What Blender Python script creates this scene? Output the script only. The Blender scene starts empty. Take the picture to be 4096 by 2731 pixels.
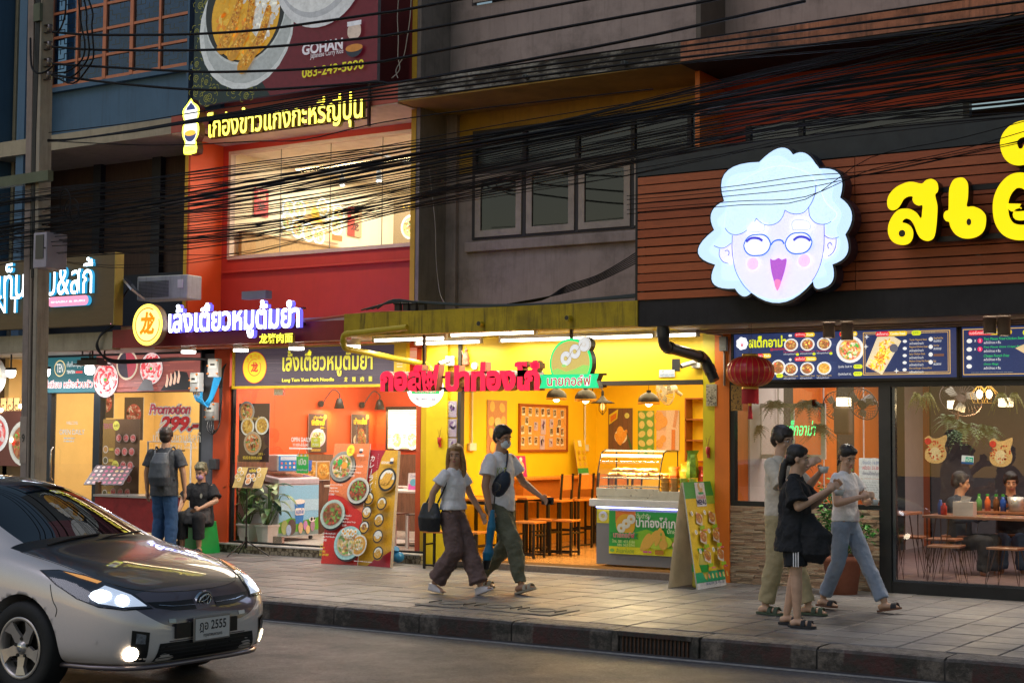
import bpy,bmesh,math,random
from mathutils import Vector,Matrix,Euler
from mathutils.bvhtree import BVHTree
random.seed(7)
S=bpy.context.scene
COL=S.collection
R=math.radians
PI=math.pi
V=Vector
# ------ camera
CAMLOC=V((11.77,-16.,1.6))
AX=((.84180235,.53972796,.0079084),(-.02674884,.05634363,-.99805305),(-.53912272,.83995186,.0618673))
cam=bpy.data.cameras.new('camera')
cam.sensor_width=36.
cam.lens=6186.9/4096*36.
cam.clip_start=.1
cam.clip_end=400
camo=bpy.data.objects.new('camera',cam)
COL.objects.link(camo)
r_,d_,f_=(V(a)for a in AX)
camo.matrix_world=Matrix(((r_.x,-d_.x,-f_.x,CAMLOC.x),(r_.y,-d_.y,-f_.y,CAMLOC.y),(r_.z,-d_.z,-f_.z,CAMLOC.z),(0,0,0,1)))
S.camera=camo
# ------ sky, night light, exposure
w=bpy.data.worlds.new('World')
S.world=w
w.use_nodes=True
wn=w.node_tree
wn.nodes.clear()
wo=wn.nodes.new('ShaderNodeOutputWorld')
bg=wn.nodes.new('ShaderNodeBackground')
sky=wn.nodes.new('ShaderNodeTexSky')
sky.sky_type='NISHITA'
sky.sun_disc=False
sky.sun_elevation=R(24)
sky.sun_rotation=R(200)
sky.air_density=1.5
sky.dust_density=.3
wn.links.new(sky.outputs[0],bg.inputs[0])
bg.inputs[1].default_value=.07
wn.links.new(bg.outputs[0],wo.inputs[0])
sun=bpy.data.lights.new('sun','SUN')
sun.energy=.6
sun.angle=R(35)
sun.color=(.93,.88,1.)
suno=bpy.data.objects.new('sun',sun)
COL.objects.link(suno)
suno.rotation_euler=(R(38),0,R(-28))
S.view_settings.view_transform='Standard'
S.view_settings.look='None'
S.view_settings.exposure=0.
S.view_settings.gamma=1.
S.view_settings.use_curve_mapping=False
cy=S.cycles
cy.use_denoising=True
cy.max_bounces=7
cy.diffuse_bounces=3
cy.glossy_bounces=3
cy.transmission_bounces=5
cy.transparent_max_bounces=12
cy.caustics_reflective=False
cy.caustics_refractive=False
cy.sample_clamp_indirect=4.
cy.use_light_tree=True
# ------ photo measuring (turns a measured image point into a point on a real plane)
def _ray(px,py):
 x=(px*1.74149-2048)/6186.9
 y=(py*1.74149-1365.5)/6186.9
 return V([AX[0][i]*x+AX[1][i]*y+AX[2][i]for i in range(3)])
def P(px,py,Y):
 d=_ray(px,py)
 return CAMLOC+d*((Y-CAMLOC.y)/d.y)
def PX(px,py,X):
 d=_ray(px,py)
 return CAMLOC+d*((X-CAMLOC.x)/d.x)
def PZ(px,py,Z=0.):
 d=_ray(px,py)
 return CAMLOC+d*((Z-CAMLOC.z)/d.z)
# ------ materials
MATS={}
def nodes_of(name):
 m=bpy.data.materials.new(name)
 m.use_nodes=True
 nt=m.node_tree
 b=nt.nodes['Principled BSDF']
 return m,nt,b
def N(nt,typ,**kw):
 n=nt.nodes.new(typ)
 for k,v in kw.items():
  if hasattr(n,k):setattr(n,k,v)
  else:n.inputs[k].default_value=v
 return n
def ramp(nt,fac,stops):
 r=nt.nodes.new('ShaderNodeValToRGB')
 e=r.color_ramp.elements
 while len(e)<len(stops):e.new(.5)
 for i,(p,c)in enumerate(stops):
  e[i].position=p
  e[i].color=(*c,1)if len(c)==3 else c
 nt.links.new(fac,r.inputs[0])
 return r.outputs[0]
def mix(nt,fac,a,b,mode='MIX'):
 n=nt.nodes.new('ShaderNodeMix')
 n.data_type='RGBA'
 n.blend_type=mode
 for s,v in((n.inputs[0],fac),(n.inputs[6],a),(n.inputs[7],b)):
  if hasattr(v,'is_linked')or hasattr(v,'links'):nt.links.new(v,s)
  elif isinstance(v,(tuple,list)):s.default_value=(*v,1)if len(v)==3 else v
  else:s.default_value=v
 return n.outputs[2]
def noise(nt,scale=5,detail=4,rough=.6,vec=None,dist=0.,w=None):
 n=N(nt,'ShaderNodeTexNoise')
 n.inputs['Scale'].default_value=scale
 n.inputs['Detail'].default_value=detail
 n.inputs['Roughness'].default_value=rough
 n.inputs['Distortion'].default_value=dist
 if vec is not None:nt.links.new(vec,n.inputs['Vector'])
 return n.outputs['Fac']
def objco(nt,scale=(1,1,1),rot=(0,0,0)):
 t=nt.nodes.new('ShaderNodeTexCoord')
 m=nt.nodes.new('ShaderNodeMapping')
 m.inputs['Scale'].default_value=scale
 m.inputs['Rotation'].default_value=rot
 nt.links.new(t.outputs['Object'],m.inputs[0])
 return m.outputs[0]
def bump(nt,b,h,dist=.01,strength=.5):
 n=N(nt,'ShaderNodeBump')
 n.inputs['Distance'].default_value=dist
 n.inputs['Strength'].default_value=strength
 nt.links.new(h,n.inputs['Height'])
 nt.links.new(n.outputs[0],b.inputs['Normal'])
def M(name,col,rough=.55,metal=0.,var=.12,scale=6.,bmp=0.,bscale=40,dirt=0.,dirtcol=(.03,.025,.02),streak=0.,coat=0.,spec=.5,wood=False,sub=0.):
 if name in MATS:return MATS[name]
 m,nt,b=nodes_of(name)
 co=objco(nt)
 if wood:
  co=objco(nt,(1.2,9,9)if wood=='x' else((9,9,1.2)if wood=='z' else(9,1.2,9)))
 c2=tuple(max(0,c*(1-var))for c in col)
 c3=tuple(min(1,c*(1+var))for c in col)
 out=ramp(nt,noise(nt,scale,5,.65,co,1.5 if wood else .2),[(.3,c2),(.7,c3)])
 if dirt>0:
  d=ramp(nt,noise(nt,1.3,8,.7,objco(nt)),[(.5,(0,0,0)),(.72,(dirt,)*3)])
  out=mix(nt,d,out,dirtcol)
 if streak>0:
  d=ramp(nt,noise(nt,5.,6,.7,objco(nt,(3.,3.,.25))),[(.5,(0,0,0)),(.7,(streak,)*3)])
  out=mix(nt,d,out,dirtcol)
 nt.links.new(out,b.inputs['Base Color'])
 rr=N(nt,'ShaderNodeMapRange')
 nt.links.new(noise(nt,scale*1.7,4,.6,co),rr.inputs[0])
 rr.inputs[3].default_value=max(.03,rough-.1)
 rr.inputs[4].default_value=min(1,rough+.1)
 nt.links.new(rr.outputs[0],b.inputs['Roughness'])
 b.inputs['Metallic'].default_value=metal
 b.inputs['Specular IOR Level'].default_value=spec
 if coat:
  b.inputs['Coat Weight'].default_value=coat
  b.inputs['Coat Roughness'].default_value=.03
 if sub:
  b.inputs['Subsurface Weight'].default_value=sub
  b.inputs['Subsurface Radius'].default_value=(.02,.008,.004)
 if bmp>0:
  bump(nt,b,noise(nt,bscale,5,.6,co),.01,bmp)
 MATS[name]=m
 return m
def E(name,col,strength,base=None):
 if name in MATS:return MATS[name]
 m,nt,b=nodes_of(name)
 b.inputs['Base Color'].default_value=(*(base or col),1)
 b.inputs['Roughness'].default_value=.4
 b.inputs['Emission Color'].default_value=(*col,1)
 b.inputs['Emission Strength'].default_value=strength
 MATS[name]=m
 return m
def glass(name,tint=(.9,.95,.95),refl=.9,rough=.01,ior=1.65):
 if name in MATS:return MATS[name]
 m=bpy.data.materials.new(name)
 m.use_nodes=True
 nt=m.node_tree
 nt.nodes.clear()
 o=nt.nodes.new('ShaderNodeOutputMaterial')
 t=nt.nodes.new('ShaderNodeBsdfTransparent')
 t.inputs[0].default_value=(*tint,1)
 g=nt.nodes.new('ShaderNodeBsdfGlossy')
 g.inputs['Roughness'].default_value=rough
 g.inputs['Color'].default_value=(refl,refl,refl,1)
 fr=nt.nodes.new('ShaderNodeFresnel')
 fr.inputs[0].default_value=ior
 mx=nt.nodes.new('ShaderNodeMixShader')
 ge=nt.nodes.new('ShaderNodeNewGeometry')
 iv=N(nt,'ShaderNodeMath',operation='SUBTRACT');iv.inputs[0].default_value=1.;nt.links.new(ge.outputs['Backfacing'],iv.inputs[1])
 ml=N(nt,'ShaderNodeMath',operation='MULTIPLY');nt.links.new(fr.outputs[0],ml.inputs[0]);nt.links.new(iv.outputs[0],ml.inputs[1])
 nt.links.new(ml.outputs[0],mx.inputs[0])
 nt.links.new(t.outputs[0],mx.inputs[1])
 nt.links.new(g.outputs[0],mx.inputs[2])
 nt.links.new(mx.outputs[0],o.inputs[0])
 MATS[name]=m
 return m
def printmat(name,emis=0.,rough=.45,grain=.12,gscale=60):
 if name in MATS:return MATS[name]
 m,nt,b=nodes_of(name)
 a=nt.nodes.new('ShaderNodeVertexColor')
 a.layer_name='Col'
 g=ramp(nt,noise(nt,gscale,4,.6,objco(nt)),[(.3,(1-grain*2.2,)*3),(.6,(1,1,1))])
 c=mix(nt,1.,a.outputs[0],g,'MULTIPLY')
 nt.links.new(c,b.inputs['Base Color'])
 b.inputs['Roughness'].default_value=rough
 if emis:
  nt.links.new(c,b.inputs['Emission Color'])
  b.inputs['Emission Strength'].default_value=emis
 MATS[name]=m
 return m
# ------ mesh building
def link(o,parent=None):
 COL.objects.link(o)
 if parent is not None:o.parent=parent
 return o
def tag(o,label=None,cat=None,group=None,kind=None):
 if label:o['label']=label
 if cat:o['category']=cat
 if group:o['group']=group
 if kind:o['kind']=kind
 return o
def thing(name,label,cat,loc=(0,0,0),rz=0.,group=None,rot=None):
 o=bpy.data.objects.new(name,None)
 o.empty_display_size=.2
 COL.objects.link(o)
 o.location=loc
 o.rotation_euler=rot if rot else(0,0,rz)
 return tag(o,label,cat,group)
def kids(o):return[c for c in COL.objects if c.parent==o]
def dup(root,loc=None,rz=None,label=None,scale=None):
 def rec(o,par):
  c=o.copy()
  COL.objects.link(c)
  if par is not None:c.parent=par
  for ch in list(CHILD.get(o.name,[])):rec(ch,c)
  CHILD[c.name]=[x for x in NEWK.pop(c.name,[])]
  if par is not None:NEWK.setdefault(par.name,[]).append(c)
  return c
 CHILD.clear();NEWK.clear()
 for o in COL.objects:
  if o.parent is not None:CHILD.setdefault(o.parent.name,[]).append(o)
 c=rec(root,None)
 if loc is not None:c.location=loc
 if rz is not None:c.rotation_euler=(root.rotation_euler[0],root.rotation_euler[1],rz)
 if scale is not None:c.scale=(scale,)*3
 if label:c['label']=label
 return c
CHILD={};NEWK={}
class MB:
 def __init__(s):
  s.v=[];s.f=[];s.mi=[];s.c=[];s.sm=[]
 def add(s,vs,fs,mi=0,col=None,smooth=False):
  b=len(s.v)
  s.v.extend(V(v)for v in vs)
  for f in fs:
   s.f.append([b+i for i in f]);s.mi.append(mi);s.c.append(col);s.sm.append(smooth)
  return s
 def box(s,x0,x1,y0,y1,z0,z1,mi=0,col=None,mat=None):
  vs=[V((x,y,z))for z in(z0,z1)for y in(y0,y1)for x in(x0,x1)]
  if mat:vs=[mat@v for v in vs]
  return s.add(vs,[(0,2,3,1),(4,5,7,6),(0,1,5,4),(2,6,7,3),(0,4,6,2),(1,3,7,5)],mi,col)
 def obox(s,c,size,rot=(0,0,0),mi=0,col=None,bev=0.):
  m=Matrix.Translation(V(c))@Euler(rot).to_matrix().to_4x4()
  a,b,d=(q/2 for q in size)
  return s.box(-a,a,-b,b,-d,d,mi,col,m)
 def quad(s,a,b,c,d,mi=0,col=None):return s.add([a,b,c,d],[(0,1,2,3)],mi,col)
 def cyl(s,p0,p1,r0,r1=None,n=12,mi=0,col=None,caps=True,smooth=True):
  r1=r0 if r1 is None else r1
  p0=V(p0);p1=V(p1)
  ax=(p1-p0).normalized()
  u=ax.orthogonal().normalized();w=ax.cross(u)
  vs=[]
  for p,r in((p0,r0),(p1,r1)):
   for i in range(n):
    a=2*PI*i/n
    vs.append(p+(u*math.cos(a)+w*math.sin(a))*r)
  s.add(vs,[(i,(i+1)%n,n+(i+1)%n,n+i)for i in range(n)],mi,col,smooth)
  if caps:
   s.add(vs[:n],[tuple(range(n))[::-1]],mi,col)
   s.add(vs[n:],[tuple(range(n))],mi,col)
  return s
 def tube(s,pts,r,n=6,mi=0,col=None,smooth=True):
  pts=[V(p)for p in pts]
  rr=r if isinstance(r,(list,tuple))else[r]*len(pts)
  vs=[];prev=None
  for k,p in enumerate(pts):
   t=(pts[min(k+1,len(pts)-1)]-pts[max(k-1,0)])
   if t.length<1e-9:t=V((0,0,1))
   t.normalize()
   if prev is None:u=t.orthogonal().normalized()
   else:
    u=prev-t*prev.dot(t)
    u=u.normalized()if u.length>1e-6 else t.orthogonal().normalized()
   prev=u;w=t.cross(u)
   for i in range(n):
    a=2*PI*i/n
    vs.append(p+(u*math.cos(a)+w*math.sin(a))*rr[k])
  fs=[]
  for k in range(len(pts)-1):
   for i in range(n):
    fs.append((k*n+i,k*n+(i+1)%n,(k+1)*n+(i+1)%n,(k+1)*n+i))
  s.add(vs,fs,mi,col,smooth)
  s.add(vs[:n],[tuple(range(n))[::-1]],mi,col)
  s.add(vs[-n:],[tuple(range(n))],mi,col)
  return s
 def lathe(s,prof,c=(0,0,0),n=24,mi=0,col=None,mat=None,smooth=True):
  c=V(c);vs=[]
  for r,z in prof:
   for i in range(n):
    a=2*PI*i/n
    vs.append(V((r*math.cos(a),r*math.sin(a),z)))
  vs=[(mat@v if mat else v+c)for v in vs]
  k=len(prof)
  fs=[(j*n+i,j*n+(i+1)%n,(j+1)*n+(i+1)%n,(j+1)*n+i)for j in range(k-1)for i in range(n)]
  return s.add(vs,fs,mi,col,smooth)
 def ell(s,c,r,rot=(0,0,0),n=12,mi=0,col=None,smooth=True):
  m=Matrix.Translation(V(c))@Euler(rot).to_matrix().to_4x4()
  r=(r,r,r)if not hasattr(r,'__len__')else r
  h=n//2+1;vs=[]
  for j in range(h+1):
   ph=PI*j/h
   for i in range(n):
    a=2*PI*i/n
    vs.append(m@V((r[0]*math.sin(ph)*math.cos(a),r[1]*math.sin(ph)*math.sin(a),r[2]*math.cos(ph))))
  fs=[(j*n+i,j*n+(i+1)%n,(j+1)*n+(i+1)%n,(j+1)*n+i)[::-1]for j in range(h)for i in range(n)]
  return s.add(vs,fs,mi,col,smooth)
 def prism(s,pts,y0,y1,mi=0,col=None,smi=None,scol=None):
  n=len(pts)
  ar=sum(pts[i][0]*pts[(i+1)%n][1]-pts[(i+1)%n][0]*pts[i][1]for i in range(n))
  if ar<0:pts=pts[::-1]
  tris=tess(pts)
  s.add([V((x,y0,z))for x,z in pts],tris,mi,col)
  s.add([V((x,y1,z))for x,z in pts],[t[::-1]for t in tris],mi if smi is None else smi,scol or col)
  vs=[V((x,y0,z))for x,z in pts]+[V((x,y1,z))for x,z in pts]
  return s.add(vs,[(i,n+i,n+(i+1)%n,(i+1)%n)for i in range(n)],mi if smi is None else smi,scol or col)
 def each(s,name,mats,parent=None):
  for k in range(len(s.v)//8):
   m=MB();m.v=s.v[8*k:8*k+8];m.f=[[i-8*k for i in f]for f in s.f[6*k:6*k+6]];m.mi=[0]*6;m.c=[None]*6;m.sm=[False]*6
   m.build(name,mats,parent)
 def mesh(s,name,mats):
  me=bpy.data.meshes.new(name)
  me.from_pydata([tuple(v)for v in s.v],[],s.f)
  for m in(mats if isinstance(mats,(list,tuple))else[mats]):me.materials.append(m)
  me.polygons.foreach_set('material_index',s.mi)
  me.polygons.foreach_set('use_smooth',s.sm)
  if any(c is not None for c in s.c):
   ca=me.color_attributes.new('Col','FLOAT_COLOR','CORNER')
   dat=[]
   for p in me.polygons:
    c=s.c[p.index]or(.5,.5,.5)
    dat.extend([*c,1.]*p.loop_total)
   ca.data.foreach_set('color',dat)
  me.update()
  return me
 def build(s,name,mats,parent=None,bevel=0.,merge=False,auto=False):
  me=s.mesh(name,mats)
  if merge:
   bm=bmesh.new();bm.from_mesh(me)
   bmesh.ops.remove_doubles(bm,verts=bm.verts,dist=1e-5)
   bm.to_mesh(me);bm.free()
  o=bpy.data.objects.new(name,me)
  link(o,parent)
  if bevel:
   b=o.modifiers.new('bevel','BEVEL');b.width=bevel;b.segments=2;b.limit_method='ANGLE'
  return o
def tess(pts):
 from mathutils.geometry import tessellate_polygon
 return[tuple(t)for t in tessellate_polygon([[V((x,0,z))for x,z in pts]])]
def ellipse(cx,cz,rx,rz,n=28,rot=0.):
 o=[]
 for i in range(n):
  a=2*PI*i/n
  x,z=rx*math.cos(a),rz*math.sin(a)
  o.append((cx+x*math.cos(rot)-z*math.sin(rot),cz+x*math.sin(rot)+z*math.cos(rot)))
 return o
def rrect(x0,x1,z0,z1,r,n=5):
 o=[]
 for cx,cz,a0 in((x1-r,z1-r,0),(x0+r,z1-r,90),(x0+r,z0+r,180),(x1-r,z0+r,270)):
  for i in range(n+1):
   a=R(a0+90*i/n)
   o.append((cx+r*math.cos(a),cz+r*math.sin(a)))
 return o
def spline(pts,k=6,closed=False):
 n=len(pts);out=[]
 rng=range(n)if closed else range(n-1)
 for i in rng:
  p=[V(pts[(i+j)%n])if closed else V(pts[min(max(i+j,0),n-1)])for j in(-1,0,1,2)]
  for q in range(k):
   t=q/k
   out.append(.5*((2*p[1])+(p[2]-p[0])*t+(2*p[0]-5*p[1]+4*p[2]-p[3])*t*t+(3*p[1]-p[0]-3*p[2]+p[3])*t**3))
 if not closed:out.append(V(pts[-1]))
 return out
# ------ lettering
TC={}
def textmesh(body,offset=0.,extrude=0.,shear=0.,res=3,spacing=1.):
 k=(body,offset,extrude,shear,res,spacing)
 if k in TC:return TC[k]
 c=bpy.data.curves.new('t','FONT')
 c.body=body;c.size=1;c.offset=offset;c.extrude=extrude;c.shear=shear;c.resolution_u=res
 c.space_character=spacing
 c.fill_mode='BOTH' if extrude else 'FRONT'
 o=bpy.data.objects.new('t',c)
 COL.objects.link(o)
 m=o.to_mesh()
 vs=[V((v.co.x,-v.co.z,v.co.y))for v in m.vertices]
 fs=[tuple(p.vertices)for p in m.polygons]
 o.to_mesh_clear()
 bpy.data.objects.remove(o);bpy.data.curves.remove(c)
 if vs:
  x0=min(v.x for v in vs);x1=max(v.x for v in vs);z0=min(v.z for v in vs);z1=max(v.z for v in vs)
 else:x0=x1=z0=z1=0
 TC[k]=(vs,fs,(x0,x1,z0,z1))
 return TC[k]
def fit_text(body,x0,x1,z0,z1,keep=False,**kw):
 vs,fs,(a,b,c,d)=textmesh(body,**kw)
 sx=(x1-x0)/max(b-a,1e-6);sz=(z1-z0)/max(d-c,1e-6)
 if keep:sx=sz=min(sx,sz)
 return[V((x0+(v.x-a)*sx,v.y,z0+(v.z-c)*sz))for v in vs],fs
def islands(vs,fs):
 par=list(range(len(vs)))
 def find(i):
  while par[i]!=i:
   par[i]=par[par[i]];i=par[i]
  return i
 for f in fs:
  a=find(f[0])
  for j in f[1:]:
   b=find(j)
   if a!=b:par[b]=a
 return[find(i)for i in range(len(vs))]
def split_letters(vs,fs,overlap=.35):
 keyd={};rep=[]
 for i,v in enumerate(vs):
  k=(round(v.x,4),round(v.y,4),round(v.z,4))
  rep.append(keyd.setdefault(k,i))
 fs=[tuple(rep[i]for i in f)for f in fs]
 fs=[f for f in fs if len(set(f))==len(f)]
 root=islands(vs,fs)
 groups={}
 for f in fs:groups.setdefault(root[f[0]],[]).append(f)
 items=[]
 for g,ff in groups.items():
  ids={i for f in ff for i in f}
  xs=[vs[i].x for i in ids]
  items.append([min(xs),max(xs),ff])
 items.sort(key=lambda t:-(t[1]-t[0]))
 out=[]
 for a,b,ff in items:
  best=None
  for o in out:
   ov=min(b,o[1])-max(a,o[0])
   if ov>overlap*(b-a):best=o;break
  if best:best[2]+=ff
  else:out.append([a,b,list(ff)])
 res=[]
 for a,b,ff in sorted(out,key=lambda t:t[0]):
  ids=sorted({i for f in ff for i in f});m={i:k for k,i in enumerate(ids)}
  res.append(([vs[i]for i in ids],[tuple(m[i]for i in f)for f in ff]))
 return res
# ------ printed sheets
FOOD={'curry':[(.75,.42,.05),(.85,.5,.08),(.62,.28,.04),(.8,.75,.6)],'fry':[(.75,.45,.08),(.55,.26,.05),(.85,.6,.2),(.65,.35,.06)],'meat':[(.75,.15,.14),(.85,.5,.48),(.6,.08,.08),(.9,.75,.72)],'steak':[(.35,.15,.06),(.5,.25,.1),(.8,.6,.15),(.7,.12,.06)],'mix':[(.7,.3,.1),(.8,.55,.15),(.15,.4,.08),(.85,.75,.55),(.7,.12,.08)],'noodle':[(.85,.65,.25),(.8,.7,.5),(.75,.35,.15),(.2,.45,.1),(.9,.85,.7)],'rice':[(.9,.9,.85),(.8,.8,.75),(.7,.4,.1)],'beef':[(.3,.12,.06),(.45,.2,.08),(.6,.1,.05),(.2,.4,.08)],}
class Sheet:
 def __init__(s,w,h,back=.01,edge=(.5,.5,.5),bgc=(.5,.5,.5),outline=None):
  s.w=w;s.h=h;s.mb=MB();s.k=0;s.y=0
  pts=outline or[(0,0),(w,0),(w,h),(0,h)]
  s.mb.prism(pts,0,back,0,bgc,scol=edge)
 def up(s):
  s.k+=1
  s.y=-.0012*s.k
 def poly(s,pts,col,up=True):
  if up:s.up()
  ar=sum(pts[i][0]*pts[(i+1)%len(pts)][1]-pts[(i+1)%len(pts)][0]*pts[i][1]for i in range(len(pts)))
  if ar<0:pts=pts[::-1]
  s.mb.add([V((x,s.y,z))for x,z in pts],tess(pts),0,col)
  return s
 def rect(s,x0,z0,x1,z1,col,up=True):return s.poly([(x0,z0),(x1,z0),(x1,z1),(x0,z1)],col,up)
 def disc(s,x,z,r,col,r2=None,up=True,n=24,rot=0):return s.poly(ellipse(x,z,r,r2 or r,n,rot),col,up)
 def line(s,pts,wd,col,up=True):
  if up:s.up()
  for a,b in zip(pts,pts[1:]):
   a=V((a[0],0,a[1]));b=V((b[0],0,b[1]))
   t=(b-a)
   if t.length<1e-6:continue
   t.normalize();n=V((-t.z,0,t.x))*wd/2;e=t*wd*.25
   q=[a-n-e,b-n+e,b+n+e,a+n-e]
   s.mb.add([V((p.x,s.y,p.z))for p in q],[(0,1,2,3)],0,col)
  return s
 def text(s,body,x0,z0,x1,z1,col,keep=False,halo=None,hw=.03,**kw):
  if halo:
   s.up()
   k2=dict(kw);k2['offset']=kw.get('offset',0)+hw
   vs0,fs0,b0=textmesh(body,**kw)
   vs,fs,b1=textmesh(body,**k2)
   sx=(x1-x0)/max(b0[1]-b0[0],1e-6);sz=(z1-z0)/max(b0[3]-b0[2],1e-6)
   if keep:sx=sz=min(sx,sz)
   s.mb.add([V((x0+(v.x-b0[0])*sx,s.y,z0+(v.z-b0[2])*sz))for v in vs],fs,0,halo)
  s.up()
  vs,fs=fit_text(body,x0,x1,z0,z1,keep,**kw)
  s.mb.add([V((v.x,s.y,v.z))for v in vs],fs,0,col)
  return s
 def lines(s,x0,z0,x1,z1,n,col,seed=1,fill=.5):
  rn=random.Random(seed);s.up();hh=(z1-z0)/n
  for i in range(n):
   x=x0;z=z1-(i+.75)*hh
   end=x0+(x1-x0)*rn.uniform(.6,1.)
   while x<end:
    ww=rn.uniform(.6,2.2)*hh
    s.mb.add([V((x,s.y,z)),V((min(x+ww,end),s.y,z)),V((min(x+ww,end),s.y,z+hh*fill)),V((x,s.y,z+hh*fill))],[(0,1,2,3)],0,col)
    x+=ww+hh*.3
  return s
 def food(s,x,z,r,kind='mix',plate=(.85,.85,.82),inner=None,n=40,seed=None,r2=None,rot=0):
  rn=random.Random(seed if seed is not None else int(x*977+z*3511)+n)
  r2=r2 or r
  if plate:
   s.disc(x,z,r,plate,r2,rot=rot)
   s.disc(x,z,r*.86,tuple(c*.82 for c in plate),r2*.86,rot=rot)
  ins=inner or FOOD[kind][0]
  s.disc(x,z,r*.78,ins,r2*.78,rot=rot)
  for L in range(3):
   s.up()
   for i in range(n//3):
    a=rn.uniform(0,2*PI);q=math.sqrt(rn.random())*.66
    dx=r*q*math.cos(a);dz=r2*q*math.sin(a)
    cx=x+dx*math.cos(rot)-dz*math.sin(rot);cz=z+dx*math.sin(rot)+dz*math.cos(rot)
    c=rn.choice(FOOD[kind]);b=rn.uniform(.75,1.2);c=tuple(min(1,q2*b)for q2 in c)
    e=ellipse(cx,cz,r*rn.uniform(.08,.2),r2*rn.uniform(.05,.12),7,rn.uniform(0,PI))
    s.mb.add([V((px,s.y,pz))for px,pz in e],[tuple(range(7))],0,c)
  return s
 def build(s,name,mat,parent=None,loc=None,rz=0,tilt=0,roll=0):
  o=s.mb.build(name,mat,parent)
  if loc is not None:
   o.location=loc
   o.rotation_euler=Euler((tilt,roll,rz),'XYZ')
  return o
PR=lambda:printmat('print_sheet')
def PE(e):return printmat('print_backlit_%02d'%round(e*10),e,grain=.06)
WHITE=(.82,.82,.8);BLACK=(.015,.015,.018);RED=(.6,.02,.02);YEL=(.85,.62,.02);GRN=(.02,.35,.08)
# ====== GROUND
def road_mat():
 m,nt,b=nodes_of('asphalt')
 co=objco(nt)
 base=ramp(nt,noise(nt,.9,8,.75,objco(nt)),[(.3,(.04,.042,.054)),(.7,(.078,.078,.092))])
 sp=ramp(nt,noise(nt,48,5,.85,co),[(.42,(.4,.4,.4)),(.68,(1.9,1.9,1.9))])
 c=mix(nt,1.,base,sp,'MULTIPLY')
 nt.links.new(c,b.inputs['Base Color'])
 rr=ramp(nt,noise(nt,1.6,6,.7,objco(nt)),[(.35,(.36,)*3),(.7,(.6,)*3)])
 nt.links.new(rr,b.inputs['Roughness'])
 bump(nt,b,noise(nt,60,6,.8,co),.012,.9)
 return m
mb=MB()
mb.box(-60,60,-60,-4.49,-.5,-.18)
tag(mb.build('road',road_mat()),kind='structure')
mb=MB();mb.box(-60,60,-4.34,40,-.6,-.045)
tag(mb.build('ground',M('mortar',(.055,.05,.048),.9)),kind='structure')
mb=MB();mb.box(-60,60,-4.66,-4.6,-.1795,-.175)
tag(mb.build('road_edge_line',M('road_paint',(.3,.29,.28),.6,dirt=.5,streak=0.,var=.35,scale=20)),kind='structure')
mb=MB();mb.box(-60,60,-4.6,-4.485,-.1797,-.1765)
tag(mb.build('gutter',M('gutter_concrete',(.05,.045,.045),.75,var=.4,bmp=.3)),kind='structure')
pav=MB();pav.box(-60,60,-4.19,0.,-.05,-.042)
pavement=tag(pav.build('pavement',MATS['mortar']),kind='structure')
def slab_mat(i,c):
 m,nt,b=nodes_of('paving_concrete_%d'%i)
 w_=N(nt,'ShaderNodeNewGeometry')
 n1=noise(nt,.7,7,.7,w_.outputs['Position'])
 col=ramp(nt,n1,[(.3,tuple(q*.62 for q in c)),(.7,tuple(q*1.25 for q in c))])
 st=ramp(nt,noise(nt,5,6,.7,w_.outputs['Position']),[(.5,(1,1,1)),(.75,(.45,.42,.4))])
 col=mix(nt,1.,col,st,'MULTIPLY')
 nt.links.new(col,b.inputs['Base Color'])
 rr=ramp(nt,noise(nt,2.,6,.7,w_.outputs['Position']),[(.35,(.34,)*3),(.7,(.6,)*3)])
 nt.links.new(rr,b.inputs['Roughness'])
 bump(nt,b,noise(nt,60,5,.7,w_.outputs['Position']),.004,.5)
 return m
slab_mats=[slab_mat(i,c)for i,c in enumerate([(.16,.155,.155),(.13,.125,.13),(.185,.175,.17),(.115,.11,.115)])]
TX,TY=.392,.38
def slab_mesh(i):
 a,b_=TX/2-.005,TY/2-.005;c=.006
 m=MB()
 vs=[(-a,-b_,-.04),(a,-b_,-.04),(a,b_,-.04),(-a,b_,-.04),(-a,-b_,-c),(a,-b_,-c),(a,b_,-c),(-a,b_,-c),(-a+c,-b_+c,0),(a-c,-b_+c,0),(a-c,b_-c,0),(-a+c,b_-c,0)]
 fs=[(0,1,5,4),(1,2,6,5),(2,3,7,6),(3,0,4,7),(4,5,9,8),(5,6,10,9),(6,7,11,10),(7,4,8,11),(8,9,10,11)]
 m.add(vs,fs)
 return m.mesh('paving_slab',slab_mats[i])
slabs=[slab_mesh(i)for i in range(4)]
rs=random.Random(3)
cells=[]
for ix in range(-24,25):
 for iy in range(11):
  x=4.479-4.36+ix*TX-.02;y=-4.+iy*TY
  if y>-.15:continue
  cells.append(((V((x,y,0))-CAMLOC).length,x,y))
cells.sort()
vis=[c for c in cells if-9<c[1]<9]
far=MB()
cnt=0
for dd,x,y in vis:
 z=rs.uniform(-.0025,.0015);k=rs.choice([0,0,0,1,1,2,3])
 ang=math.degrees(math.atan2(-(x-CAMLOC.x),y-CAMLOC.y))
 inview=12.5<ang<53 and not(x<-1.9 and y<-2.6)
 if inview and cnt<290:
  o=bpy.data.objects.new('paving_slab',slabs[k]);link(o,pavement)
  o.location=(x,y,z);o.rotation_euler=(rs.uniform(-.004,.004),rs.uniform(-.004,.004),rs.uniform(-.004,.004))
  cnt+=1
 else:
  far.box(x-TX/2+.006,x+TX/2-.006,y-TY/2+.006,y+TY/2-.006,-.04,z,k)
o=far.build('paving_slabs_far',slab_mats,pavement);tag(o,kind='stuff')
mb=MB();mb.box(-60,-9.2,-4.19,0,-.04,0);mb.box(9.3,60,-4.19,0,-.04,0)
mb.build('side_pavement',slab_mats[0],pavement)
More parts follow.
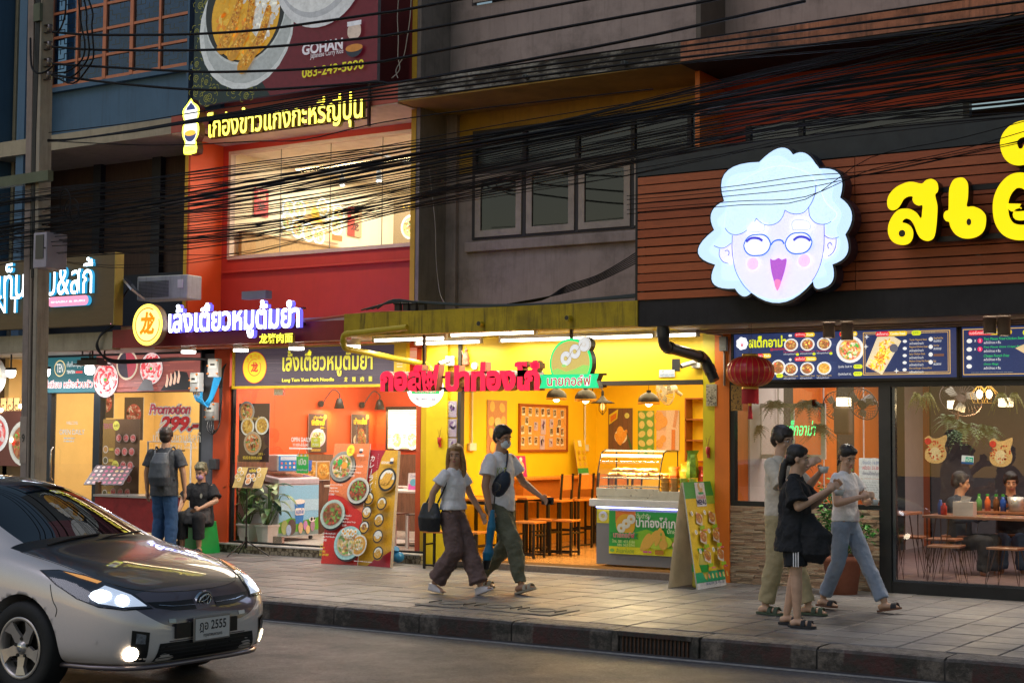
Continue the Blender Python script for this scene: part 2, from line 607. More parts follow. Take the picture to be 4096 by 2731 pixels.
mb=MB();mb.box(-9.2,9.3,-.185,.3,-.04,-.002)
mb.build('shopfront_strip',M('strip_concrete',(.1,.095,.09),.6,var=.3,bmp=.3),pavement)
def kerb_mat():
 m,nt,b=nodes_of('kerb_stone')
 t=nt.nodes.new('ShaderNodeTexCoord')
 sx=N(nt,'ShaderNodeSeparateXYZ');nt.links.new(t.outputs['Object'],sx.inputs[0])
 g=N(nt,'ShaderNodeNewGeometry')
 ab=N(nt,'ShaderNodeMath',operation='ABSOLUTE');nt.links.new(sx.outputs[0],ab.inputs[0])
 wob=N(nt,'ShaderNodeMath',operation='MULTIPLY_ADD');nt.links.new(noise(nt,4,4,.6,g.outputs['Position']),wob.inputs[0])
 wob.inputs[1].default_value=.12;nt.links.new(ab.outputs[0],wob.inputs[2])
 pc=ramp(nt,wob.outputs[0],[(.34,(.075,.018,.015)),(.355,(.17,.14,.115))])
 pc.node.color_ramp.interpolation='LINEAR'
 bare=ramp(nt,noise(nt,9,6,.75,g.outputs['Position']),[(.38,(.1,.1,.1)),(.58,(1,1,1))])
 c=mix(nt,bare,pc,(.035,.028,.022))
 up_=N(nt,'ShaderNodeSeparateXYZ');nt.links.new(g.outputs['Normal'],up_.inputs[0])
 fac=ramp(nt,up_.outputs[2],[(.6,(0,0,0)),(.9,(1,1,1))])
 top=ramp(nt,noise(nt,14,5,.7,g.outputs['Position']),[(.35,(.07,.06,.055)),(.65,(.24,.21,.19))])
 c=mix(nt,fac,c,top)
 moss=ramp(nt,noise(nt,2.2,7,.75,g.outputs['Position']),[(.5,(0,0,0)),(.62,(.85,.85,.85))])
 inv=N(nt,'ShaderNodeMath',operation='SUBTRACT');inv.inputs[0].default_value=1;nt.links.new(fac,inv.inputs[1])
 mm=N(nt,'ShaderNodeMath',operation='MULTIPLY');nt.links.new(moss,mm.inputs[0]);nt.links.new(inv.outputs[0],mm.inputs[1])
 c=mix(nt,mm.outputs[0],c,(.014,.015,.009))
 nt.links.new(c,b.inputs['Base Color'])
 b.inputs['Roughness'].default_value=.55
 bump(nt,b,noise(nt,26,7,.75,g.outputs['Position']),.02,.8)
 return m
KM=kerb_mat()
kerb=MB();kerb.box(-60,60,-4.48,-4.195,-.4,-.03)
kerbo=tag(kerb.build('kerb',MATS['mortar']),kind='structure')
ks=MB()
a=.492
prof=[(-4.495,-.2),(-4.49,-.03),(-4.47,-.008),(-4.44,0.),(-4.2,0.),(-4.2,-.2)]
def kerb_mesh(a):
 k=MB()
 n=8;vs=[]
 for i in range(n+1):
  x=-a+2*a*i/n
  e=.006 if i in(0,n)else 0
  for(y,z)in prof:vs.append((x,y+e,z-e))
 q=len(prof)
 fs=[(i*q+j,i*q+j+1,(i+1)*q+j+1,(i+1)*q+j)for i in range(n)for j in range(q-1)]
 fs=[f[::-1]for f in fs]
 fs+=[tuple(range(q)),tuple(range(n*q,n*q+q))[::-1]]
 k.add(vs,fs)
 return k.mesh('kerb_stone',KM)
kmesh=kerb_mesh(a)
dx0=P(1405,1480,-4.49).x;dx1=P(1608,1500,-4.49).x
x=dx0-.5
while x>-7:
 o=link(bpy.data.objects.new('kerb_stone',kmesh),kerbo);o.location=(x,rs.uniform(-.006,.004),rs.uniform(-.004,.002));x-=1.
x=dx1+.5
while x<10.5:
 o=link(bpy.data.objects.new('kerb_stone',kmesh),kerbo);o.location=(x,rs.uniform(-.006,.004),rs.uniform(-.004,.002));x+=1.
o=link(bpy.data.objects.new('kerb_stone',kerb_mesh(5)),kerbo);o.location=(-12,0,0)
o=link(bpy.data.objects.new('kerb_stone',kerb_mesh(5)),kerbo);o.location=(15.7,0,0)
t=thing('storm_drain','rusty barred storm drain inlet let into the kerb face','drain',((dx0+dx1)/2,-4.49,-.18))
hw=(dx1-dx0)/2
mb=MB();mb.box(-hw+.005,-hw+.07,-.02,.28,-.05,.175).box(hw-.07,hw-.005,-.02,.28,-.05,.175).box(-hw+.07,hw-.07,-.02,.28,.13,.176).box(-hw+.07,hw-.07,.2,.28,-.05,.13)
mb.build('surround',KM,t,bevel=.008)
bar=MB();bar.box(-.006,.006,-.008,.008,-.03,.132);bme=bar.mesh('bar',M('rusty_iron',(.09,.045,.025),.8,metal=.4,var=.5,scale=30))
for i in range(17):
 o=link(bpy.data.objects.new('bar',bme),t);o.location=(-hw+.11+i*(2*hw-.22)/16,0.,0)
CVM=M('cover_concrete',(.16,.145,.13),.6,var=.35,scale=8,bmp=.5,bscale=60,dirt=.5)
STM=M('dark_steel',(.03,.03,.03),.4,metal=.8)
for(px,py,lab)in((1118,1375,'light concrete inspection cover with a raised iron handle nearest the car'),(1208,1385,'middle concrete inspection cover between two others in the pavement'),(1302,1394,'worn concrete inspection cover, third and nearest the storm drain')):
 g=PZ(px,py)
 t=thing('inspection_cover',lab,'manhole cover',(g.x,-3.72+.01*(px%3),.004),0,'covers in the pavement')
 mb=MB();mb.box(-.25,.25,-.27,.27,-.03,.006);mb.build('slab',CVM,t,bevel=.006)
 mb=MB();mb.tube([(.13*math.cos(q/10*2*PI),.13*math.sin(q/10*2*PI),.008)for q in range(11)],.006,5);mb.build('cast_ring',CVM,t)
 for sx in(-1,1):
  mb=MB();mb.tube([(sx*.2,-.1,0.),(sx*.2,-.1,.014),(sx*.2,.1,.014),(sx*.2,.1,0.)],.005,6);mb.build('handle',STM,t)
g=PZ(185,1200)
# ====== BUILDINGS
def wallbox(name,par,mat,*bx,**k):
 m=MB();m.box(*bx);return m.build(name,mat,par,**k)
def wall_with_hole(name,par,mat,x0,x1,z0,z1,hx0,hx1,hz0,hz1,y0=.67,y1=.79):
 m=MB()
 m.box(x0,x1,y0,y1,z0,hz0);m.box(x0,x1,y0,y1,hz1,z1);m.box(x0,hx0,y0,y1,hz0,hz1);m.box(hx1,x1,y0,y1,hz0,hz1)
 return m.build(name,mat,par)
DARKROOM=M('dark_interior',(.02,.02,.022),.8)
DGL=glass('dark_window_glass',(.1,.12,.13),.9,.02)
CLR=glass('clear_glass',(.97,.98,.97),.9,.005)
BF=M('black_frame',(.012,.013,.016),.4,metal=.3,var=.3)
TAN=M('tan_render',(.36,.285,.265),.8,var=.12,scale=3,bmp=.15,dirt=.5,streak=.25)
GREY=M('grey_render',(.25,.215,.195),.85,var=.12,scale=3,bmp=.15,dirt=.4,streak=.3)
def slab_stained():
 m,nt,b=nodes_of('stained_slab_edge')
 g=N(nt,'ShaderNodeNewGeometry')
 mp=N(nt,'ShaderNodeMapping');nt.links.new(g.outputs['Position'],mp.inputs[0]);mp.inputs['Scale'].default_value=(1.1,1,3)
 st=ramp(nt,noise(nt,1.1,9,.72,mp.outputs[0]),[(.42,(0,0,0)),(.56,(1,1,1))])
 mp2=N(nt,'ShaderNodeMapping');nt.links.new(g.outputs['Position'],mp2.inputs[0]);mp2.inputs['Scale'].default_value=(14,1,1.3)
 st2=ramp(nt,noise(nt,1.,6,.7,mp2.outputs[0]),[(.5,(0,0,0)),(.7,(.8,.8,.8))])
 base=ramp(nt,noise(nt,3,5,.6,g.outputs['Position']),[(.3,(.36,.35,.3)),(.7,(.46,.43,.37))])
 c=mix(nt,st2,base,(.1,.075,.05));c=mix(nt,st,c,(.035,.028,.018))
 nt.links.new(c,b.inputs['Base Color']);b.inputs['Roughness'].default_value=.85
 bump(nt,b,noise(nt,12,8,.75,g.outputs['Position']),.02,.6)
 return m
SLABM=slab_stained()
PIPE=M('pvc_pipe_grey',(.1,.12,.12),.5)
# ------ yellow doughnut shop building
yb=thing('shophouse','tan shophouse with yellow ground floor and white casement windows above','building',(0,0,0),0,'row of shophouses')
YW=M('yellow_paint',(.86,.56,.012),.5,var=.05,scale=2,bmp=.06)
YWD=M('yellow_paint_weathered',(.5,.36,.012),.7,var=.2,scale=4,bmp=.25,dirt=.55,dirtcol=(.05,.04,.015),streak=.8)
YUP=M('ochre_render',(.46,.27,.03),.8,var=.12,scale=3,bmp=.15,dirt=.4,streak=.2)
zt=5.86
wx0=P(1087,400,.67).x;wz0=P(1090,552,.67).z;wz1=P(1087,303,.67).z
wall_with_hole('upper_wall',yb,TAN,0.,4.,3.06,5.05,wx0,3.75,wz0,5.04)
wall_with_hole('ochre_wall_band',yb,YUP,0.,4.,5.05,zt,wx0,3.75,5.06,wz1,.672)
wallbox('room_back',yb,DARKROOM,.1,3.9,1.6,1.7,3.1,5.8)
wallbox('sill_moulding',yb,TAN,.36,3.98,.6,.668,wz0-.16,wz0-.03,bevel=.01)
wallbox('party_wall_fin',yb,GREY,-.005,.06,.004,.67,3.06,12)
wallbox('fin_edge_trim',yb,M('ochre_trim',(.55,.33,.02),.6),-.075,0.,-.004,.02,3.1,12)
wallbox('pilaster',yb,TAN,.06,.22,.6,.669,3.06,zt)
wallbox('balcony_slab',yb,SLABM,0.,4.,-.4,.9,5.87,6.1)
wallbox('balcony_soffit',yb,M('ochre_soffit',(.36,.22,.05),.85,var=.25,scale=2,dirt=.5),0.,4.,-.39,.9,5.85,5.868)
uz=P(1090,14,.67).z
wall_with_hole('top_wall',yb,TAN,0.,4.,6.1,8.2,P(1084,5,.67).x,2.,uz,8.)
wallbox('top_room_back',yb,DARKROOM,.1,3.9,1.6,1.7,6.2,8.1)
for i,xx in enumerate((.62,1.95,3.3)):
 m=MB();m.cyl((xx,-.48,5.93),(xx,-.38,5.93),.028,n=12).cyl((xx,-.483,5.93),(xx,-.479,5.93),.02,mi=1,n=12)
 m.build('drain_spout',[PIPE,BLACK and BF],yb)
def casement(par,x0,x1,z0,z1,y,fm,gm,fw=.075,name='window'):
 f=MB();f.box(x0,x0+fw,y,y+.05,z0,z1).box(x1-fw,x1,y,y+.05,z0,z1).box(x0+fw,x1-fw,y,y+.05,z0,z0+fw).box(x0+fw,x1-fw,y,y+.05,z1-fw,z1)
 fo=f.build(name,fm,par)
 g=MB();g.box(x0+fw,x1-fw,y+.02,y+.028,z0+fw,z1-fw);g.build('pane',gm,fo)
 return fo
WFR=M('old_white_window_paint',(.4,.33,.29),.6,var=.15,scale=9,dirt=.35)
ed=[P(q,450,.67).x for q in(1095,1201,1212,1322,1332,1450,1460,1580)]
tz=5.02
for i in range(4):
 casement(yb,ed[2*i],ed[2*i+1],wz0+.03,tz,.63,WFR,DGL,.085)
m=MB()
m.box(wx0,3.75,.65,.7,tz+0.,tz+.09).box(wx0,3.75,.65,.7,wz1-.06,wz1).box(wx0,wx0+.05,.648,.7,wz0,wz1).box(wx0,3.75,.652,.7,wz0,wz0+.03)
for i in(1,3,5,7):
 m.box(ed[i]+.002,ed[i]+.055,.646,.7,wz0,wz1)
m.build('window_surround',M('dark_window_frame',(.03,.026,.03),.6),yb)
m=MB();m.box(wx0,3.75,.68,.69,tz+.09,wz1-.06);m.build('transom_pane',glass('transom_glass',(.15,.2,.2),.8,.08),yb)
casement(yb,P(1090,5,.67).x,1.35,uz+.03,7.9,.63,WFR,DGL,.085)
wallbox('canopy_fascia',yb,YWD,0.,4.,-1.42,-1.25,2.8,3.07)
m=MB();m.box(0.,4.,-1.25,.8,2.84,3.05);m.build('canopy',YWD,yb)
m=MB();m.box(.1,4.1,.6,4.5,2.84,3.);m.build('ceiling',M('cream_ceiling',(.72,.66,.5),.7),yb)
m=MB();m.box(.06,.2,.1,4.5,.1,2.84);m.build('side_wall',YW,yb)
m=MB();m.box(4.1,4.2,.1,4.5,.1,2.84);m.build('side_wall',YW,yb)
m=MB();m.box(.1,4.2,4.4,4.5,.1,2.84);m.build('back_wall',YW,yb)
m=MB();m.box(.1,4.2,0.,4.5,-.04,.098);
m.build('floor',M('glossy_tan_tile_floor',(.5,.24,.07),.22,var=.15,scale=5,wood='x'),yb)
m=MB();m.box(.75,4.1,-.16,0.,-.04,.07);m.build('step',M('granite_step',(.16,.12,.1),.4,var=.3,scale=30),yb)
hy=P(1500,880,.05)
m=MB();m.box(.75,4.1,0.,.12,hy.z+.03,2.84);m.build('front_lintel',YW,yb)
m=MB();m.box(.72,4.1,-.03,.14,hy.z-.02,hy.z+.03);m.build('shutter_rail',M('dark_shutter_rail',(.03,.022,.015),.6),yb)
m=MB();m.box(.23,.55,-.02,.12,0.,2.84);m.build('front_pillar',M('bright_yellow_pillar',(.86,.62,.01),.45,var=.08,scale=3),yb)
m=MB();m.box(.55,.72,.02,.12,0.,2.84);m.build('front_pillar',YW,yb)
m=MB();m.box(.715,.765,-.03,.05,0.,2.84);m.build('shutter_guide',MATS['dark_shutter_rail'],yb)
m=MB();m.box(4.1,4.245,-.02,.12,0.,2.84);m.build('front_pillar',M('lime_yellow_pillar',(.62,.52,.01),.45,var=.12,scale=3,dirt=.2),yb)
# ------ red noodle shop building
rb=thing('shophouse','red painted shophouse with glazed noodle shop and lit upstairs window','building',(0,0,0),0,'row of shophouses')
RW=M('red_render',(.44,.028,.016),.6,var=.08,scale=3,bmp=.06,streak=.1)
RO=M('orange_red_paint',(.62,.075,.015),.5,var=.06,scale=3,bmp=.06)
RSL=M('faded_red_slab',(.5,.11,.07),.7,var=.15,scale=3,bmp=.2,dirt=.2,streak=.15)
rwx0,rwx1=P(527,450,.67).x,-.12;rwz0=P(527,597,.67).z;rwz1=P(527,350,.67).z
wall_with_hole('upper_wall',rb,RW,-4.,-.07,3.06,5.87,rwx0,rwx1,rwz0,rwz1)
wallbox('wall_ledge',rb,RW,-3.95,-.08,.62,.668,rwz0-.2,rwz0-.17,bevel=.008)
wallbox('party_wall_fin',rb,RO,-4.07,-3.999,0.,.67,3.06,5.86)
wallbox('fin_edge_trim',rb,MATS['ochre_trim'],-4.1,-4.04,-.006,.02,3.1,5.85)
wallbox('balcony_slab',rb,RSL,-4.,-.002,-.4,.9,5.85,6.1)
wallbox('balcony_soffit',rb,M('cream_soffit',(.66,.56,.42),.7,var=.15,scale=3,dirt=.3),-3.99,-.01,-.39,.7,5.835,5.849)
wallbox('top_wall',rb,M('dark_red_wall',(.16,.008,.006),.7,var=.2,scale=3),-4.,-.06,.67,.8,6.1,9)
wallbox('party_wall_fin',rb,MATS['dark_red_wall'],-.12,-.06,.002,.67,6.1,9)
CRM=M('cream_wall',(.78,.68,.48),.6,var=.04)
m=MB();m.box(-3.99,-3.93,.8,6.5,3.1,5.85);m.build('upstairs_wall',CRM,rb)
m=MB();m.box(-.12,-.06,.8,6.5,3.1,5.85);m.build('upstairs_wall',CRM,rb)
m=MB();m.box(-4,-.06,6.4,6.5,3.1,5.85);m.build('upstairs_wall',CRM,rb)
m=MB();m.box(-4,-.06,.8,6.5,5.76,5.84);m.build('upstairs_ceiling',M('white_ceiling',(.75,.7,.6),.7),rb)
m=MB();m.box(-4,-.06,.8,6.5,3.06,3.12);m.build('upstairs_floor',M('timber_floor',(.3,.18,.09),.4,wood='x',var=.25),rb)
wf=MB();fm=.045
wf.box(rwx0,rwx0+fm,.64,.74,rwz0,rwz1).box(rwx1-fm,rwx1,.64,.74,rwz0,rwz1).box(rwx0+fm,rwx1-fm,.64,.74,rwz0,rwz0+.05).box(rwx0+fm,rwx1-fm,.64,.74,rwz1-fm,rwz1)
wo_=wf.build('window',M('beige_window_frame',(.55,.42,.36),.5,metal=.2),rb)
npx=4
for i in range(npx):
 xa=rwx0+fm+(rwx1-rwx0-2*fm)*i/npx;xb=rwx0+fm+(rwx1-rwx0-2*fm)*(i+1)/npx
 g=MB();g.box(xa+.002,xb-.002,.7,.708,rwz0+.05,rwz1-fm);g.build('pane',CLR,wo_)
 if i:
  g=MB();g.box(xa-.003,xa+.003,.697,.711,rwz0+.05,rwz1-fm);g.build('pane_joint',M('silicone',(.2,.18,.15),.5),wo_)
RX=-3.48;RYB=PX(864,1000,RX).y
wallbox('canopy_fascia',rb,M('dark_red_fascia',(.3,.022,.02),.5,var=.12,scale=3,streak=.15),-4.,-.02,-1.4,-1.25,2.76,3.)
m=MB();m.box(-4.,-.02,-1.25,.8,2.8,3.06);m.build('canopy',M('pale_soffit',(.62,.46,.38),.6,var=.1,dirt=.2),rb)
m=MB();m.box(-4.,.1,-.02,.6,2.74,2.82);m.build('front_beam',RO,rb)
m=MB();m.box(RX-.06,RX,.13,5.6,.1,2.8);m.build('side_wall',RO,rb)
m=MB();m.box(-.02,.055,.1,5.6,.1,2.8);m.build('side_wall',RO,rb)
m=MB();m.box(RX,.05,RYB,RYB+.1,.1,2.8);m.build('back_wall',RO,rb)
m=MB();m.box(-4,.05,.12,5.6,2.78,2.8);m.build('ceiling',MATS['white_ceiling'],rb)
WOODP=M('walnut_panel',(.13,.065,.04),.4,wood='z',var=.4,scale=2)
m=MB();m.box(RX,RX+.03,.15,RYB,.12,1.32);m.build('wall_panelling',WOODP,rb)
m=MB();m.box(RX+.03,0.,RYB-.03,RYB,.12,1.32);m.build('wall_panelling',WOODP,rb)
m=MB();m.box(-4,.1,.02,5.6,0.,.118);m.build('floor',M('grey_tile_floor',(.42,.4,.38),.3,var=.25,scale=12),rb)
def plinth_mat():
 m,nt,b=nodes_of('patterned_tile')
 co=objco(nt,(9,9,9))
 vo=N(nt,'ShaderNodeTexVoronoi');vo.feature='DISTANCE_TO_EDGE';vo.inputs['Scale'].default_value=1.6;vo.inputs['Randomness'].default_value=.55
 nt.links.new(co,vo.inputs['Vector'])
 c=ramp(nt,vo.outputs['Distance'],[(.03,(.1,.07,.04)),(.09,(.46,.38,.27))])
 nt.links.new(c,b.inputs['Base Color']);b.inputs['Roughness'].default_value=.3
 return m
PLM=plinth_mat()
pl=MB();pl.box(-3.75,.22,-.08,.02,-.02,.1);pl.build('plinth',PLM,rb)
for i in range(15):
 m=MB();m.box(-3.75+i*.265,-3.75+i*.265+.258,-.09,-.081,0.,.098);m.build('plinth_tile',PLM,rb)
wallbox('plinth_cap',rb,M('white_marble_sill',(.5,.47,.44),.3,var=.12),-3.78,.23,-.13,.12,.1,.125,bevel=.006)
m=MB();m.box(-3.42,-3.13,-.04,.14,0.,2.8);m.build('front_pillar',RO,rb)
m=MB();m.box(-3.66,-3.425,-.02,.14,0.,2.8);m.build('front_pillar',M('grey_blue_pillar',(.11,.12,.15),.5),rb)
gf=MB();gz1=P(700,890,0.).z
gf.box(-3.13,-3.09,0.,.06,.125,gz1).box(-3.13,.23,0.,.06,gz1,gz1+.04).box(-3.13,.23,0.,.05,.125,.15)
go=gf.build('glass_front',BF,rb)
xs=[-3.09,P(627,1000,0.).x,P(863,1000,0).x,.22]
for i in range(3):
 g=MB();g.box(xs[i]+.004,xs[i+1]-.004,.02,.03,.15,gz1)
 g.build('pane' if i!=1 else 'glass_door',CLR,go)
m=MB()
for q in(0.,.05):
 m.cyl((xs[2]-.1-q*3.4,-.05,.95),(xs[2]-.1-q*3.4,-.05,1.75),.016,n=10)
m.build('door_handle',M('brushed_steel',(.55,.5,.46),.25,metal=1.),go)
for(a_,b_)in((xs[1],gz1-.1),(xs[1]+.03,.15)):
 m=MB();m.box(a_,a_+.16,0.,.05,b_,b_+.09);m.build('patch_fitting',MATS['brushed_steel'],go)
# ------ orange steak restaurant building
ob=thing('shophouse','orange shophouse with slatted sign front and large restaurant window','building',(0,0,0),0,'row of shophouses')
OR=M('orange_paint',(.72,.17,.012),.5,var=.08,scale=2,bmp=.08,streak=.15)
ODK=M('dark_orange_render',(.56,.06,.016),.65,var=.1,scale=2,streak=.15)
OSL=M('peeling_orange_slab',(.44,.17,.09),.85,var=.35,scale=5,bmp=.5,dirt=.85,streak=.6)
BLK=M('black_render',(.022,.02,.022),.75,var=.3,scale=4,streak=.3,dirtcol=(.006,.005,.004))
wallbox('balcony_slab',ob,OSL,4.,9.5,-.4,.9,5.87,6.1)
wallbox('balcony_soffit',ob,BLK,4.,9.5,-.39,.9,5.84,5.868)
wallbox('party_wall_fin',ob,OR,3.99,4.05,-.004,.67,3.06,5.84)
wallbox('party_wall_fin',ob,M('fin_grey',(.12,.1,.085),.8),4.,4.06,-.002,.67,6.1,9)
wallbox('top_wall',ob,TAN,4.06,9.5,.67,.8,6.1,9)
wallbox('beam',ob,ODK,4.05,9.5,.66,.8,5.28,5.84)
wallbox('upper_wall',ob,ODK,4.05,4.35,.67,.8,3.1,5.28)
wallbox('upper_wall_dark',ob,DARKROOM,4.35,9.5,1.1,1.2,3.1,5.28)
wallbox('window_post',ob,BF,4.34,4.4,.62,.72,4.3,5.27)
wallbox('window_post',ob,BF,5.,5.06,.62,.72,4.3,5.27)
wallbox('window_post',ob,BF,6.9,6.97,.62,.72,4.3,5.27)
m=MB();m.box(4.4,5.,.66,.668,4.3,5.27);m.build('pane',DGL,ob)
m=MB();m.box(5.06,6.9,.66,.668,4.3,5.27);m.build('pane',DGL,ob)
wallbox('canopy_top',ob,BLK,4.,9.5,-1.3,.8,3.,3.06)
wallbox('canopy_fascia',ob,BLK,4.,9.5,-1.4,-1.25,2.79,3.07)
m=MB();m.box(4.,9.5,-1.25,.8,2.82,2.99);m.build('canopy',M('taupe_soffit',(.3,.23,.19),.7,var=.15),ob)
WH=M('white_wall',(.7,.66,.66),.6,var=.05)
m=MB();m.box(4.26,4.45,.1,7.2,0.,2.9);m.build('side_wall',OR,ob)
m=MB();m.box(9.3,9.4,.1,7.2,0.,2.9);m.build('side_wall',OR,ob)
m=MB();m.box(4.3,9.4,7.1,7.2,0.,2.9);m.build('back_wall',M('slate_wall',(.1,.1,.12),.6),ob)
m=MB();m.box(4.3,9.4,.1,7.2,2.78,2.82);m.build('ceiling',M('dark_ceiling',(.1,.08,.08),.7),ob)
m=MB();m.box(4.3,9.4,.02,7.2,-.03,.04);m.build('floor',M('mauve_tile_floor',(.24,.17,.17),.35,var=.25,scale=6),ob)
m=MB();m.box(4.252,4.43,-.03,.13,0.,2.84);m.build('front_pillar',OR,ob)
gx0=4.43;dz=P(1690,1160,0.).z;gt=P(1690,892,0).z
fr=MB()
fr.box(gx0,gx0+.055,-.01,.08,dz,gt).box(gx0,9.3,-.02,.09,gt,gt+.1).box(gx0+.055,6.16,-.01,.08,dz,dz+.05)
fr.box(6.16,6.29,-.03,.09,0.,gt).box(6.29,9.3,-.02,.08,0.,.12).box(9.2,9.3,-.02,.08,.12,gt)
fo=fr.build('window',BF,ob)
g=MB();g.box(gx0+.055,6.16,.03,.038,dz+.05,gt);g.build('pane',CLR,fo)
g=MB();g.box(6.29,9.2,.03,.038,.12,gt);g.build('pane',CLR,fo)
g=MB();g.box(6.292,6.33,0.,.06,.12,gt).box(6.29,9.2,-.002,.06,.12,.14);g.build('pane_edge',M('gunmetal',(.06,.07,.09),.25,metal=.8),fo)
sw=MB();sw.box(gx0,6.16,.01,.1,0.,dz);sw.build('low_wall',MATS['mortar'],ob)
STN=[M('ledger_stone_%d'%i,c,.7,var=.2,scale=9,bmp=.6,bscale=50,wood='x')for i,c in enumerate([(.44,.32,.21),(.38,.26,.17),(.48,.37,.26),(.4,.25,.16)])]
rs=random.Random(11)
panels=[]
strip=MB();nst=0
rowsz=[]
z=0.
while z<dz-.01:
 h=rs.choice([.016,.022,.019]);rowsz.append((z,min(z+h,dz)));z+=h
for j,(z0,z1)in enumerate(rowsz):
 x=gx0-rs.uniform(0,.2)
 while x<6.16:
  ww=rs.uniform(.08,.26);xa=max(x,gx0);xb=min(x+ww,6.158)
  if xb-xa>.02:
   strip.box(xa+.0015,xb-.0015,-.006-rs.uniform(0,.016),.012,z0+.002,z1-.001,rs.randrange(4))
  x+=ww
tag(strip.build('stone_strips',STN,ob),kind='stuff')
# ------ blue building
bb=thing('shophouse','blue grey shophouse with orange grid window above the shabu restaurant','building',(0,0,0),0,'row of shophouses')
BL=M('blue_grey_render',(.075,.155,.25),.75,var=.08,scale=2,bmp=.12,streak=.2)
BG=M('beige_slab',(.42,.36,.25),.75,var=.12,scale=3,dirt=.3,streak=.2)
wy=.1
bz0=P(240,183,wy).z;bx0=P(116,150,wy).x;bx1=P(441,150,wy).x
wallbox('upper_wall',bb,BL,bx0-.9,-4.1,wy,wy+.15,6.05,bz0)
wallbox('upper_wall',bb,BL,bx0-.9,bx0,wy,wy+.15,bz0,9)
wallbox('window_sill',bb,BL,bx0-.1,bx1+.1,wy-.08,wy,bz0-.09,bz0-.02)
wallbox('party_wall_fin',bb,BL,-8.05,-7.9,-.35,.3,3.,9)
wallbox('fin_face',bb,BL,P(45,100,-.35).x,P(62,100,-.35).x,-.36,0.,3.,9)
wallbox('party_wall_fin',bb,BL,-4.12,-4.08,0.,.67,6.1,9)
wallbox('balcony_slab',bb,BG,-8.,-4.,-.4,.9,5.84,6.07)
wallbox('room_back',bb,M('blue_room',(.1,.13,.17),.8),-8,-4.1,1.2,1.3,6.,9)
wallbox('lower_wall',bb,M('brown_shutter',(.055,.028,.018),.7,wood='z',var=.3,scale=2),-8,-4.1,.9,1.,3.,5.84)
wallbox('lower_wall_post',bb,M('navy_post',(.012,.016,.025),.6),P(215,600,.85).x,P(232,600,.85).x,.8,.9,3.,5.84)
wallbox('lower_wall_post',bb,MATS['navy_post'],P(350,600,.85).x,P(370,600,.85).x,.8,.9,3.,5.84)
wallbox('lower_wall_sill',bb,MATS['navy_post'],-8,-4.1,.78,.9,3.,P(300,632,.8).z)
OF=M('salmon_window_frame',(.62,.21,.1),.5,var=.15,scale=8)
BGL=glass('blue_window_glass',(.6,.7,.8),.9,.03)
vx=[P(q,120,wy).x for q in(118,178,241,303,368,437)]
hz=[P(240,q,wy).z for q in(182,127,67,10)]
hz.append(hz[-1]*2-hz[-2])
wn_=MB()
for i,xx in enumerate(vx):
 ww=.035 if i in(0,2,3,5)else .022
 wn_.box(xx-ww,xx+ww,wy-.02,wy+.05,hz[0],hz[-1])
for i,zz in enumerate(hz):
 ww=.04 if i==0 else .02
 for k in range(5):wn_.box(vx[k]+.03,vx[k+1]-.03,wy-.012,wy+.04,zz-ww,zz+ww)
wo2=wn_.build('window',OF,bb)
lat=MB()
rs=random.Random(5)
for k in range(5):
 for j in range(4):
  g=MB();g.box(vx[k]+.03,vx[k+1]-.03,wy+.01,wy+.016,hz[j]+.02,hz[j+1]-.02);g.build('pane',BGL,wo2)
GR=M('window_grille',(.3,.24,.18),.6)
X0,X1,Z0,Z1=vx[0],vx[-1],hz[0],hz[-1]
nx,nz=34,20
for i in range(nx):
 for j in range(nz):
  xa=X0+(X1-X0)*i/nx;za=Z0+(Z1-Z0)*j/nz;dx_=(X1-X0)/nx;dz_=(Z1-Z0)/nz
  if(i+2*j)%4 in(0,1):lat.box(xa,xa+dx_,wy+.1,wy+.11,za-.006,za+.006)
  if(i*3+j)%5 in(0,2):lat.box(xa-.006,xa+.006,wy+.101,wy+.109,za,za+dz_)
tag(lat.build('grille',GR,bb),kind='stuff')
wallbox('curtain',bb,M('blue_curtain',(.22,.38,.55),.9,var=.2,scale=3),X0,X1,wy+.3,wy+.32,Z0,Z1)
wallbox('canopy_fascia',bb,BG,-12,-4.,-1.4,-1.25,2.74,2.98)
m=MB();m.box(-12,-4.,-1.25,.9,2.78,2.99);m.build('canopy',M('white_soffit',(.6,.58,.55),.6,var=.1),bb)
TW=M('warm_tan_wall',(.76,.53,.22),.6,var=.08,scale=2)
m=MB();m.box(-7.95,-3.7,3.2,3.3,0,2.78);m.build('back_wall',TW,bb)
m=MB();m.box(-8.,-7.9,.1,3.3,0,2.78);m.build('side_wall',TW,bb)
m=MB();m.box(-3.7,-3.56,.1,3.3,0,2.78);m.build('side_wall',TW,bb)
m=MB();m.box(-7.95,-3.7,.1,3.3,0.,.06);m.build('floor',MATS['grey_tile_floor'],bb)
m=MB();m.box(-7.95,-3.7,.1,3.3,2.76,2.779);m.build('ceiling',MATS['white_ceiling'],bb)
bt=P(430,900,0).z
f=MB();xa=P(112,1000,0).x;xb=P(217,1000,0).x;xc=P(232,1000,0).x;xd=-3.66
f.box(xa-.06,xa+.06,-.02,.08,0,bt).box(xb,xc,-.03,.09,0,bt).box(xa-.06,xd,-.04,.1,bt,bt+.09).box(xd-.05,xd,-.02,.08,0,bt).box(xa,xd,-.02,.08,0,.1)
fo=f.build('shopfront',M('navy_frame',(.012,.02,.032),.35),bb)
for(p,q)in((xa+.06,xb),(xc,xd-.05)):
 g=MB();g.box(p,q,.02,.028,.1,bt);g.build('pane',CLR,fo)
m=MB();m.tube([(xa+.14,-.03,.9),(xa+.14,-.07,.95),(xa+.14,-.07,1.35),(xa+.14,-.03,1.4)],.014,8);m.build('door_handle',MATS['brushed_steel'],fo)
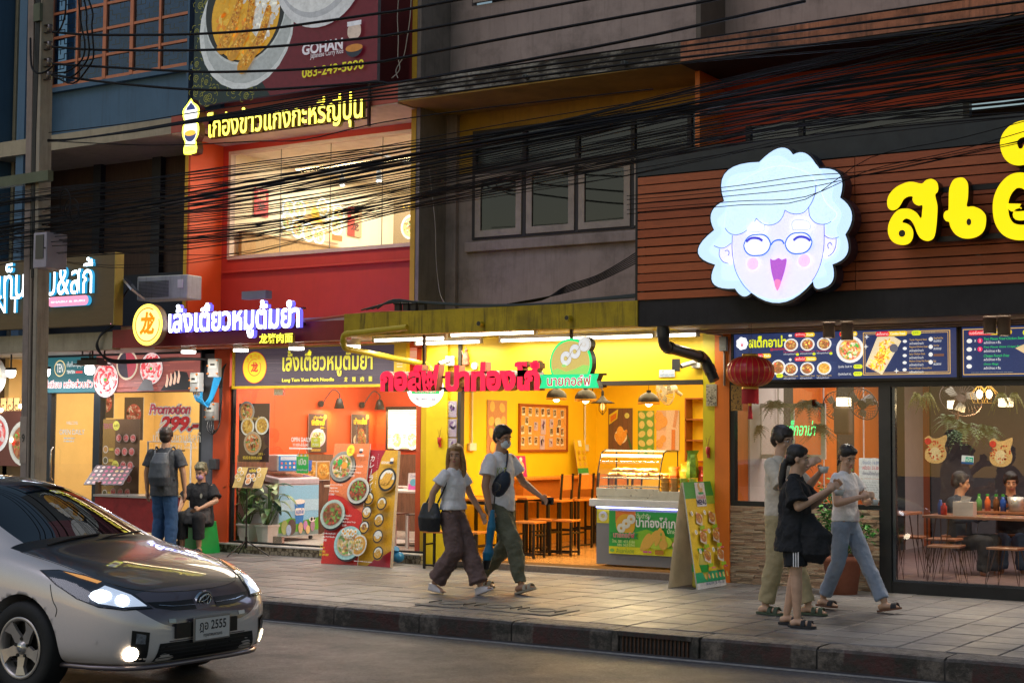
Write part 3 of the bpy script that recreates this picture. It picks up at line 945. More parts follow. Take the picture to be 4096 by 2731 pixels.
# ------ neighbour at far left
nb=thing('shophouse','dark shophouse at the far left edge behind the utility pole','building',(0,0,0),0,'row of shophouses')
wallbox('upper_wall',nb,M('dark_brown_wall',(.05,.03,.025),.8),-13,-8.05,.4,.6,3.,9)
wallbox('corner_trim',nb,M('cream_trim',(.35,.3,.2),.7),P(33,200,0).x-.02,P(37,200,0).x,0.,.06,3.,9)
wallbox('lower_front',nb,M('brown_front',(.12,.08,.05),.6),-13,-8.,.3,.4,0,2.78)
wallbox('balcony_slab',nb,BG,-13,-8.,-.4,.4,5.84,6.07)
wallbox('fanlight',nb,E('warm_fanlight',(1.,.62,.25),.9),-12.5,-7.6,.06,.09,1.9,2.15)
wallbox('shop_back',nb,M('warm_brown_wall',(.2,.12,.05),.6),-13,-7.5,.1,.14,0,1.9)
def area(par,loc,size,energy,col,rot=(0,0,0),spread=180,name='light'):
 l=bpy.data.lights.new(name,'AREA');l.shape='RECTANGLE';l.size=size[0];l.size_y=size[1];l.energy=energy;l.color=col;l.spread=R(spread)
 o=bpy.data.objects.new(name,l);COL.objects.link(o);o.location=loc;o.rotation_euler=rot
 if par is not None:o.parent=par
 return o
# ====== SIGNS
def face_split(vs,fs,depth):
 mi=[]
 for f in fs:
  mi.append(0 if all(abs(vs[i].y+depth/2)<1e-4 for i in f)else 1)
 return mi
def letters_sign(name,label,body,x0,x1,z0,z1,Y,depth,fm,sm,offset=.03,par=None,group=None,base=None,parts=True,cat='sign',res=3,spacing=1.):
 vs,fs=fit_text(body,x0,x1,z0,z1,offset=offset,extrude=depth/2,res=res,spacing=spacing)
 t=par or thing(name,label,cat,((x0+x1)/2,Y,z0),0,group)
 org=V((0,0,0))if par else V(((x0+x1)/2,Y,z0))
 for lv,lf in split_letters(vs,fs):
  m=MB();b=0
  mi=face_split(lv,lf,depth)
  m.v=[V((v.x-org.x,v.y+(0 if not par else Y),v.z-org.z))for v in lv]
  m.f=[list(f)for f in lf];m.mi=mi;m.c=[None]*len(lf);m.sm=[False]*len(lf)
  m.build('letter',[fm,sm],t)
 return t
def stroke(path,wd,closed=False):
 p=[V((a,0,b))for a,b in path]
 L=[];Rr=[]
 n=len(p)
 for i in range(n):
  w_=wd[i]if isinstance(wd,(list,tuple))else wd
  t=(p[min(i+1,n-1)]-p[max(i-1,0)]).normalized()
  nn=V((-t.z,0,t.x))*w_/2
  L.append(p[i]+nn);Rr.append(p[i]-nn)
 w0=wd[0]if isinstance(wd,(list,tuple))else wd;w1=wd[-1]if isinstance(wd,(list,tuple))else wd
 t0=(p[0]-p[1]).normalized();t1=(p[-1]-p[-2]).normalized()
 def cap(c,t,w_):
  a0=math.atan2(t.z,t.x)
  return[c+V((math.cos(a0+q),0,math.sin(a0+q)))*w_/2 for q in(PI/3,PI/6,0,-PI/6,-PI/3)]
 out=L+cap(p[-1],t1,w1)+Rr[::-1]+cap(p[0],t0,w0)
 return[(v.x,v.z)for v in out]
PURPLE_SIDE=M('dark_sign_side',(.02,.018,.025),.4)
# ---- curry shop: lit yellow letters over the upstairs window
x0,x1=P(479,320,-.5).x,P(836,275,-.5).x
zt_,zb_=P(782,216,-.5).z,P(777,297,-.5).z
EYL=E('lit_yellow_face',(1.,.86,.1),2.6)
t=letters_sign('channel_letter_sign','lit yellow Thai lettering above the red upstairs window','โกฮังข้าวแกงกะหรี่ญี่ปุ่น',x0,x1,zb_,zt_,-.5,.07,EYL,M('amber_return',(.35,.28,.02),.5),.018)
m=MB();m.box(x0-t.location.x,x1-t.location.x+.05,.045,.07,.1,.125).box(x0-t.location.x,x1-t.location.x+.05,.045,.07,.24,.26)
m.box(x1-t.location.x+.02,x1-t.location.x+.05,.04,.08,0.,.75)
for q in(-1.3,-.4,.6):m.box(q,q+.025,.05,.35,.25,.275)
area(t,(-.3,.15,.02),(2.8,.1),34,(1.,.8,.42),(R(25),0,0),name='back_glow')
m.build('sign_rail',M('brown_steel',(.07,.02,.015),.6),t)
fx=P(445,300,-.75).x
fz0=P(445,357,-.75).z;fz1=P(445,229,-.75).z;H_=fz1-fz0
t=thing('light_box_sign','tall narrow lit sign with yellow outline and bowl, left of the yellow letters','sign',(fx,-.75,fz0))
W_=.17
def figure_outline(k):
 o=[(0.,1.),(-.06,.95),(-.12,.89),(-.19,.83),(-.21,.74),(-.17,.63),(-.13,.585),(-.19,.53),(-.21,.42),(-.18,.31),(-.13,.22),(-.15,.17),(-.15,.02),(.15,.02),(.15,.2),(.13,.24),(.18,.31),(.21,.42),(.19,.53),(.13,.585),(.17,.63),(.21,.74),(.19,.83),(.12,.89),(.05,.93)]
 return[(x*k*H_*.98,.5*H_+(z-.5)*H_*(1-(1-k)*.35))for x,z in o]
m=MB();m.prism([tuple(v.xz)for v in spline([(x,0,z)for x,z in figure_outline(1.)],2,True)],-.06,.06,0,smi=1)
m.build('outline',[E('lit_lime_face',(.95,1.,.08),3.),M('maroon_return',(.12,.015,.02),.5)],t)
s=Sheet(.4,H_,.002,bgc=WHITE,outline=[(x+.2,z)for x,z in figure_outline(.8)])
s.poly([(.2+a*H_,.8*H_+b*H_)for a,b in((-.11,0),(.11,0),(.08,.06),(0.,.13),(-.05,.08),(-.09,.05))],(.02,.03,.12))
s.rect(.2-.13*H_,.765*H_,.2+.13*H_,.8*H_,(.75,.78,.85))
s.poly([(.2+.14*H_*math.cos(R(a)),.37*H_+.14*H_*math.sin(R(a)))for a in range(180,361,20)],(.03,.04,.12))
s.disc(.2,.385*H_,.135*H_,(.9,.42,.05),.05*H_)
s.rect(.2-.13*H_,.035*H_,.2+.13*H_,.16*H_,(.9,.95,.2))
s.text('GOHAN',.2-.11*H_,.06*H_,.2+.11*H_,.135*H_,(.75,.15,.02),offset=.01)
s.build('printed_face',PE(1.5),t,(-.2,-.063,0))
m=MB();m.box(-.02,.02,.06,.36,H_*.4,H_*.43);m.build('bracket',MATS['brown_steel'],t)
# ---- curry billboard
BY=-.55
A0=P(443,246,BY);A1=P(866,174,BY)
bw=A1.x-A0.x;bh=3.
def bl(px,py):
 v=P(px,py,BY);return(v.x-A0.x,v.z-A0.z)
s=Sheet(bw,bh,.06,edge=(.05,.05,.06),bgc=(.13,.008,.02))
s.poly([(0,0),(bw*.44,0),(bw*.36,.35),(bw*.5,1.1),(bw*.36,bh),(0,bh)],(.006,.022,.024))
rn=random.Random(21)
GOLD=(.34,.33,.04)
for i in range(46):
 cx=rn.uniform(.02,bw*.4);cz=rn.uniform(.03,1.75)
 if .42<cx<1.5 and .6<cz:continue
 r0=rn.uniform(.04,.08)
 pts=[(cx+r0*(.2+q/14)*math.cos(q*.75)*.62,cz+r0*(.2+q/14)*math.sin(q*.75)*.62)for q in range(16)]
 s.line(pts,.007,GOLD,up=(i==0))
 b0=rn.uniform(0,6)
 for k in range(5):
  a_=b0+k*1.1
  s.line([(cx+r0*1.4*math.cos(a_)+r0*.55*math.cos(a_-1.2+w_*.6),cz+r0*1.1*math.sin(a_)+r0*.5*math.sin(a_-1.2+w_*.6))for w_ in range(5)],.006,GOLD,up=False)
c1=bl(565,62);rb_=bl(565,62)[1]-bl(565,205)[1]
rb_=abs(rb_)
s.disc(c1[0],c1[1],rb_*1.,(.62,.66,.66),rb_)
s.disc(c1[0]+.02,c1[1]+.02,rb_*.93,(.42,.46,.46),rb_*.93)
s.disc(c1[0]-.02,c1[1]+.22,rb_*.86,(.55,.6,.6),rb_*.86)
s.disc(c1[0]-.02,c1[1]+.24,rb_*.84,(.016,.022,.024),rb_*.84,n=40)
s.disc(c1[0]-.01,c1[1]+.16,rb_*.72,(.78,.42,.03),rb_*.72,n=40)
for L in range(3):
 s.up()
 for i in range(70):
  a_=rn.uniform(-1.2,2.);q=rb_*math.sqrt(rn.uniform(.05,1))*.68
  x=c1[0]+.03+q*math.cos(a_)*.95;z=c1[1]+.24+q*math.sin(a_)*.95
  v=rn.uniform(.62,.85)
  s.mb.add([V((px,s.y,pz))for px,pz in ellipse(x,z,.055,.028,7,rn.uniform(0,3))],[tuple(range(7))],0,(v,v,v*.94))
for i in range(60):
 if i%20==0:s.up()
 a_=rn.uniform(2.2,5.2);q=rb_*math.sqrt(rn.random())*.66
 x=c1[0]+q*math.cos(a_)*.95;z=c1[1]+.14+q*math.sin(a_)
 c=rn.choice([(.85,.5,.05),(.8,.3,.03),(.9,.6,.12),(.7,.38,.03)])
 s.mb.add([V((px,s.y,pz))for px,pz in ellipse(x,z,.06,.035,6,rn.uniform(0,3))],[tuple(range(6))],0,c)
for(a_,b_,c_)in(((556,-10),(540,48),(512,110)),((582,-6),(572,60),(536,125)),((620,22),(600,90),(560,155))):
 pp=spline([(*bl(*q),0)for q in(a_,b_,c_)],7)
 pp=[(v.x,v.y)for v in pp]
 s.poly(stroke(pp,[.1+.1*(i/(len(pp)-1))for i in range(len(pp))]),(.62,.3,.03))
 for L in range(3):
  s.up()
  for i in range(55):
   k=rn.uniform(0,len(pp)-1.01);i0=int(k)
   x=pp[i0][0]+rn.uniform(-1,1)*(.035+.045*k/len(pp));z=pp[i0][1]+rn.uniform(-.04,.04)
   c=rn.choice([(.8,.45,.06),(.88,.58,.14),(.55,.24,.03),(.72,.36,.04),(.42,.14,.02)])
   s.mb.add([V((px,s.y,pz))for px,pz in ellipse(x,z,rn.uniform(.012,.03),rn.uniform(.008,.02),6,rn.uniform(0,3))],[tuple(range(6))],0,c)
c2=bl(738,-70);r2_=abs(bl(738,-70)[1]-bl(738,64)[1])
s.disc(c2[0],c2[1],r2_,(.62,.64,.66),n=44);s.disc(c2[0]-.05,c2[1]+.03,r2_*.86,(.45,.47,.5),n=44);s.disc(c2[0]-.08,c2[1]+.06,r2_*.8,(.68,.7,.7),n=44)
s.food(c2[0]-.1,c2[1]+.1,r2_*.72,'noodle',None,(.62,.5,.3),160,4)
ga=bl(698,130);gb=bl(792,92)
s.text('GOHAN',ga[0],ga[1],gb[0],ga[1]+(bl(698,104)[1]-ga[1]),(.75,.72,.78),offset=.035)
sa=bl(717,139);sb=bl(793,123)
s.text('Japanese Curry Rice',sa[0],sa[1]-.005,sb[0],sa[1]+.085,(.7,.68,.72),offset=.008)
pa=bl(698,182);pb=bl(840,160)
s.text('083-249-5090',pa[0],pa[1],pb[0],pa[1]+.13,(.72,.66,.02),offset=.02)
ea=bl(818,112)
s.poly([(ea[0]+.14*math.cos(R(a)),ea[1]+.12*math.sin(R(a)))for a in range(180,361,20)],(.02,.03,.05));s.disc(ea[0],ea[1],.14,(.55,.22,.04),.05)
s.poly(rrect(ea[0]-.11,ea[0]+.11,ea[1]+.12,ea[1]+.32,.08),(.62,.5,.42));s.rect(ea[0]-.115,ea[1]+.29,ea[0]+.115,ea[1]+.35,(.7,.72,.78))
o=s.build('billboard',printmat('billboard_print',.3,.4,.1,14),None,A0)
tag(o,'large billboard of fried prawn curry bowl with white and yellow lettering','billboard')
# ---- noodle shop: white letters, emblem and small yellow Chinese characters
cd=lambda cx,cy_:(287.1+cx*.18311,677.6+cy_*.18311)
Y=-1.52
x0=P(*cd(567,480),Y).x;x1=P(*cd(2208,405),Y).x
zt_=P(*cd(1050,100),Y).z;zb_=P(*cd(1620,537),Y).z
EWH=E('lit_white_face',(.8,.88,1.),5.)
EBL=E('blue_halo_return',(.14,.12,1.),1.5,(.05,.04,.2))
t=letters_sign('channel_letter_sign','white lit Thai lettering with violet glow on the red canopy','เล้งเตี๋ยวหมูต้มยำ',x0,x1,zb_,zt_,Y,.07,EWH,EBL,.022)
m=MB();m.box(x0-t.location.x,x1-t.location.x,.05,.09,.14,.17).box(x0-t.location.x,x1-t.location.x,.05,.09,.34,.36);m.build('sign_rail',MATS['brown_steel'],t)
area(t,(0,.25,.5),(2.,.1),10,(.3,.1,1.),(R(115),0,0),name='halo_light')
m=MB();m.box(.05,.45,.08,.2,.5,.6);m.build('power_box',M('grey_box',(.3,.28,.3),.5),t)
x0=P(*cd(1700,540),Y).x;x1=P(*cd(2120,540),Y).x;z0=P(*cd(1900,604),Y).z;z1=P(*cd(1900,480),Y).z
letters_sign('channel_letter_sign','small yellow Chinese characters hanging below the white Thai lettering','龙猪肉面',x0,x1,z0,z1,Y,.05,E('lit_yellow_small',(1.,.9,.06),2.2),M('amber_return2',(.3,.22,.02),.5),.022)
c=P(*cd(318,375),-1.6);r=(P(*cd(318,115),-1.6).z-P(*cd(318,636),-1.6).z)/2
t=thing('light_box_sign','round yellow lit emblem with one orange Chinese character','sign',(c.x,-1.6,c.z))
m=MB();m.prism(ellipse(0,0,r,r,40),-.05,.05,0,smi=1);m.build('box',[E('lit_yellow_disc',(1.,.8,.1),2.),M('bronze_return',(.2,.1,.04),.4)],t)
s=Sheet(1,1,.002,bgc=(.98,.85,.28),outline=ellipse(0,0,r*.86,r*.86,36))
rg=[(r*.8*math.cos(R(a)),r*.8*math.sin(R(a)))for a in range(62,380,9)]
s.line(rg,r*.065,(.85,.2,0.))
s.text('龙',-r*.52,-r*.5,r*.5,r*.62,(.85,.2,0.),offset=.045,shear=.1)
s.build('printed_face',PE(1.5),t,(0,-.053,0))
# ---- noodle shop board
Y=-.06
x0=P(540,850,Y).x;x1=P(908,840,Y).x;x2=P(936,840,Y).x;z0=P(540,888,Y).z;z1=P(540,806,Y).z+.02
z0=P(540,887,Y).z
t=thing('shop_sign_board','dark striped sign board in a yellow frame with yellow Thai and English lettering','sign',(x0,Y,z0))
Wd=x2-x0;Hd=z1-z0;Wp=x1-x0
s=Sheet(Wp,Hd,.04,bgc=(.075,.055,.085),edge=(.6,.42,.02))
rn=random.Random(2);s.up()
for i in range(60):
 zz=rn.uniform(.02,Hd-.02);xx=rn.uniform(0,Wp*.7);v=rn.uniform(.7,1.5)
 s.mb.add([V((xx,s.y,zz)),V((min(xx+rn.uniform(.3,1),Wp),s.y,zz)),V((min(xx+.5,Wp),s.y,zz+.006)),V((xx,s.y,zz+.006))],[(0,1,2,3)],0,(.09*v,.065*v,.09*v))
ec=(.36,Hd*.5);er=Hd*.43
s.disc(*ec,er,(.7,.05,.03),n=36);s.disc(*ec,er*.96,(.95,.72,.03),n=36)
s.line([(ec[0]+er*.52*math.cos(R(a)),ec[1]+er*.52*math.sin(R(a)))for a in range(70,400,12)],.008,(.7,.05,.02))
s.text('龙',ec[0]-er*.3,ec[1]-er*.3,ec[0]+er*.3,ec[1]+er*.34,(.7,.05,.02),offset=.04)
for i,ch in enumerate('龙猪肉面'):
 a=R(140-i*27);xx=ec[0]+er*.74*math.cos(a);zz=ec[1]+er*.74*math.sin(a)
 s.text(ch,xx-.028,zz-.028,xx+.028,zz+.028,(.75,.3,.02),up=None)if False else s.text(ch,xx-.028,zz-.028,xx+.028,zz+.028,(.7,.25,.02))
def bx(px):return P(px,840,Y).x-x0
s.text('เล้งเตี๋ยวหมูต้มยำ',bx(650),Hd*.22,bx(857),Hd*.93,(.93,.85,.08),offset=.022)
s.text('Leng Tom Yum Pork Noodle',bx(650),Hd*.07,bx(769),Hd*.19,(.93,.85,.08),offset=.03)
for i,ch in enumerate('龙猪肉面'):s.text(ch,bx(792+i*19),Hd*.075,bx(792+i*19)+.06,Hd*.2,(.93,.85,.08),offset=.012)
s.build('printed_face',PE(.45),t,(0,0,0))
f=MB();f.box(-.03,Wd,-.03,.05,-.035,0.).box(-.03,Wd,-.03,.05,Hd,Hd+.03).box(-.03,0,-.03,.05,0,Hd).box(Wp,Wd,-.03,.05,0,Hd)
f.build('frame',M('golden_frame',(.75,.5,.02),.4),t)
m=MB()
for i in range(4):m.box(Wp+.05,Wd-.06,-.036,-.028,Hd*.42+i*.035,Hd*.42+i*.035+.014)
m.build('vent_slot',M('vent_dark',(.9,.8,.5),.5),t)
# ---- doughnut shop: red channel letters on a hanging rail
Y=-1.2
qd=lambda cx,cy_:(861.3+cx*.23437,758+cy_*.23437)
ERD=E('lit_red_face',(1.,.015,.06),1.25)
RSD=M('pale_red_return',(.35,.13,.1),.35)
t=thing('channel_letter_sign','hanging red and pink lit Thai lettering in front of the yellow shop','sign',(P(1060,870,Y).x,Y,P(1060,899,Y).z))
ox,oz=t.location.x,t.location.z
for body,a_,b_,top in(('กอล์ฟ',80,655,(430,342)),('ปาท่องโก๋',715,1640,(1590,300))):
 x0=P(*qd(a_,500),Y).x-ox;x1=P(*qd(b_,500),Y).x-ox
 z0=P(*qd(a_+20,604),Y).z-oz;z1=P(*qd(*top),Y).z-oz
 letters_sign('','',body,x0,x1,z0,z1,0,.12,ERD,RSD,.055,par=t)
xa=P(*qd(85,500),Y).x-ox;xb=P(*qd(2250,500),Y).x-ox
m=MB();m.box(xa,xb,.03,.05,.03,.055).box(xa,xb,.03,.05,.16,.185)
for q in(460,1905):
 xx=P(*qd(q,300),Y).x-ox;m.box(xx-.015,xx+.015,.03,.06,.16,2.83-oz)
m.build('hanging_rail',M('rusty_brown_steel',(.06,.02,.012),.6),t)
Y=-1.24
def q3(cx,cy_):
 v=P(*qd(cx,cy_),Y);return v
cc=q3(1940,300);r=abs(q3(1733,320).x-q3(2150,320).x)/2
t=thing('light_box_sign','round green and gold lit emblem with twisted doughnut over a green ribbon','sign',(cc.x,Y,q3(1940,570).z))
oz=t.location.z;ox=cc.x
cz=q3(1940,325).z-oz
def L2(cx,cy_):
 v=q3(cx,cy_);return(v.x-ox,v.z-oz)
m=MB()
EGR=E('lit_green_face',(.02,.85,.22),.9)
DGS=M('dark_green_return',(.02,.02,.02),.5)
up_=ellipse(0,cz,r,r,40)
m.prism([p for p in up_],-.05,.05,0,smi=1)
m.prism(ellipse(*L2(2080,142),.078,.085,28),-.052,.05,2,smi=1)
m.build('box',[EGR,DGS,E('lit_grey_face',(.65,.67,.7),.8)],t)
s=Sheet(1,1,.002,bgc=(.66,.5,.14),outline=ellipse(0,cz,r*.9,r*.9,36))
s.poly([(-r*.9+.005,cz-r*.3),(-r*.6,cz-r*.2),(-r*.2,cz-r*.35),(r*.2,cz-r*.25),(r*.6,cz-r*.08),(r*.88,cz-r*.12),(r*.8,cz-r*.44),(r*.5,cz-r*.74),(0,cz-r*.89),(-r*.5,cz-r*.74),(-r*.8,cz-r*.4)],(.35,.75,.15))
for k,(cx,cy_)in enumerate(((1898,280),(1988,212),(2078,142))):
 a=L2(cx,cy_);s.disc(*a,.074,(.25,.16,.04),.083);s.disc(*a,.07,(.74,.75,.77),.079)
for k,(cx,cy_)in enumerate(((1898,280),(1988,212),(2078,142))):
 a=L2(cx,cy_);s.disc(*a,.024,(.25,.16,.04),.026);s.disc(*a,.02,(.7,.55,.18)if k<2 else(.8,.8,.8),.022)
 if k<2:
  b=L2(*((1943,246),(2033,177))[k]);s.line([(b[0]-.035,b[1]-.045),(b[0]-.005,b[1]-.005),(b[0]+.01,b[1]+.02),(b[0]+.03,b[1]+.05)],.006,(.25,.16,.04))
s.disc(*L2(1885,352),.03,(.35,.75,.2),.015)
s.build('printed_face',PE(.85),t,(0,-.056,0))
m=MB();m.prism([L2(*q)for q in((1650,440),(2228,430),(2205,497),(2228,568),(1645,572),(1668,505))],-.075,.03,0,smi=1);m.build('ribbon',[E('lit_green_ribbon',(.02,.75,.28),.9),DGS],t)
s=Sheet(.01,.01,.001,bgc=(.02,.6,.2))
a=L2(1725,552);b=L2(2150,442)
s.text('นายกอล์ฟ',a[0],a[1]+.005,b[0],b[1],(.55,.03,.06),halo=(.9,.9,.9),hw=.035,offset=.01)
s.build('lettering',PE(.8),t,(0,-.079,0))
c=P(977,893,-.6);
t=thing('projecting_sign','round white lit sign with green ribbon half hidden behind the red lettering','sign',(c.x,-.6,c.z),R(38))
m=MB();m.prism(ellipse(0,0,.225,.225,36),-.05,.05,0,smi=1);m.build('box',[E('lit_pale_disc',(.85,.88,.95),.9),M('black_return',(.02,.02,.025),.5)],t)
s=Sheet(1,1,.002,bgc=(.75,.77,.8),outline=ellipse(0,0,.19,.19,30))
s.rect(-.17,-.06,.17,.03,(.02,.4,.1));s.text('นายกอล์ฟ',-.13,-.045,.13,.03,(.6,.03,.05),halo=WHITE,hw=.03)
s.text('081-433-5166',-.12,-.14,.12,-.105,(.1,.1,.15))
s.build('printed_face',PE(.8),t,(0,-.053,0))
m=MB();m.box(.2,.62,-.02,.02,-.03,0.);m.build('bracket',BF,t)
# ---- steak restaurant: slatted sign front, big head light box, fat yellow letters
t=thing('slatted_sign_wall','tall panel of orange horizontal slats above the black canopy','sign wall',(4.,-1.4,3.07))
SLM=[M('orange_slat_%d'%i,c,.5,var=.15,scale=4,wood='x',bmp=.15)for i,c in enumerate([(.5,.115,.032),(.46,.1,.028),(.54,.13,.038)])]
rs=random.Random(8)
zt2=4.4-3.07;n=14;ph=zt2/n
for i in range(n):
 for(xa,xb)in((0.,2.42),(2.425,4.85),(4.855,5.5)):
  m=MB();m.box(xa+.001,xb-.001,-.018+rs.uniform(-.003,.003),0.,i*ph+.004,(i+1)*ph-rs.uniform(.008,.013))
  m.build('slat',SLM[rs.randrange(3)],t)
m=MB()
for xx in(.02,1.2,2.4,3.6,4.8):m.box(xx,xx+.05,.002,.05,0,zt2+.2)
m.build('batten',BF,t)
m=MB();m.box(0,5.5,-.02,.1,zt2+.003,zt2+.26);m.build('dark_top_panel',M('charcoal_panel',(.018,.022,.024),.5,var=.3),t)
m=MB();m.box(0,5.5,.12,.13,0,zt2);m.build('backing',M('grey_backing',(.12,.1,.09),.8),t)
m=MB();m.box(-.03,-.002,-.015,.1,0,zt2+.26);m.build('end_trim',BF,t)
Y=-1.66
gd=lambda cx,cy_:((2780+cx*.41463)/1.74149,(570+cy_*.41463)/1.74149)
C0=P(*gd(820,800),Y)
def G(cx,cy_):
 v=P(*gd(cx,cy_),Y);return(v.x-C0.x,v.z-C0.z)
t=thing('light_box_sign','huge glowing white cartoon head with curly hair and glasses on the orange slats','sign',(C0.x,Y,C0.z))
def scallop(pts,kpm=9):
 out=[]
 for(a,mid,b)in pts:
  A=V((*G(*a),0));Mi=V((*G(*mid),0));B=V((*G(*b),0))
  ctrl=Mi*2-(A+B)/2
  for k in range(kpm):
   u=k/kpm;out.append(tuple(((1-u)**2*A+2*u*(1-u)*ctrl+u*u*B).xy))
 return out
arcs=[((655,203),(850,68),(980,133)),((980,133),(1110,125),(1220,268)),((1220,268),(1425,320),(1432,545)),((1432,545),(1545,700),(1482,898)),((1482,898),(1500,1080),(1358,1185)),((1358,1185),(1360,1340),(1255,1413)),((1255,1413),(1195,1410),(1172,1345)),((1172,1345),(880,1550),(578,1455)),((578,1455),(500,1490),(422,1416)),((422,1416),(215,1370),(232,1187)),((232,1187),(65,1060),(222,855)),((222,855),(195,690),(318,577)),((318,577),(335,300),(655,203))]
outl=scallop(arcs)
m=MB();m.prism(outl,-.09,.09,0,smi=1)
m.build('box',[E('lit_sky_face',(.52,.72,1.),1.),M('black_return2',(.012,.012,.03),.35)],t)
cen=V((0,0));big=[]
n_=len(outl)
for i in range(n_):
 a=V(outl[i-1]);b=V(outl[(i+1)%n_]);tt=(b-a).normalized();nn=V((-tt.y,tt.x));big.append(tuple(V(outl[i])+nn*.02))
m=MB();m.prism(big,-.075,.12,0);m.build('rim',MATS['black_return2'],t)
s=Sheet(.01,.01,.0005,bgc=(.6,.75,1.))
HL=(.6,.8,1.);HD=(.4,.62,.98);SK=(.7,.7,1.);LN=(.09,.12,.5)
pol=lambda pts,c,k=5:s.poly([tuple(v.xy)for v in spline([(*G(*q),0)for q in pts],k,True)],c)
pol([(340,420),(420,330),(640,285),(690,190),(850,150),(980,220),(1180,210),(1280,350),(1360,420),(1350,560),(1440,700),(1390,850),(1430,980),(1380,1120),(1270,1180),(1270,1300),(900,1300),(500,1330),(300,1320),(300,1160),(180,1050),(300,880),(260,760),(400,600)],HL)
pol([(1205,425),(1200,520),(1135,640),(1140,720),(1200,790),(1270,795),(1240,640),(1215,520)],(.42,.62,1.))
pol([(405,905),(402,1050),(430,1230),(560,1430),(700,1500),(850,1522),(1000,1480),(1150,1360),(1250,1190),(1282,1020),(1284,800),(1135,640),(1000,640),(850,650),(630,740),(500,850)],SK)
pol([(284,1040),(278,1100),(310,1160),(360,1178),(402,1165),(402,990),(340,1010)],(.78,.76,.98));pol([(1285,915),(1282,1110),(1320,1115),(1380,1070),(1402,1010),(1400,935),(1340,930)],(.78,.76,.98))
pol([(330,838),(370,885),(432,902),(510,880),(590,810),(632,745),(690,795),(750,811),(830,790),(885,730),(906,665),(960,695),(1030,703),(1100,680),(1135,640),(1190,530),(1205,425),(1100,300),(800,250),(450,420),(350,640)],HL)
pol([(1135,640),(1145,720),(1190,780),(1285,802),(1352,776),(1400,700),(1300,600),(1205,425)],HL)
ln=lambda pts,wd=.0075,c=LN,k=6:s.line([tuple(v.xy)for v in spline([(*G(*q),0)for q in pts],k)],wd,c)
ln([(330,838),(370,885),(432,902),(510,880),(590,810),(632,745)]);ln([(632,745),(690,795),(750,811),(830,790),(885,730),(906,665)]);ln([(906,665),(960,695),(1030,703),(1100,680),(1160,600),(1195,510),(1205,425)])
ln([(1135,635),(1145,720),(1190,780),(1250,802),(1310,798),(1352,776)]);ln([(1285,905),(1320,930),(1370,938),(1425,925)]);ln([(228,1008),(290,1030),(340,1020),(392,982)])
ln([(404,908),(402,1050),(430,1230),(500,1370),(578,1455)]);ln([(1286,800),(1283,1020),(1250,1190),(1200,1300),(1170,1345)])
ln([(282,1040),(280,1105),(315,1160),(370,1178)]);ln([(1403,935),(1398,1010),(1370,1075),(1320,1112)])
ln([(335,1058),(360,1052),(375,1075),(365,1100)]);ln([(1362,1000),(1345,978),(1322,1000),(1330,1035)])
for(q,r2)in(((383,1158),.019),((1300,1095),.019)):s.disc(*G(*q),r2*1.25,(.95,.98,1.))
for q in((605,1180),(1100,1152)):
 s.disc(*G(*q),.062,(.82,.55,.85))
 s.up()
 for k in(-1,0,1):
  g=G(*q);s.line([(g[0]+k*.02-.01,g[1]-.03),(g[0]+k*.02+.01,g[1]+.03)],.004,(.7,.4,.8),up=False)
pol([(985,780),(1010,765),(1080,762),(1140,778),(1162,825),(1135,857),(990,856),(982,820)],(.86,.94,1.),3);pol([(550,862),(600,790),(650,780),(722,815),(710,868),(568,882)],(.86,.94,1.),3)
ln([(990,856),(982,800),(1010,765),(1080,762),(1140,778),(1162,825),(1135,857),(990,856)],.004);ln([(568,882),(710,868),(722,815)],.004)
for(gx_,gy_)in((650,1003),(1048,985)):
 a=G(gx_-133,gy_+115);b=G(gx_+133,gy_-115)
 o1=rrect(a[0],b[0],a[1],b[1],.12,8);i1=rrect(a[0]+.012,b[0]-.012,a[1]+.012,b[1]-.012,.11,8)
 s.poly(o1,(.02,.14,.62));s.poly(i1,(.8,.84,1.))
ln([(786,1000),(810,970),(850,955),(890,962),(908,990)],.014,(.02,.14,.62))
ln([(550,970),(585,942),(625,935),(670,942),(698,960)],.024,(.07,.07,.42));ln([(1005,955),(1040,930),(1085,925),(1130,938),(1158,960)],.024,(.07,.07,.42))
pol([(777,1140),(800,1146),(825,1145),(858,1128),(890,1145),(935,1135),(925,1220),(890,1340),(848,1442),(820,1370),(790,1260)],(.42,.1,.55),3);pol([(820,1345),(850,1330),(882,1350),(875,1390),(848,1440),(822,1390)],(.85,.22,.5),3)
s.build('printed_face',PE(1.05),t,(0,-.0925,0))
area(t,(0,-.2,0),(1.4,1.2),7,(.62,.75,1.),(R(-90),0,0)).name='glow'
yd=lambda cx,cy_:((3500+cx*.3443)/1.74149,(480+cy_*.3443)/1.74149)
Y=-1.64
C0=P(*yd(900,1400),Y)
def K(cx,cy_):
 v=P(*yd(cx,cy_),Y);return(v.x-C0.x,v.z-C0.z)
t=thing('channel_letter_sign','fat round yellow lit Thai letters on black rails over the slats','sign',(C0.x,Y,C0.z))
EY2=E('lit_fat_yellow',(1.,.76,0.),.92);BS=M('black_letter_return',(.02,.016,.006),.35)
so=[(175,960),(200,880),(280,795),(400,740),(480,735),(575,755),(625,715),(690,700),(750,735),(768,800),(760,850),(732,890),(757,1000),(757,1100),(745,1250),(725,1360),(690,1405),(630,1418),(560,1385),(520,1320),(490,1240),(450,1180),(400,1158),(365,1175),(355,1203),(400,1215),(450,1250),(478,1310),(470,1390),(430,1445),(360,1465),(270,1445),(210,1390),(183,1300),(200,1200),(250,1110),(310,1055),(380,1043),(450,1052),(520,1095),(567,1155),(580,1080),(583,1008),(540,1010),(490,985),(468,940),(470,905),(420,905),(370,935),(340,985),(310,1030),(270,1058),(225,1062),(185,1030)]
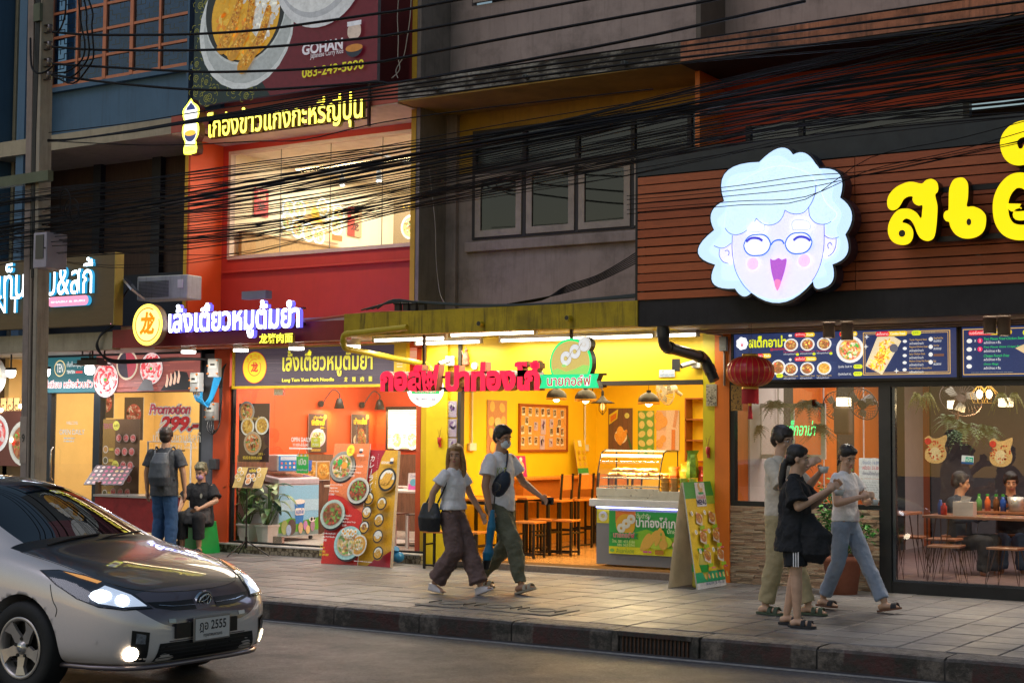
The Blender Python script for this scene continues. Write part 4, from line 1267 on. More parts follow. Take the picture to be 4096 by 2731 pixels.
eo=[(887,1000),(890,850),(905,780),(945,710),(1010,685),(1065,692),(1105,740),(1115,810),(1110,930),(1098,1018),(1170,1018),(1260,1055),(1315,1120),(1320,1200),(1300,1290),(1240,1355),(1150,1388),(1050,1385),(965,1340),(910,1260),(892,1198),(860,1190),(830,1150),(832,1100),(855,1070),(883,1060)]
def fat(pts,holes=(),name='letter',raw=False):
 o=[K(*q)for q in pts]if not raw else pts
 if not raw:o=[tuple(v.xy)for v in spline([(*q,0)for q in o],3,True)]
 m=MB();m.prism(o,-.085,.085,0,smi=1)
 for(hx,hy,hr,hr2)in holes:m.prism(ellipse(*K(hx,hy),hr,hr2,14),-.088,-.08,1)
 m.build(name,[EY2,BS],t)
fat(so,[(348,1330,.032,.034)]);fat(eo,[(1122,1198,.022,.032)])
kk=abs(K(0,0)[0]-K(100,0)[0])/100
sm_=lambda pts:[tuple(v.xy)for v in spline([(*K(*q),0)for q in pts],5)]
fat(stroke(sm_([(1960,1200),(1930,900),(1800,740),(1660,722),(1560,800),(1500,920),(1487,1050),(1510,1180),(1580,1280),(1700,1320),(1850,1300),(1960,1200)]),kk*165),raw=True)
fat(stroke(sm_([(1640,1010),(1680,940),(1760,930),(1800,1010),(1770,1100),(1700,1110)]),kk*130),raw=True)
fat(stroke(sm_([(1880,200),(1800,125),(1690,140),(1605,210),(1580,300),(1620,410),(1700,450),(1800,420),(1850,340)]),kk*180),raw=True)
m=MB();a=K(760,800);b=K(1740,760);m.box(a[0],b[0]+.4,.05,.09,a[1]-.03,a[1]+.02);a=K(700,1375);m.box(a[0],b[0]+.4,.05,.09,a[1]-.03,a[1]+.02)
a=K(1690,520);m.box(a[0]-.02,a[0]+.02,.04,.09,a[1]-.1,a[1]+.05);m.build('rail',BF,t)
# ---- shabu restaurant: hanging board with white and pink lit lettering
Y=-1.55
z0=P(262,745,Y).z;z1=P(262,580,Y).z;xr=P(264,660,Y).x
t=thing('shop_sign_board','brown hanging board with white lit Thai lettering and pink capsule','sign',(xr,Y,z0))
Hs=z1-z0
m=MB();m.box(-4.3,-.012,0.,.14,0,Hs);m.build('board',M('bronze_board',(.14,.085,.03),.45,var=.12,scale=2,wood='x'),t)
m=MB();m.box(-.012,0.,-.004,.15,-.004,Hs+.004);m.build('edge_trim',M('gold_edge',(.36,.26,.03),.5),t)
def T(px,py):
 v=P(px,py,Y);return(v.x-xr,v.z-z0)
EW2=E('lit_cool_letter',(.85,.95,1.),4.);HB=E('cyan_return',(.05,.5,.9),.8,(.02,.1,.15))
a=T(-60,690);b=T(218,680);top=T(210,591)[1];bot=T(150,703)[1]
letters_sign('','','เท็นเท็นชาบู&สุกี้',T(-62,650)[0],b[0],T(190,700)[1],top,-.025,.05,EW2,HB,0.,par=t)
letters_sign('','','TENTEN',T(-60,700)[0],T(112,700)[0],T(60,717)[1],T(60,681)[1],-.025,.04,EW2,HB,0.,par=t,spacing=1.5)
a=T(118,706);b=T(211,678)
m=MB();m.prism(rrect(a[0],b[0],a[1],b[1],(b[1]-a[1])/2-.002),-.06,0.,0,smi=1);m.build('capsule',[E('lit_pink',(1.,.32,.5),1.),HB],t)
s=Sheet(.01,.01,.0005,bgc=(.9,.3,.5));s.text('SHABU & SUKI',a[0]+.06,a[1]+.05,b[0]-.07,b[1]-.06,WHITE,offset=.015);s.build('capsule_lettering',PE(1.6),t,(0,-.063,0))
Y=-.06
z0=P(300,901,Y).z+.01;z1=P(430,815,Y).z+.02;xa=P(60,850,Y).x;xb=P(462,850,Y).x
t=thing('shop_sign_board','teal and meat picture band over the glass front of the shabu restaurant','sign',(xa,Y,z0))
Ws=xb-xa;Hs=z1-z0
B_=lambda px,py:(P(px,py,Y).x-xa,P(px,py,Y).z-z0)
s=Sheet(Ws,Hs,.04,bgc=(.015,.11,.135),edge=(.02,.02,.03))
xm=B_(221,850)[0]
s.rect(xm,0,Ws,Hs,(.3,.09,.08));rn=random.Random(4);s.up()
for i in range(40):
 xx=rn.uniform(xm,Ws-.5);zz=rn.uniform(0,Hs-.03);v=rn.uniform(.6,1.5)
 s.mb.add([V((xx,s.y,zz)),V((min(xx+.5,Ws),s.y,zz)),V((min(xx+.5,Ws),s.y,zz+.012)),V((xx,s.y,zz+.012))],[(0,1,2,3)],0,(.3*v,.09*v,.07*v))
c=B_(138,846);s.disc(*c,.125,(.75,.6,.28));s.disc(*c,.108,(.015,.11,.135));s.text('TEN',c[0]-.075,c[1]-.06,c[0]+.075,c[1]+.07,WHITE,offset=.01)
a=B_(150,846);b=B_(191,834)
s.text('เท็นเท็นชาบู&สุกี้',a[0]+.04,a[1],b[0],a[1]+.1,WHITE);s.text('TENTEN',a[0]+.04,a[1]-.08,a[0]+.22,a[1]-.03,WHITE,offset=.02);s.rect(a[0]+.24,a[1]-.075,b[0],a[1]-.045,(.75,.05,.05))
a=B_(60,885);b=B_(214,862)
s.text('ชาบู พรีเมียม หม้อส่วนตัว',a[0]+.1,Hs*.07,B_(214,880)[0],Hs*.36,(.75,.05,.05),halo=(.9,.88,.88),hw=.05,offset=.01)
def meat(cx,cz,r,sd):
 s.disc(cx,cz,r,(.05,.04,.05),n=30);s.disc(cx,cz,r*.95,(.8,.62,.6),n=30)
 rr=random.Random(sd)
 for L in range(3):
  s.up()
  for i in range(40):
   a=rr.uniform(0,2*PI);q=r*math.sqrt(rr.random())*.85
   s.mb.add([V((px,s.y,pz))for px,pz in ellipse(cx+q*math.cos(a),cz+q*math.sin(a),r*.13,r*.07,8,a+PI/2)],[tuple(range(8))],0,rr.choice([(.72,.08,.1),(.85,.4,.4),(.9,.72,.7),(.62,.05,.07)]))
 s.disc(cx,cz,r*.12,(.05,.4,.06),r*.1)
meat(xm+.22,Hs*.34,.27,1);meat(B_(350,840)[0],Hs*.62,.24,2)
c=B_(295,838);s.disc(*c,.22,(.62,.5,.38),n=30);s.disc(*c,.19,(.05,.04,.06),n=30);s.poly([(c[0]+.19*math.cos(R(a)),c[1]+.19*math.sin(R(a)))for a in range(-80,101,15)],(.42,.05,.08))
s.poly([(B_(372,896)[0],.01),(B_(405,896)[0],Hs*.55),(B_(432,896)[0],Hs*.5),(B_(448,896)[0],.01)],(.025,.025,.03))
for i in range(4):
 c=B_(386+i*9,882-i*3);s.poly(stroke([(c[0],c[1]-.02),(c[0]+.02,c[1]+.06),(c[0]+.01,c[1]+.13)],[.05,.045,.02]),(.85,.55,.42))
s.poly([(B_(318,896)[0],.01),(B_(336,896)[0],Hs*.36),(B_(352,896)[0],Hs*.3),(B_(358,896)[0],.01)],(.12,.11,.12))
s.build('printed_face',PE(.9),t)
m=MB();m.box(-.03,Ws+.02,-.02,.05,Hs+.001,Hs+.04).box(-.03,-.001,-.02,.05,0,Hs).box(Ws+.001,Ws+.03,-.02,.05,0,Hs);m.build('frame',MATS['navy_frame'],t)
# ---- steak restaurant menu light boxes
Y=-.05
def menu_box(xa,xb,z0,z1,label,kind):
 t=thing('menu_light_box',label,'menu board',(xa,Y,z0),0,'menu light boxes above the restaurant glass')
 W,H=xb-xa,z1-z0
 m=MB();m.box(-.03,W+.03,.004,.06,-.03,H+.03).box(-.03,W+.03,-.02,.004,H+.001,H+.03).box(-.03,W+.03,-.02,.004,-.03,-.001).box(-.03,-.001,-.02,.004,0,H).box(W+.001,W+.03,-.02,.004,0,H);m.build('frame',BF,t)
 s=Sheet(W,H,.003,bgc=(.022,.035,.11),edge=(.02,.02,.02))
 rn=random.Random(3);s.up()
 for i in range(30):
  xx=rn.uniform(0,W-.4);zz=rn.uniform(0,H-.01);v=rn.uniform(.8,1.5);s.mb.add([V((xx,s.y,zz)),V((xx+.4,s.y,zz)),V((xx+.4,s.y,zz+.004)),V((xx,s.y,zz+.004))],[(0,1,2,3)],0,(.03*v,.05*v,.13*v))
 def pill(x,z,w1,w2,a,b,h=.05):
  s.poly(rrect(x,x+w1+w2,z,z+h,h*.45),(.85,.55,.02));s.poly(rrect(x,x+w1,z,z+h,h*.45),(.75,.02,.03))
  s.text(a,x+.012,z+.01,x+w1-.012,z+h-.006,WHITE);s.text(b,x+w1+.01,z+.012,x+w1+w2-.015,z+h-.012,WHITE,offset=.01)
 def price(x,z,txt,w=.1,h=.05):
  s.poly(rrect(x,x+w,z,z+h,h*.48),(.75,.8,.02));s.text(txt,x+.012,z+.012,x+w-.018,z+h-.01,(.02,.2,.05))
 if kind==0:
  for k in range(7):
   a=k*2*PI/7;s.disc(.1+.045*math.cos(a),H*.8+.045*math.sin(a),.03,(.85,.88,.95),up=(k==0))
  s.disc(.1,H*.79,.04,(.85,.82,.9));s.disc(.1,H*.765,.01,(.6,.02,.06),.018)
  s.text('สเต็กอาม่า',.18,H*.7,.63,H*.95,(.8,.85,.02),offset=.03);s.text('@บรรทัดทอง',.44,H*.62,.63,H*.69,(.75,.02,.03))
  pill(.2,H*.47,.16,.09,'สเต็กปลา','Fish');s.food(.13,H*.26,.085,'fry',seed=1);s.food(.54,H*.26,.085,'steak',seed=9);price(.52,H*.04,'199.',.08,.045)
  pill(.74,H*.9,.13,.1,'สเต็กหมู','Pork',.046);pill(.74,H*.385,.13,.12,'สเต็กไก่','Chicken',.046)
  s.poly(rrect(.67,.71,H*.91,H*.96,.01),WHITE);s.disc(.69,H*.42,.016,WHITE)
  for i in range(3):
   s.food(.7+i*.2,H*.735,.082,'steak',seed=20+i,r2=.07);s.food(.7+i*.2,H*.22,.082,'steak' if i<2 else 'fry',seed=30+i,r2=.07)
   for zz in(.565,.045):s.text('Peppered Pork Steak',.62+i*.2,H*zz,.79+i*.2,H*zz+.018,(.7,.03,.04)if zz>.5 else(.75,.5,.05));s.text('สเต็กหมูพริกไทยดำ',.62+i*.2,H*zz-.026,.76+i*.2,H*zz-.004,WHITE)
   price(.765+i*.2,H*.5,'99',.035,.028)
  pill(1.28,H*.875,.02,.18,' ','Mixed Seafood',.05)
  s.food(1.4,H*.6,.155,'mix',n=120,seed=5,r2=.145)
  s.text('กุ้งถัง ไซส์ M',1.27,H*.205,1.42,H*.27,WHITE);price(1.44,H*.195,'199.',.1,.045);s.text('กุ้งถังไซส์ XL',1.27,H*.05,1.42,H*.115,WHITE);price(1.44,H*.045,'459.',.1,.045)
  x=1.55
  for d_,c_ in((0,(.75,.45,.12)),(.008,(.022,.035,.11)),(.02,(.75,.45,.12)),(.025,(.022,.035,.11))):s.rect(x+d_,.03+d_,W-.03-d_,H-.03-d_,c_)
  pill(x+.14,H*.85,.15,.19,'สเต็กถาด','Combo Steak');price(x+.53,H*.85,'399.')
  s.poly([(x+.03,H*.25),(x+.21,H*.06),(x+.42,H*.74),(x+.34,H*.84),(x+.16,H*.84)],(.8,.66,.42))
  for L in range(3):
   s.up()
   for i in range(45):
    k=rn.random();xx=x+.14+.15*k+rn.uniform(-.07,.07);zz=H*(.2+.5*k)+rn.uniform(-.05,.05)
    s.mb.add([V((px,s.y,pz))for px,pz in ellipse(xx,zz,.03,.009,6,rn.uniform(0,3))],[tuple(range(6))],0,rn.choice([(.85,.55,.05),(.8,.4,.04),(.6,.18,.03),(.9,.7,.2)]))
  s.disc(x+.34,H*.6,.045,(.12,.12,.16))
  names=['Tender Peppered Steak','Peppered Chicken Steak','Spicy Chicken Steak','Medium Crispy Fish Steak','Charcoal Burger Ground Pork']
  for i,nm in enumerate(names):
   zz=H*(.72-i*.145);s.disc(x+.46,zz+.006,.022,WHITE,.016);s.text(nm,x+.51,zz+.006,x+.51+.0088*len(nm),zz+.03,(.75,.45,.08));s.text('สเต็กพริกไทยดำ',x+.51,zz-.03,x+.66,zz-.004,WHITE)
  for i,nm in enumerate(['Cheese French Fries','Onion Rings','Salad','Salad']):
   zz=H*(.76-i*.155);s.disc(x+.74,zz,.022,WHITE)
   if i==2:s.rect(x+.77,zz-.02,x+.88,zz+.005,(.18,.08,.05))
   else:s.text(nm,x+.77,zz,x+.77+.0052*len(nm),zz+.022,(.75,.45,.08));s.text('เฟรนช์ฟรายส์',x+.77,zz-.032,x+.85,zz-.006,WHITE)
  s.lines(x+.66,H*.885,W-.12,H*.93,1,(.5,.5,.35),4,.1);s.lines(x+.5,H*.07,W-.12,H*.11,1,(.5,.5,.35),5,.1)
  for(sx,sz)in((.06,.84),(.05,.64),(.38,.13)):
   for q in(.03,0.):pass
   s.poly([(x+sx,H*sz+.03),(x+sx+.006,H*sz+.006),(x+sx+.03,H*sz),(x+sx+.006,H*sz-.006),(x+sx,H*sz-.03),(x+sx-.006,H*sz-.006),(x+sx-.03,H*sz),(x+sx-.006,H*sz+.006)],WHITE)
 else:
  for d_,c_ in((.01,(.75,.45,.12)),(.018,(.022,.035,.11))):s.rect(d_,.01+d_,W-d_,H-.01-d_,c_)
  pill(.07,H*.83,.24,.2,'เบอร์เกอร์ยักษ์','Burger');price(.62,H*.8,'399.',.18,.06)
  for i,nm in enumerate(['Two Pieces Fried Chicken Steaks','Two Pieces Giant Crispy Fish Steaks','Cheese French Fries','Onion Rings']):
   zz=H*(.72-i*.17);s.disc(.08,zz,.028,WHITE,.022)
   if i<2:s.text('x',.13,zz-.012,.15,zz+.012,WHITE);s.disc(.19,zz,.026,(.75,.02,.12));s.text('2',.182,zz-.012,.198,zz+.014,WHITE)
   s.text(nm,.23,zz+.004,.23+.0135*len(nm),zz+.03,(.03,.65,.12),shear=.3);s.text('สเต็กไก่ทอด 4 ชิ้น',.23,zz-.034,.4,zz-.006,WHITE)
  s.lines(.1,H*.07,.6,H*.11,1,(.5,.5,.35),5,.1)
  s.poly([(.55,H*.55),(.95,H*.08),(1.45,H*.5),(1.1,H*.9),(.75,H*.72)],(.72,.52,.28))
  s.food(.98,H*.48,.33,'fry',None,(.85,.62,.2),220,3,.2)
  s.disc(1.,H*.72,.15,(.78,.45,.1),.13)
 s.build('printed_face',PE(.95),t,(0,-.002,0))
 return t
za,zb=P(1700,873,Y).z,P(1700,768,Y).z
xa=P(1686,820,Y).x;xb=P(2198,815,Y).x
menu_box(xa,xb,za,zb,'long navy menu light box of steak dishes left of the second box',0)
menu_box(P(2210,815,Y).x,P(2210,815,Y).x+2.,za,zb,'navy menu light box with burger tray cut off at the right edge',1)
# ====== LAMPS
LAMPW=E('lamp_white',(1.,.97,.9),14.)
LAMPY=E('lamp_warm',(1.,.78,.42),14.)
TUBE=E('tube_light',(1.,.95,.82),9.)
WPL=M('white_plastic',(.7,.68,.65),.4)
BPL=M('black_plastic',(.018,.018,.02),.4)
DN=(0,0,0)
for i,(px,py)in enumerate(((433,808),(553,806),(681,801),(810,797))):
 c=P(px,py,-.95);c.z=min(c.z,2.79)
 t=thing('round_downlight',['round white downlight nearest the yellow emblem under the red canopy','round white downlight at the left corner of the dark noodle board','round white downlight over the middle of the dark noodle board','round white downlight nearest the yellow pipe under the red canopy'][i],'lamp',(c.x,-.95,2.72),0,'round downlights under the red canopy')
 m=MB();m.cyl((0,0,0.),(0,0,.08),.1,n=20);m.build('housing',WPL,t)
 m=MB();m.cyl((0,0,-.03),(0,0,-.001),.094,n=20);m.build('diffuser',LAMPW,t)
 area(t,(0,0,-.04),(.18,.18),18,(1.,.93,.82))
def tube_light(a,b,label):
 c=(a+b)/2;L=(b-a).length
 t=thing('fluorescent_tube',label,'lamp',c,math.atan2((b-a).y,(b-a).x),'fluorescent tubes under the yellow canopy')
 m=MB();m.box(-L/2,L/2,-.02,.02,.02,.06);m.box(-L/2-.03,-L/2,-.025,.025,-.02,.06).box(L/2,L/2+.03,-.025,.025,-.02,.06);m.build('batten',WPL,t)
 m=MB();m.cyl((-L/2,0,0),(L/2,0,0),.016,n=10);m.build('glass_tube',TUBE,t)
 area(t,(0,0,-.03),(L,.04),15*L,(1.,.93,.72),(0,0,0))
tube_light(P(862,780,-.95),P(1022,779,-.95),'white fluorescent tube hung at the left end under the yellow canopy')
tube_light(P(1038,770,-1.1),P(1228,763,-1.1),'warm fluorescent tube just below the middle of the yellow canopy')
tube_light(P(958,789,-.25),P(1103,785,-.25),'fluorescent tube hung lowest, left over the yellow shop wall')
tube_light(P(1153,783,-.25),P(1500,771,-.25),'longest fluorescent tube, behind the twisted doughnut emblem')
tube_light(P(1515,772,-.35),P(1600,768,-.35),'short fluorescent tube partly behind the black drain pipe')
for i,(px,py)in enumerate(((25,858),(206,851),(104,856))):
 c=P(px,py,-.55)
 t=thing('bulkhead_lamp',['bright white lamp left of the utility pole under the beige canopy','bright white lamp behind the black floodlight','bright white lamp half hidden by the utility pole'][i],'lamp',(c.x,-.55,c.z),0,'white lamps under the beige canopy')
 m=MB();m.cyl((0,0,.05),(0,0,.09),.08,n=16);m.cyl((0,0,.09),(0,0,2.78-c.z),.012,n=8);m.build('housing',BPL,t)
 m=MB();m.lathe([(0.,-.06),(.05,-.05),(.07,-.01),(.07,.049),(0,.05)],n=16);m.build('diffuser',LAMPW,t)
 area(t,(0,0,-.07),(.14,.14),12,(.95,.97,1.))
c=P(212,832,-.9)
t=thing('floodlight','black square floodlight hanging face down from a black bar','floodlight',(c.x,-.9,c.z),R(10))
m=MB();m.box(-.17,.17,-.12,.12,-.02,.03);m.obox((0,0,-.03),(.44,.3,.02))
for i in range(11):m.box(-.13+i*.026,-.122+i*.026,-.09,.09,.03,.065)
m.build('housing',BPL,t)
m=MB();m.box(-.17,.17,-.11,.11,-.046,-.041);m.build('lens',M('dull_lens',(.35,.33,.26),.3),t)
m=MB();m.box(-.01,.01,-.01,.01,.05,.24).box(-.25,.28,-.015,.015,.24,.265).box(-.18,-.165,-.01,.01,.1,.36).box(.2,.215,-.01,.01,.05,.36);m.build('bracket',BPL,t)
for i,(px,py)in enumerate(((1904,776),(1946,781),(2274,766),(2306,771))):
 c=P(px,py,-.75)
 t=thing('cylinder_spot',['pale cylinder spot left of the first pair, over the seafood plate','pale cylinder spot right of the first pair, over the seafood heading','pale cylinder spot left of the second pair, over the burger heading','pale cylinder spot right of the second pair, next to the green price'][i],'lamp',(c.x,-.75,c.z),0,'cylinder spots under the black canopy')
 m=MB();m.lathe([(.052,.004),(.062,0.),(.062,2.8-c.z)],n=20);m.build('housing',M('taupe_metal',(.28,.22,.18),.5),t)
 m=MB();m.cyl((0,0,.008),(0,0,.014),.052,n=20);m.build('lens',E('lamp_spot',(1.,.93,.75),18),t)
 area(t,(0,0,-.005),(.09,.09),9,(1.,.9,.75),spread=120)
# ====== CANOPY DETAILS
def pipe(name,label,pts,r,mat,cat='pipe',join=True):
 m=MB()
 sp=[]
 for i,p in enumerate(pts):
  if 0<i<len(pts)-1:
   a=(pts[i-1]-p).normalized();b=(pts[i+1]-p).normalized()
   q=r*1.6
   for k in range(5):
    u=k/4;sp.append(p+a*q*(1-u)**2+b*q*u*u)
  else:sp.append(p)
 m.tube(sp,r,14)
 for i,p in enumerate(pts[1:-1],1):
  for d in(pts[i-1]-p,pts[i+1]-p):
   d=d.normalized();m.cyl(p+d*r*1.6,p+d*r*3.,r*1.13,n=14)
 return tag(m.build(name,mat),label,cat)
pipe('drain_pipe','yellow painted drain pipe bending under the left end of the yellow canopy',[P(935,752,-1.5),P(788,768,-1.5),P(790,800,-1.48),P(985,838,-.15),P(1003,866,-.15)],.036,M('yellow_pvc',(.55,.42,.02),.35,dirt=.3))
pipe('drain_pipe','fat black drain pipe elbowing past the security camera beside the red lantern',[P(1522,742,-1.32),P(1524,795,-1.32),P(1618,822,-.2),P(1641,874,-.2)],.062,M('black_pvc',(.022,.022,.026),.35,dirt=.2))
for px,py in((920,757),(1310,733),(1110,745)):
 c=P(px,py,-1.46);pass
m=MB()
for(px,py)in((1310,731),(918,757),(1108,744)):
 c=P(px,py,-1.42);m=MB();m.cyl((c.x,-1.5,c.z),(c.x,-1.415,c.z),.033,n=14).cyl((c.x,-1.503,c.z),(c.x,-1.501,c.z),.026,n=14,mi=1);m.build('drain_spout',[MATS['yellow_pvc'],BPL],yb)
m=MB()
for k,(za,ya)in enumerate(((2.775,-.7),(2.76,-.55))):
 m.tube([V((4.4,ya,za)),V((9.2,ya,za))],.014,8)
m.tube([V((4.35,-.7,2.775)),V((4.35,-.05,2.775)),V((4.38,-.05,2.55)),V((4.38,-.05,2.2))],.014,8)
tag(m.build('conduit',M('tan_conduit',(.34,.25,.2),.5)),'tan conduits running along the soffit above the menu boxes','conduit')
m=MB();m.tube([V((-3.6,-1.,2.765)),V((-.2,-1.,2.765))],.012,8).tube([V((-3.4,-.7,2.77)),V((-.1,-.7,2.77))],.012,8)
tag(m.build('conduit',M('orange_conduit',(.6,.14,.05),.45)),'orange conduits along the soffit of the red canopy','conduit')
c=P(1723,853,-.95);rl=(P(1780,853,-.95).x-P(1668,853,-.95).x)/2*.92
t=thing('paper_lantern','red oval lantern with gold ribs and tassels hanging by the orange pillar','lantern',(c.x,-.95,c.z))
LR=M('lantern_red_cloth',(.55,.008,.02),.4,var=.1,sub=0.,coat=.2);GD=M('gold_trim',(.75,.45,.08),.3,metal=.6,var=.2)
hh=.165;n=24;m=MB();prof=[]
for k in range(13):
 a=-PI/2*.86+PI*.86*k/12;prof.append((rl*math.cos(a)**.8,hh*math.sin(a)))
vs=[]
NN=96
for(r0,z0)in prof:
 for i in range(NN):
  a=2*PI*i/NN;q=1-.035*abs(math.sin(a*n/2))**.6*(r0/rl);q=1-.03*(1-abs(math.cos(a*n/2)))*(r0/rl)
  vs.append(V((r0*q*math.cos(a),r0*q*math.sin(a),z0)))
m.add(vs,[(j*NN+i,j*NN+(i+1)%NN,(j+1)*NN+(i+1)%NN,(j+1)*NN+i)for j in range(12)for i in range(NN)],0,None,True)
m.build('shade',LR,t)
rib=MB();rib.tube([V((r0*1.004,0,z0))for r0,z0 in prof],.0022,4);rme=rib.mesh('rib',GD)
for i in range(n):
 o=link(bpy.data.objects.new('rib',rme),t);o.rotation_euler=(0,0,2*PI*i/n)
m=MB();m.lathe([(.075,hh*.93),(.085,hh*1.),(.085,hh*1.12),(.07,hh*1.13)],n=24);m.build('top_cap',GD,t)
m=MB();m.lathe([(.07,-hh*.93),(.09,-hh*1.),(.09,-hh*1.12),(.085,-hh*1.13)],n=24);m.build('bottom_cap',GD,t)
m=MB()
for i in range(64):
 a=2*PI*i/64;x,y=.084*math.cos(a),.084*math.sin(a);m.cyl((x,y,-hh*1.1),(x*1.02,y*1.02,-hh*1.1-.155+random.uniform(-.006,.006)),.0045,n=4)
m.build('fringe',M('red_thread',(.5,.01,.02),.6),t)
m=MB();m.cyl((0,0,-.32),(0,0,-.36),.018,n=10,mi=1)
for i in range(18):
 a=2*PI*i/18;m.cyl((.012*math.cos(a),.012*math.sin(a),-.36),(.022*math.cos(a),.022*math.sin(a),-.5),.004,n=4)
m.cyl((0,0,-.18),(0,0,-.32),.002,n=4);m.build('tassel',[MATS['red_thread'],GD],t)
m=MB();m.cyl((-.012,0,hh*1.1),(-.012,0,2.82-c.z),.003,n=5).cyl((.012,0,hh*1.1),(.012,0,2.82-c.z),.003,n=5);m.build('cord',BPL,t)
def cctv(loc,rz,label):
 t=thing('security_camera',label,'camera',loc,rz)
 m=MB();m.box(-.055,.055,-.03,.03,-.06,.06);m.build('mount_box',WPL,t,bevel=.006)
 m=MB();m.cyl((0,-.03,0),(-.03,-.08,-.01),.015,n=8);m.cyl((-.02,-.06,0.),(-.11,-.18,-.045),.028,n=14);m.build('body',WPL,t)
 m=MB();m.cyl((-.108,-.178,-.044),(-.114,-.186,-.047),.024,n=14);m.build('lens',BPL,t)
cctv(P(1601,833,-.04),0,'white bullet camera on the yellow wall under the black drain pipe')
cctv(P(1034,829,-.04),R(25),'white bullet camera on the yellow wall left of the small figurine')
s=Sheet(.2,.085,.004,bgc=(.62,.66,.68));s.text('ร้านนี้มีกล้องวงจรปิด',.01,.012,.19,.045,(.02,.12,.45));s.disc(.05,.065,.008,(.1,.1,.1))
o=s.build('notice',PR(),None,P(1514,866,-.01));tag(o,'small white camera notice with blue Thai writing above the doughnut shop opening','notice')
c=P(1660,790,-.06)
m=MB();m.obox((c.x+.02,-.08,c.z),(.085,.05,.16));tag(m.build('power_adaptor',M('silver_box',(.18,.19,.2),.4)),'dark silver power box on the orange pillar beside the black drain pipe','box')
c=P(1553,838,0.);m=MB();m.box(c.x-.05,c.x+.05,-.006,0.,c.z-.07,c.z+.07);m.build('wall_recess',DARKROOM,yb)
rn=random.Random(9)
for(px0,px1,py0,py1,col,lab)in((1622,1646,932,882,(.42,.37,.28),'pale torn paper charm with black brush marks on the lime pillar'),(1679,1705,943,884,(.42,.22,.04),'gold paper charm beside the lantern fringe')):
 a=P(px0,py0,-.04);b=P(px1,py1,-.04);s=Sheet(b.x-a.x,b.z-a.z,.004,bgc=col);W=b.x-a.x;H=b.z-a.z
 s.up()
 for i in range(60):
  x=rn.uniform(.05,.9)*W;z=rn.uniform(.04,.93)*H
  s.mb.add([V((p,s.y,q))for p,q in ellipse(x,z,rn.uniform(.003,.016),rn.uniform(.002,.006),6,rn.uniform(0,3))],[tuple(range(6))],0,(.03,.02,.015))
 tag(s.build('paper_charm',PR(),None,a),lab,'paper charm')
for(px,py,lab)in((1626,1035,'red incense holder with sticks on the lime pillar'),(1009,1012,'red incense holder with sticks on the bright yellow pillar')):
 c=P(px,py,-.05)
 t=thing('incense_holder',lab,'incense holder',c)
 m=MB();m.lathe([(.012,-.045),(.022,-.03),(.026,.04),(.02,.045)],n=12).box(-.012,.012,0.,.03,-.08,-.03);m.build('cup',M('red_tin',(.5,.03,.03),.4),t)
 m=MB();m.cyl((0,0,.03),(.03,0.,.17),.002,n=4).cyl((0,0,.03),(-.025,0,.15),.002,n=4).cyl((0,0,.03),(.01,0,.14),.002,n=4);m.build('sticks',M('incense',(.3,.08,.03),.8),t)
c=P(1070,838,-.03)
t=thing('figurine','small robed figurine on a ledge of the yellow wall above the red lettering','figurine',c)
m=MB();m.lathe([(.045,0),(.05,.02),(.042,.05),(.048,.07),(.035,.12),(.03,.15),(.012,.165)],n=12);m.build('robe',M('figurine_red_gold',(.45,.16,.1),.4,var=.6,scale=40),t)
m=MB();m.ell((0,0,.185),.02).cyl((0,0,.2),(0,0,.23),.012,.004,n=8);m.cyl((-.035,-.01,.12),(-.05,-.02,.18),.006,n=6);m.build('head',M('figurine_face',(.5,.3,.2),.5),t)
c=P(1090,840,-.02);m=MB();m.cyl((c.x,0.,c.z),(c.x,-.03,c.z),.045,n=20);tag(m.build('wall_clock',WPL),'tiny round white dial on the yellow wall right of the figurine','dial')
mg=M('meter_grey',(.36,.37,.38),.45);
mts=[]
for(px,py,w_,h_,yy,rz,lab)in((493,845,.17,.26,-.35,.25,'upper electricity meter box beside the dark noodle board'),(452,878,.19,.27,-.45,-.15,'left electricity meter box with a display, tilted over the picture band'),(487,945,.17,.25,-.2,.1,'lowest electricity meter box above the coiled cables')):
 c=P(px,py,yy)
 t=thing('electricity_meter',lab,'electricity meter',c,rz,'electricity meters on the grey blue pillar')
 m=MB();m.box(-w_/2,w_/2,-.05,.05,-h_/2,h_/2);m.build('case',mg,t,bevel=.012)
 m=MB();m.box(-w_*.38,w_*.38,-.062,-.051,-h_*.02,h_*.42);m.build('window',M('meter_window',(.55,.56,.55),.15),t)
 m=MB();m.box(-w_*.2,w_*.2,-.066,-.063,h_*.12,h_*.22);m.build('display',BPL,t)
 m=MB()
 for(a,b)in((-.42,-.3),(.4,-.3),(-.42,.1),(.4,.4)):m.cyl((a*w_,-.05,b*h_),(a*w_,-.075,b*h_),.012,n=8)
 m.build('seal',M('orange_seal',(.7,.2,.03),.5),t)
 mts.append(c)
BLU=M('blue_cable',(.02,.26,.55),.35);BCB=M('black_cable',(.012,.012,.016),.4)
def cable(label,pts,r,mat,group=None,k=5,name='cable',cat='cable',n=6):
 m=MB();m.tube(spline(pts,k),r,n)
 return tag(m.build(name,mat),label,cat,group)
rn=random.Random(6)
for i in range(6):
 a=P(444+i*4,899+rn.uniform(-2,2),-.46);b=P(462+i*3,925+i*2,-.42);c_=P(483+i*2,905,-.4);e=P(492+i*3.2,866,-.38)
 cable('blue cable looping between the upper and the tilted meter box',[a,P(450+i*3,918,-.45),b,P(474+i*2,922,-.42),c_,e],.009,BLU,'blue cables looping between the meters',5,'blue_cable')
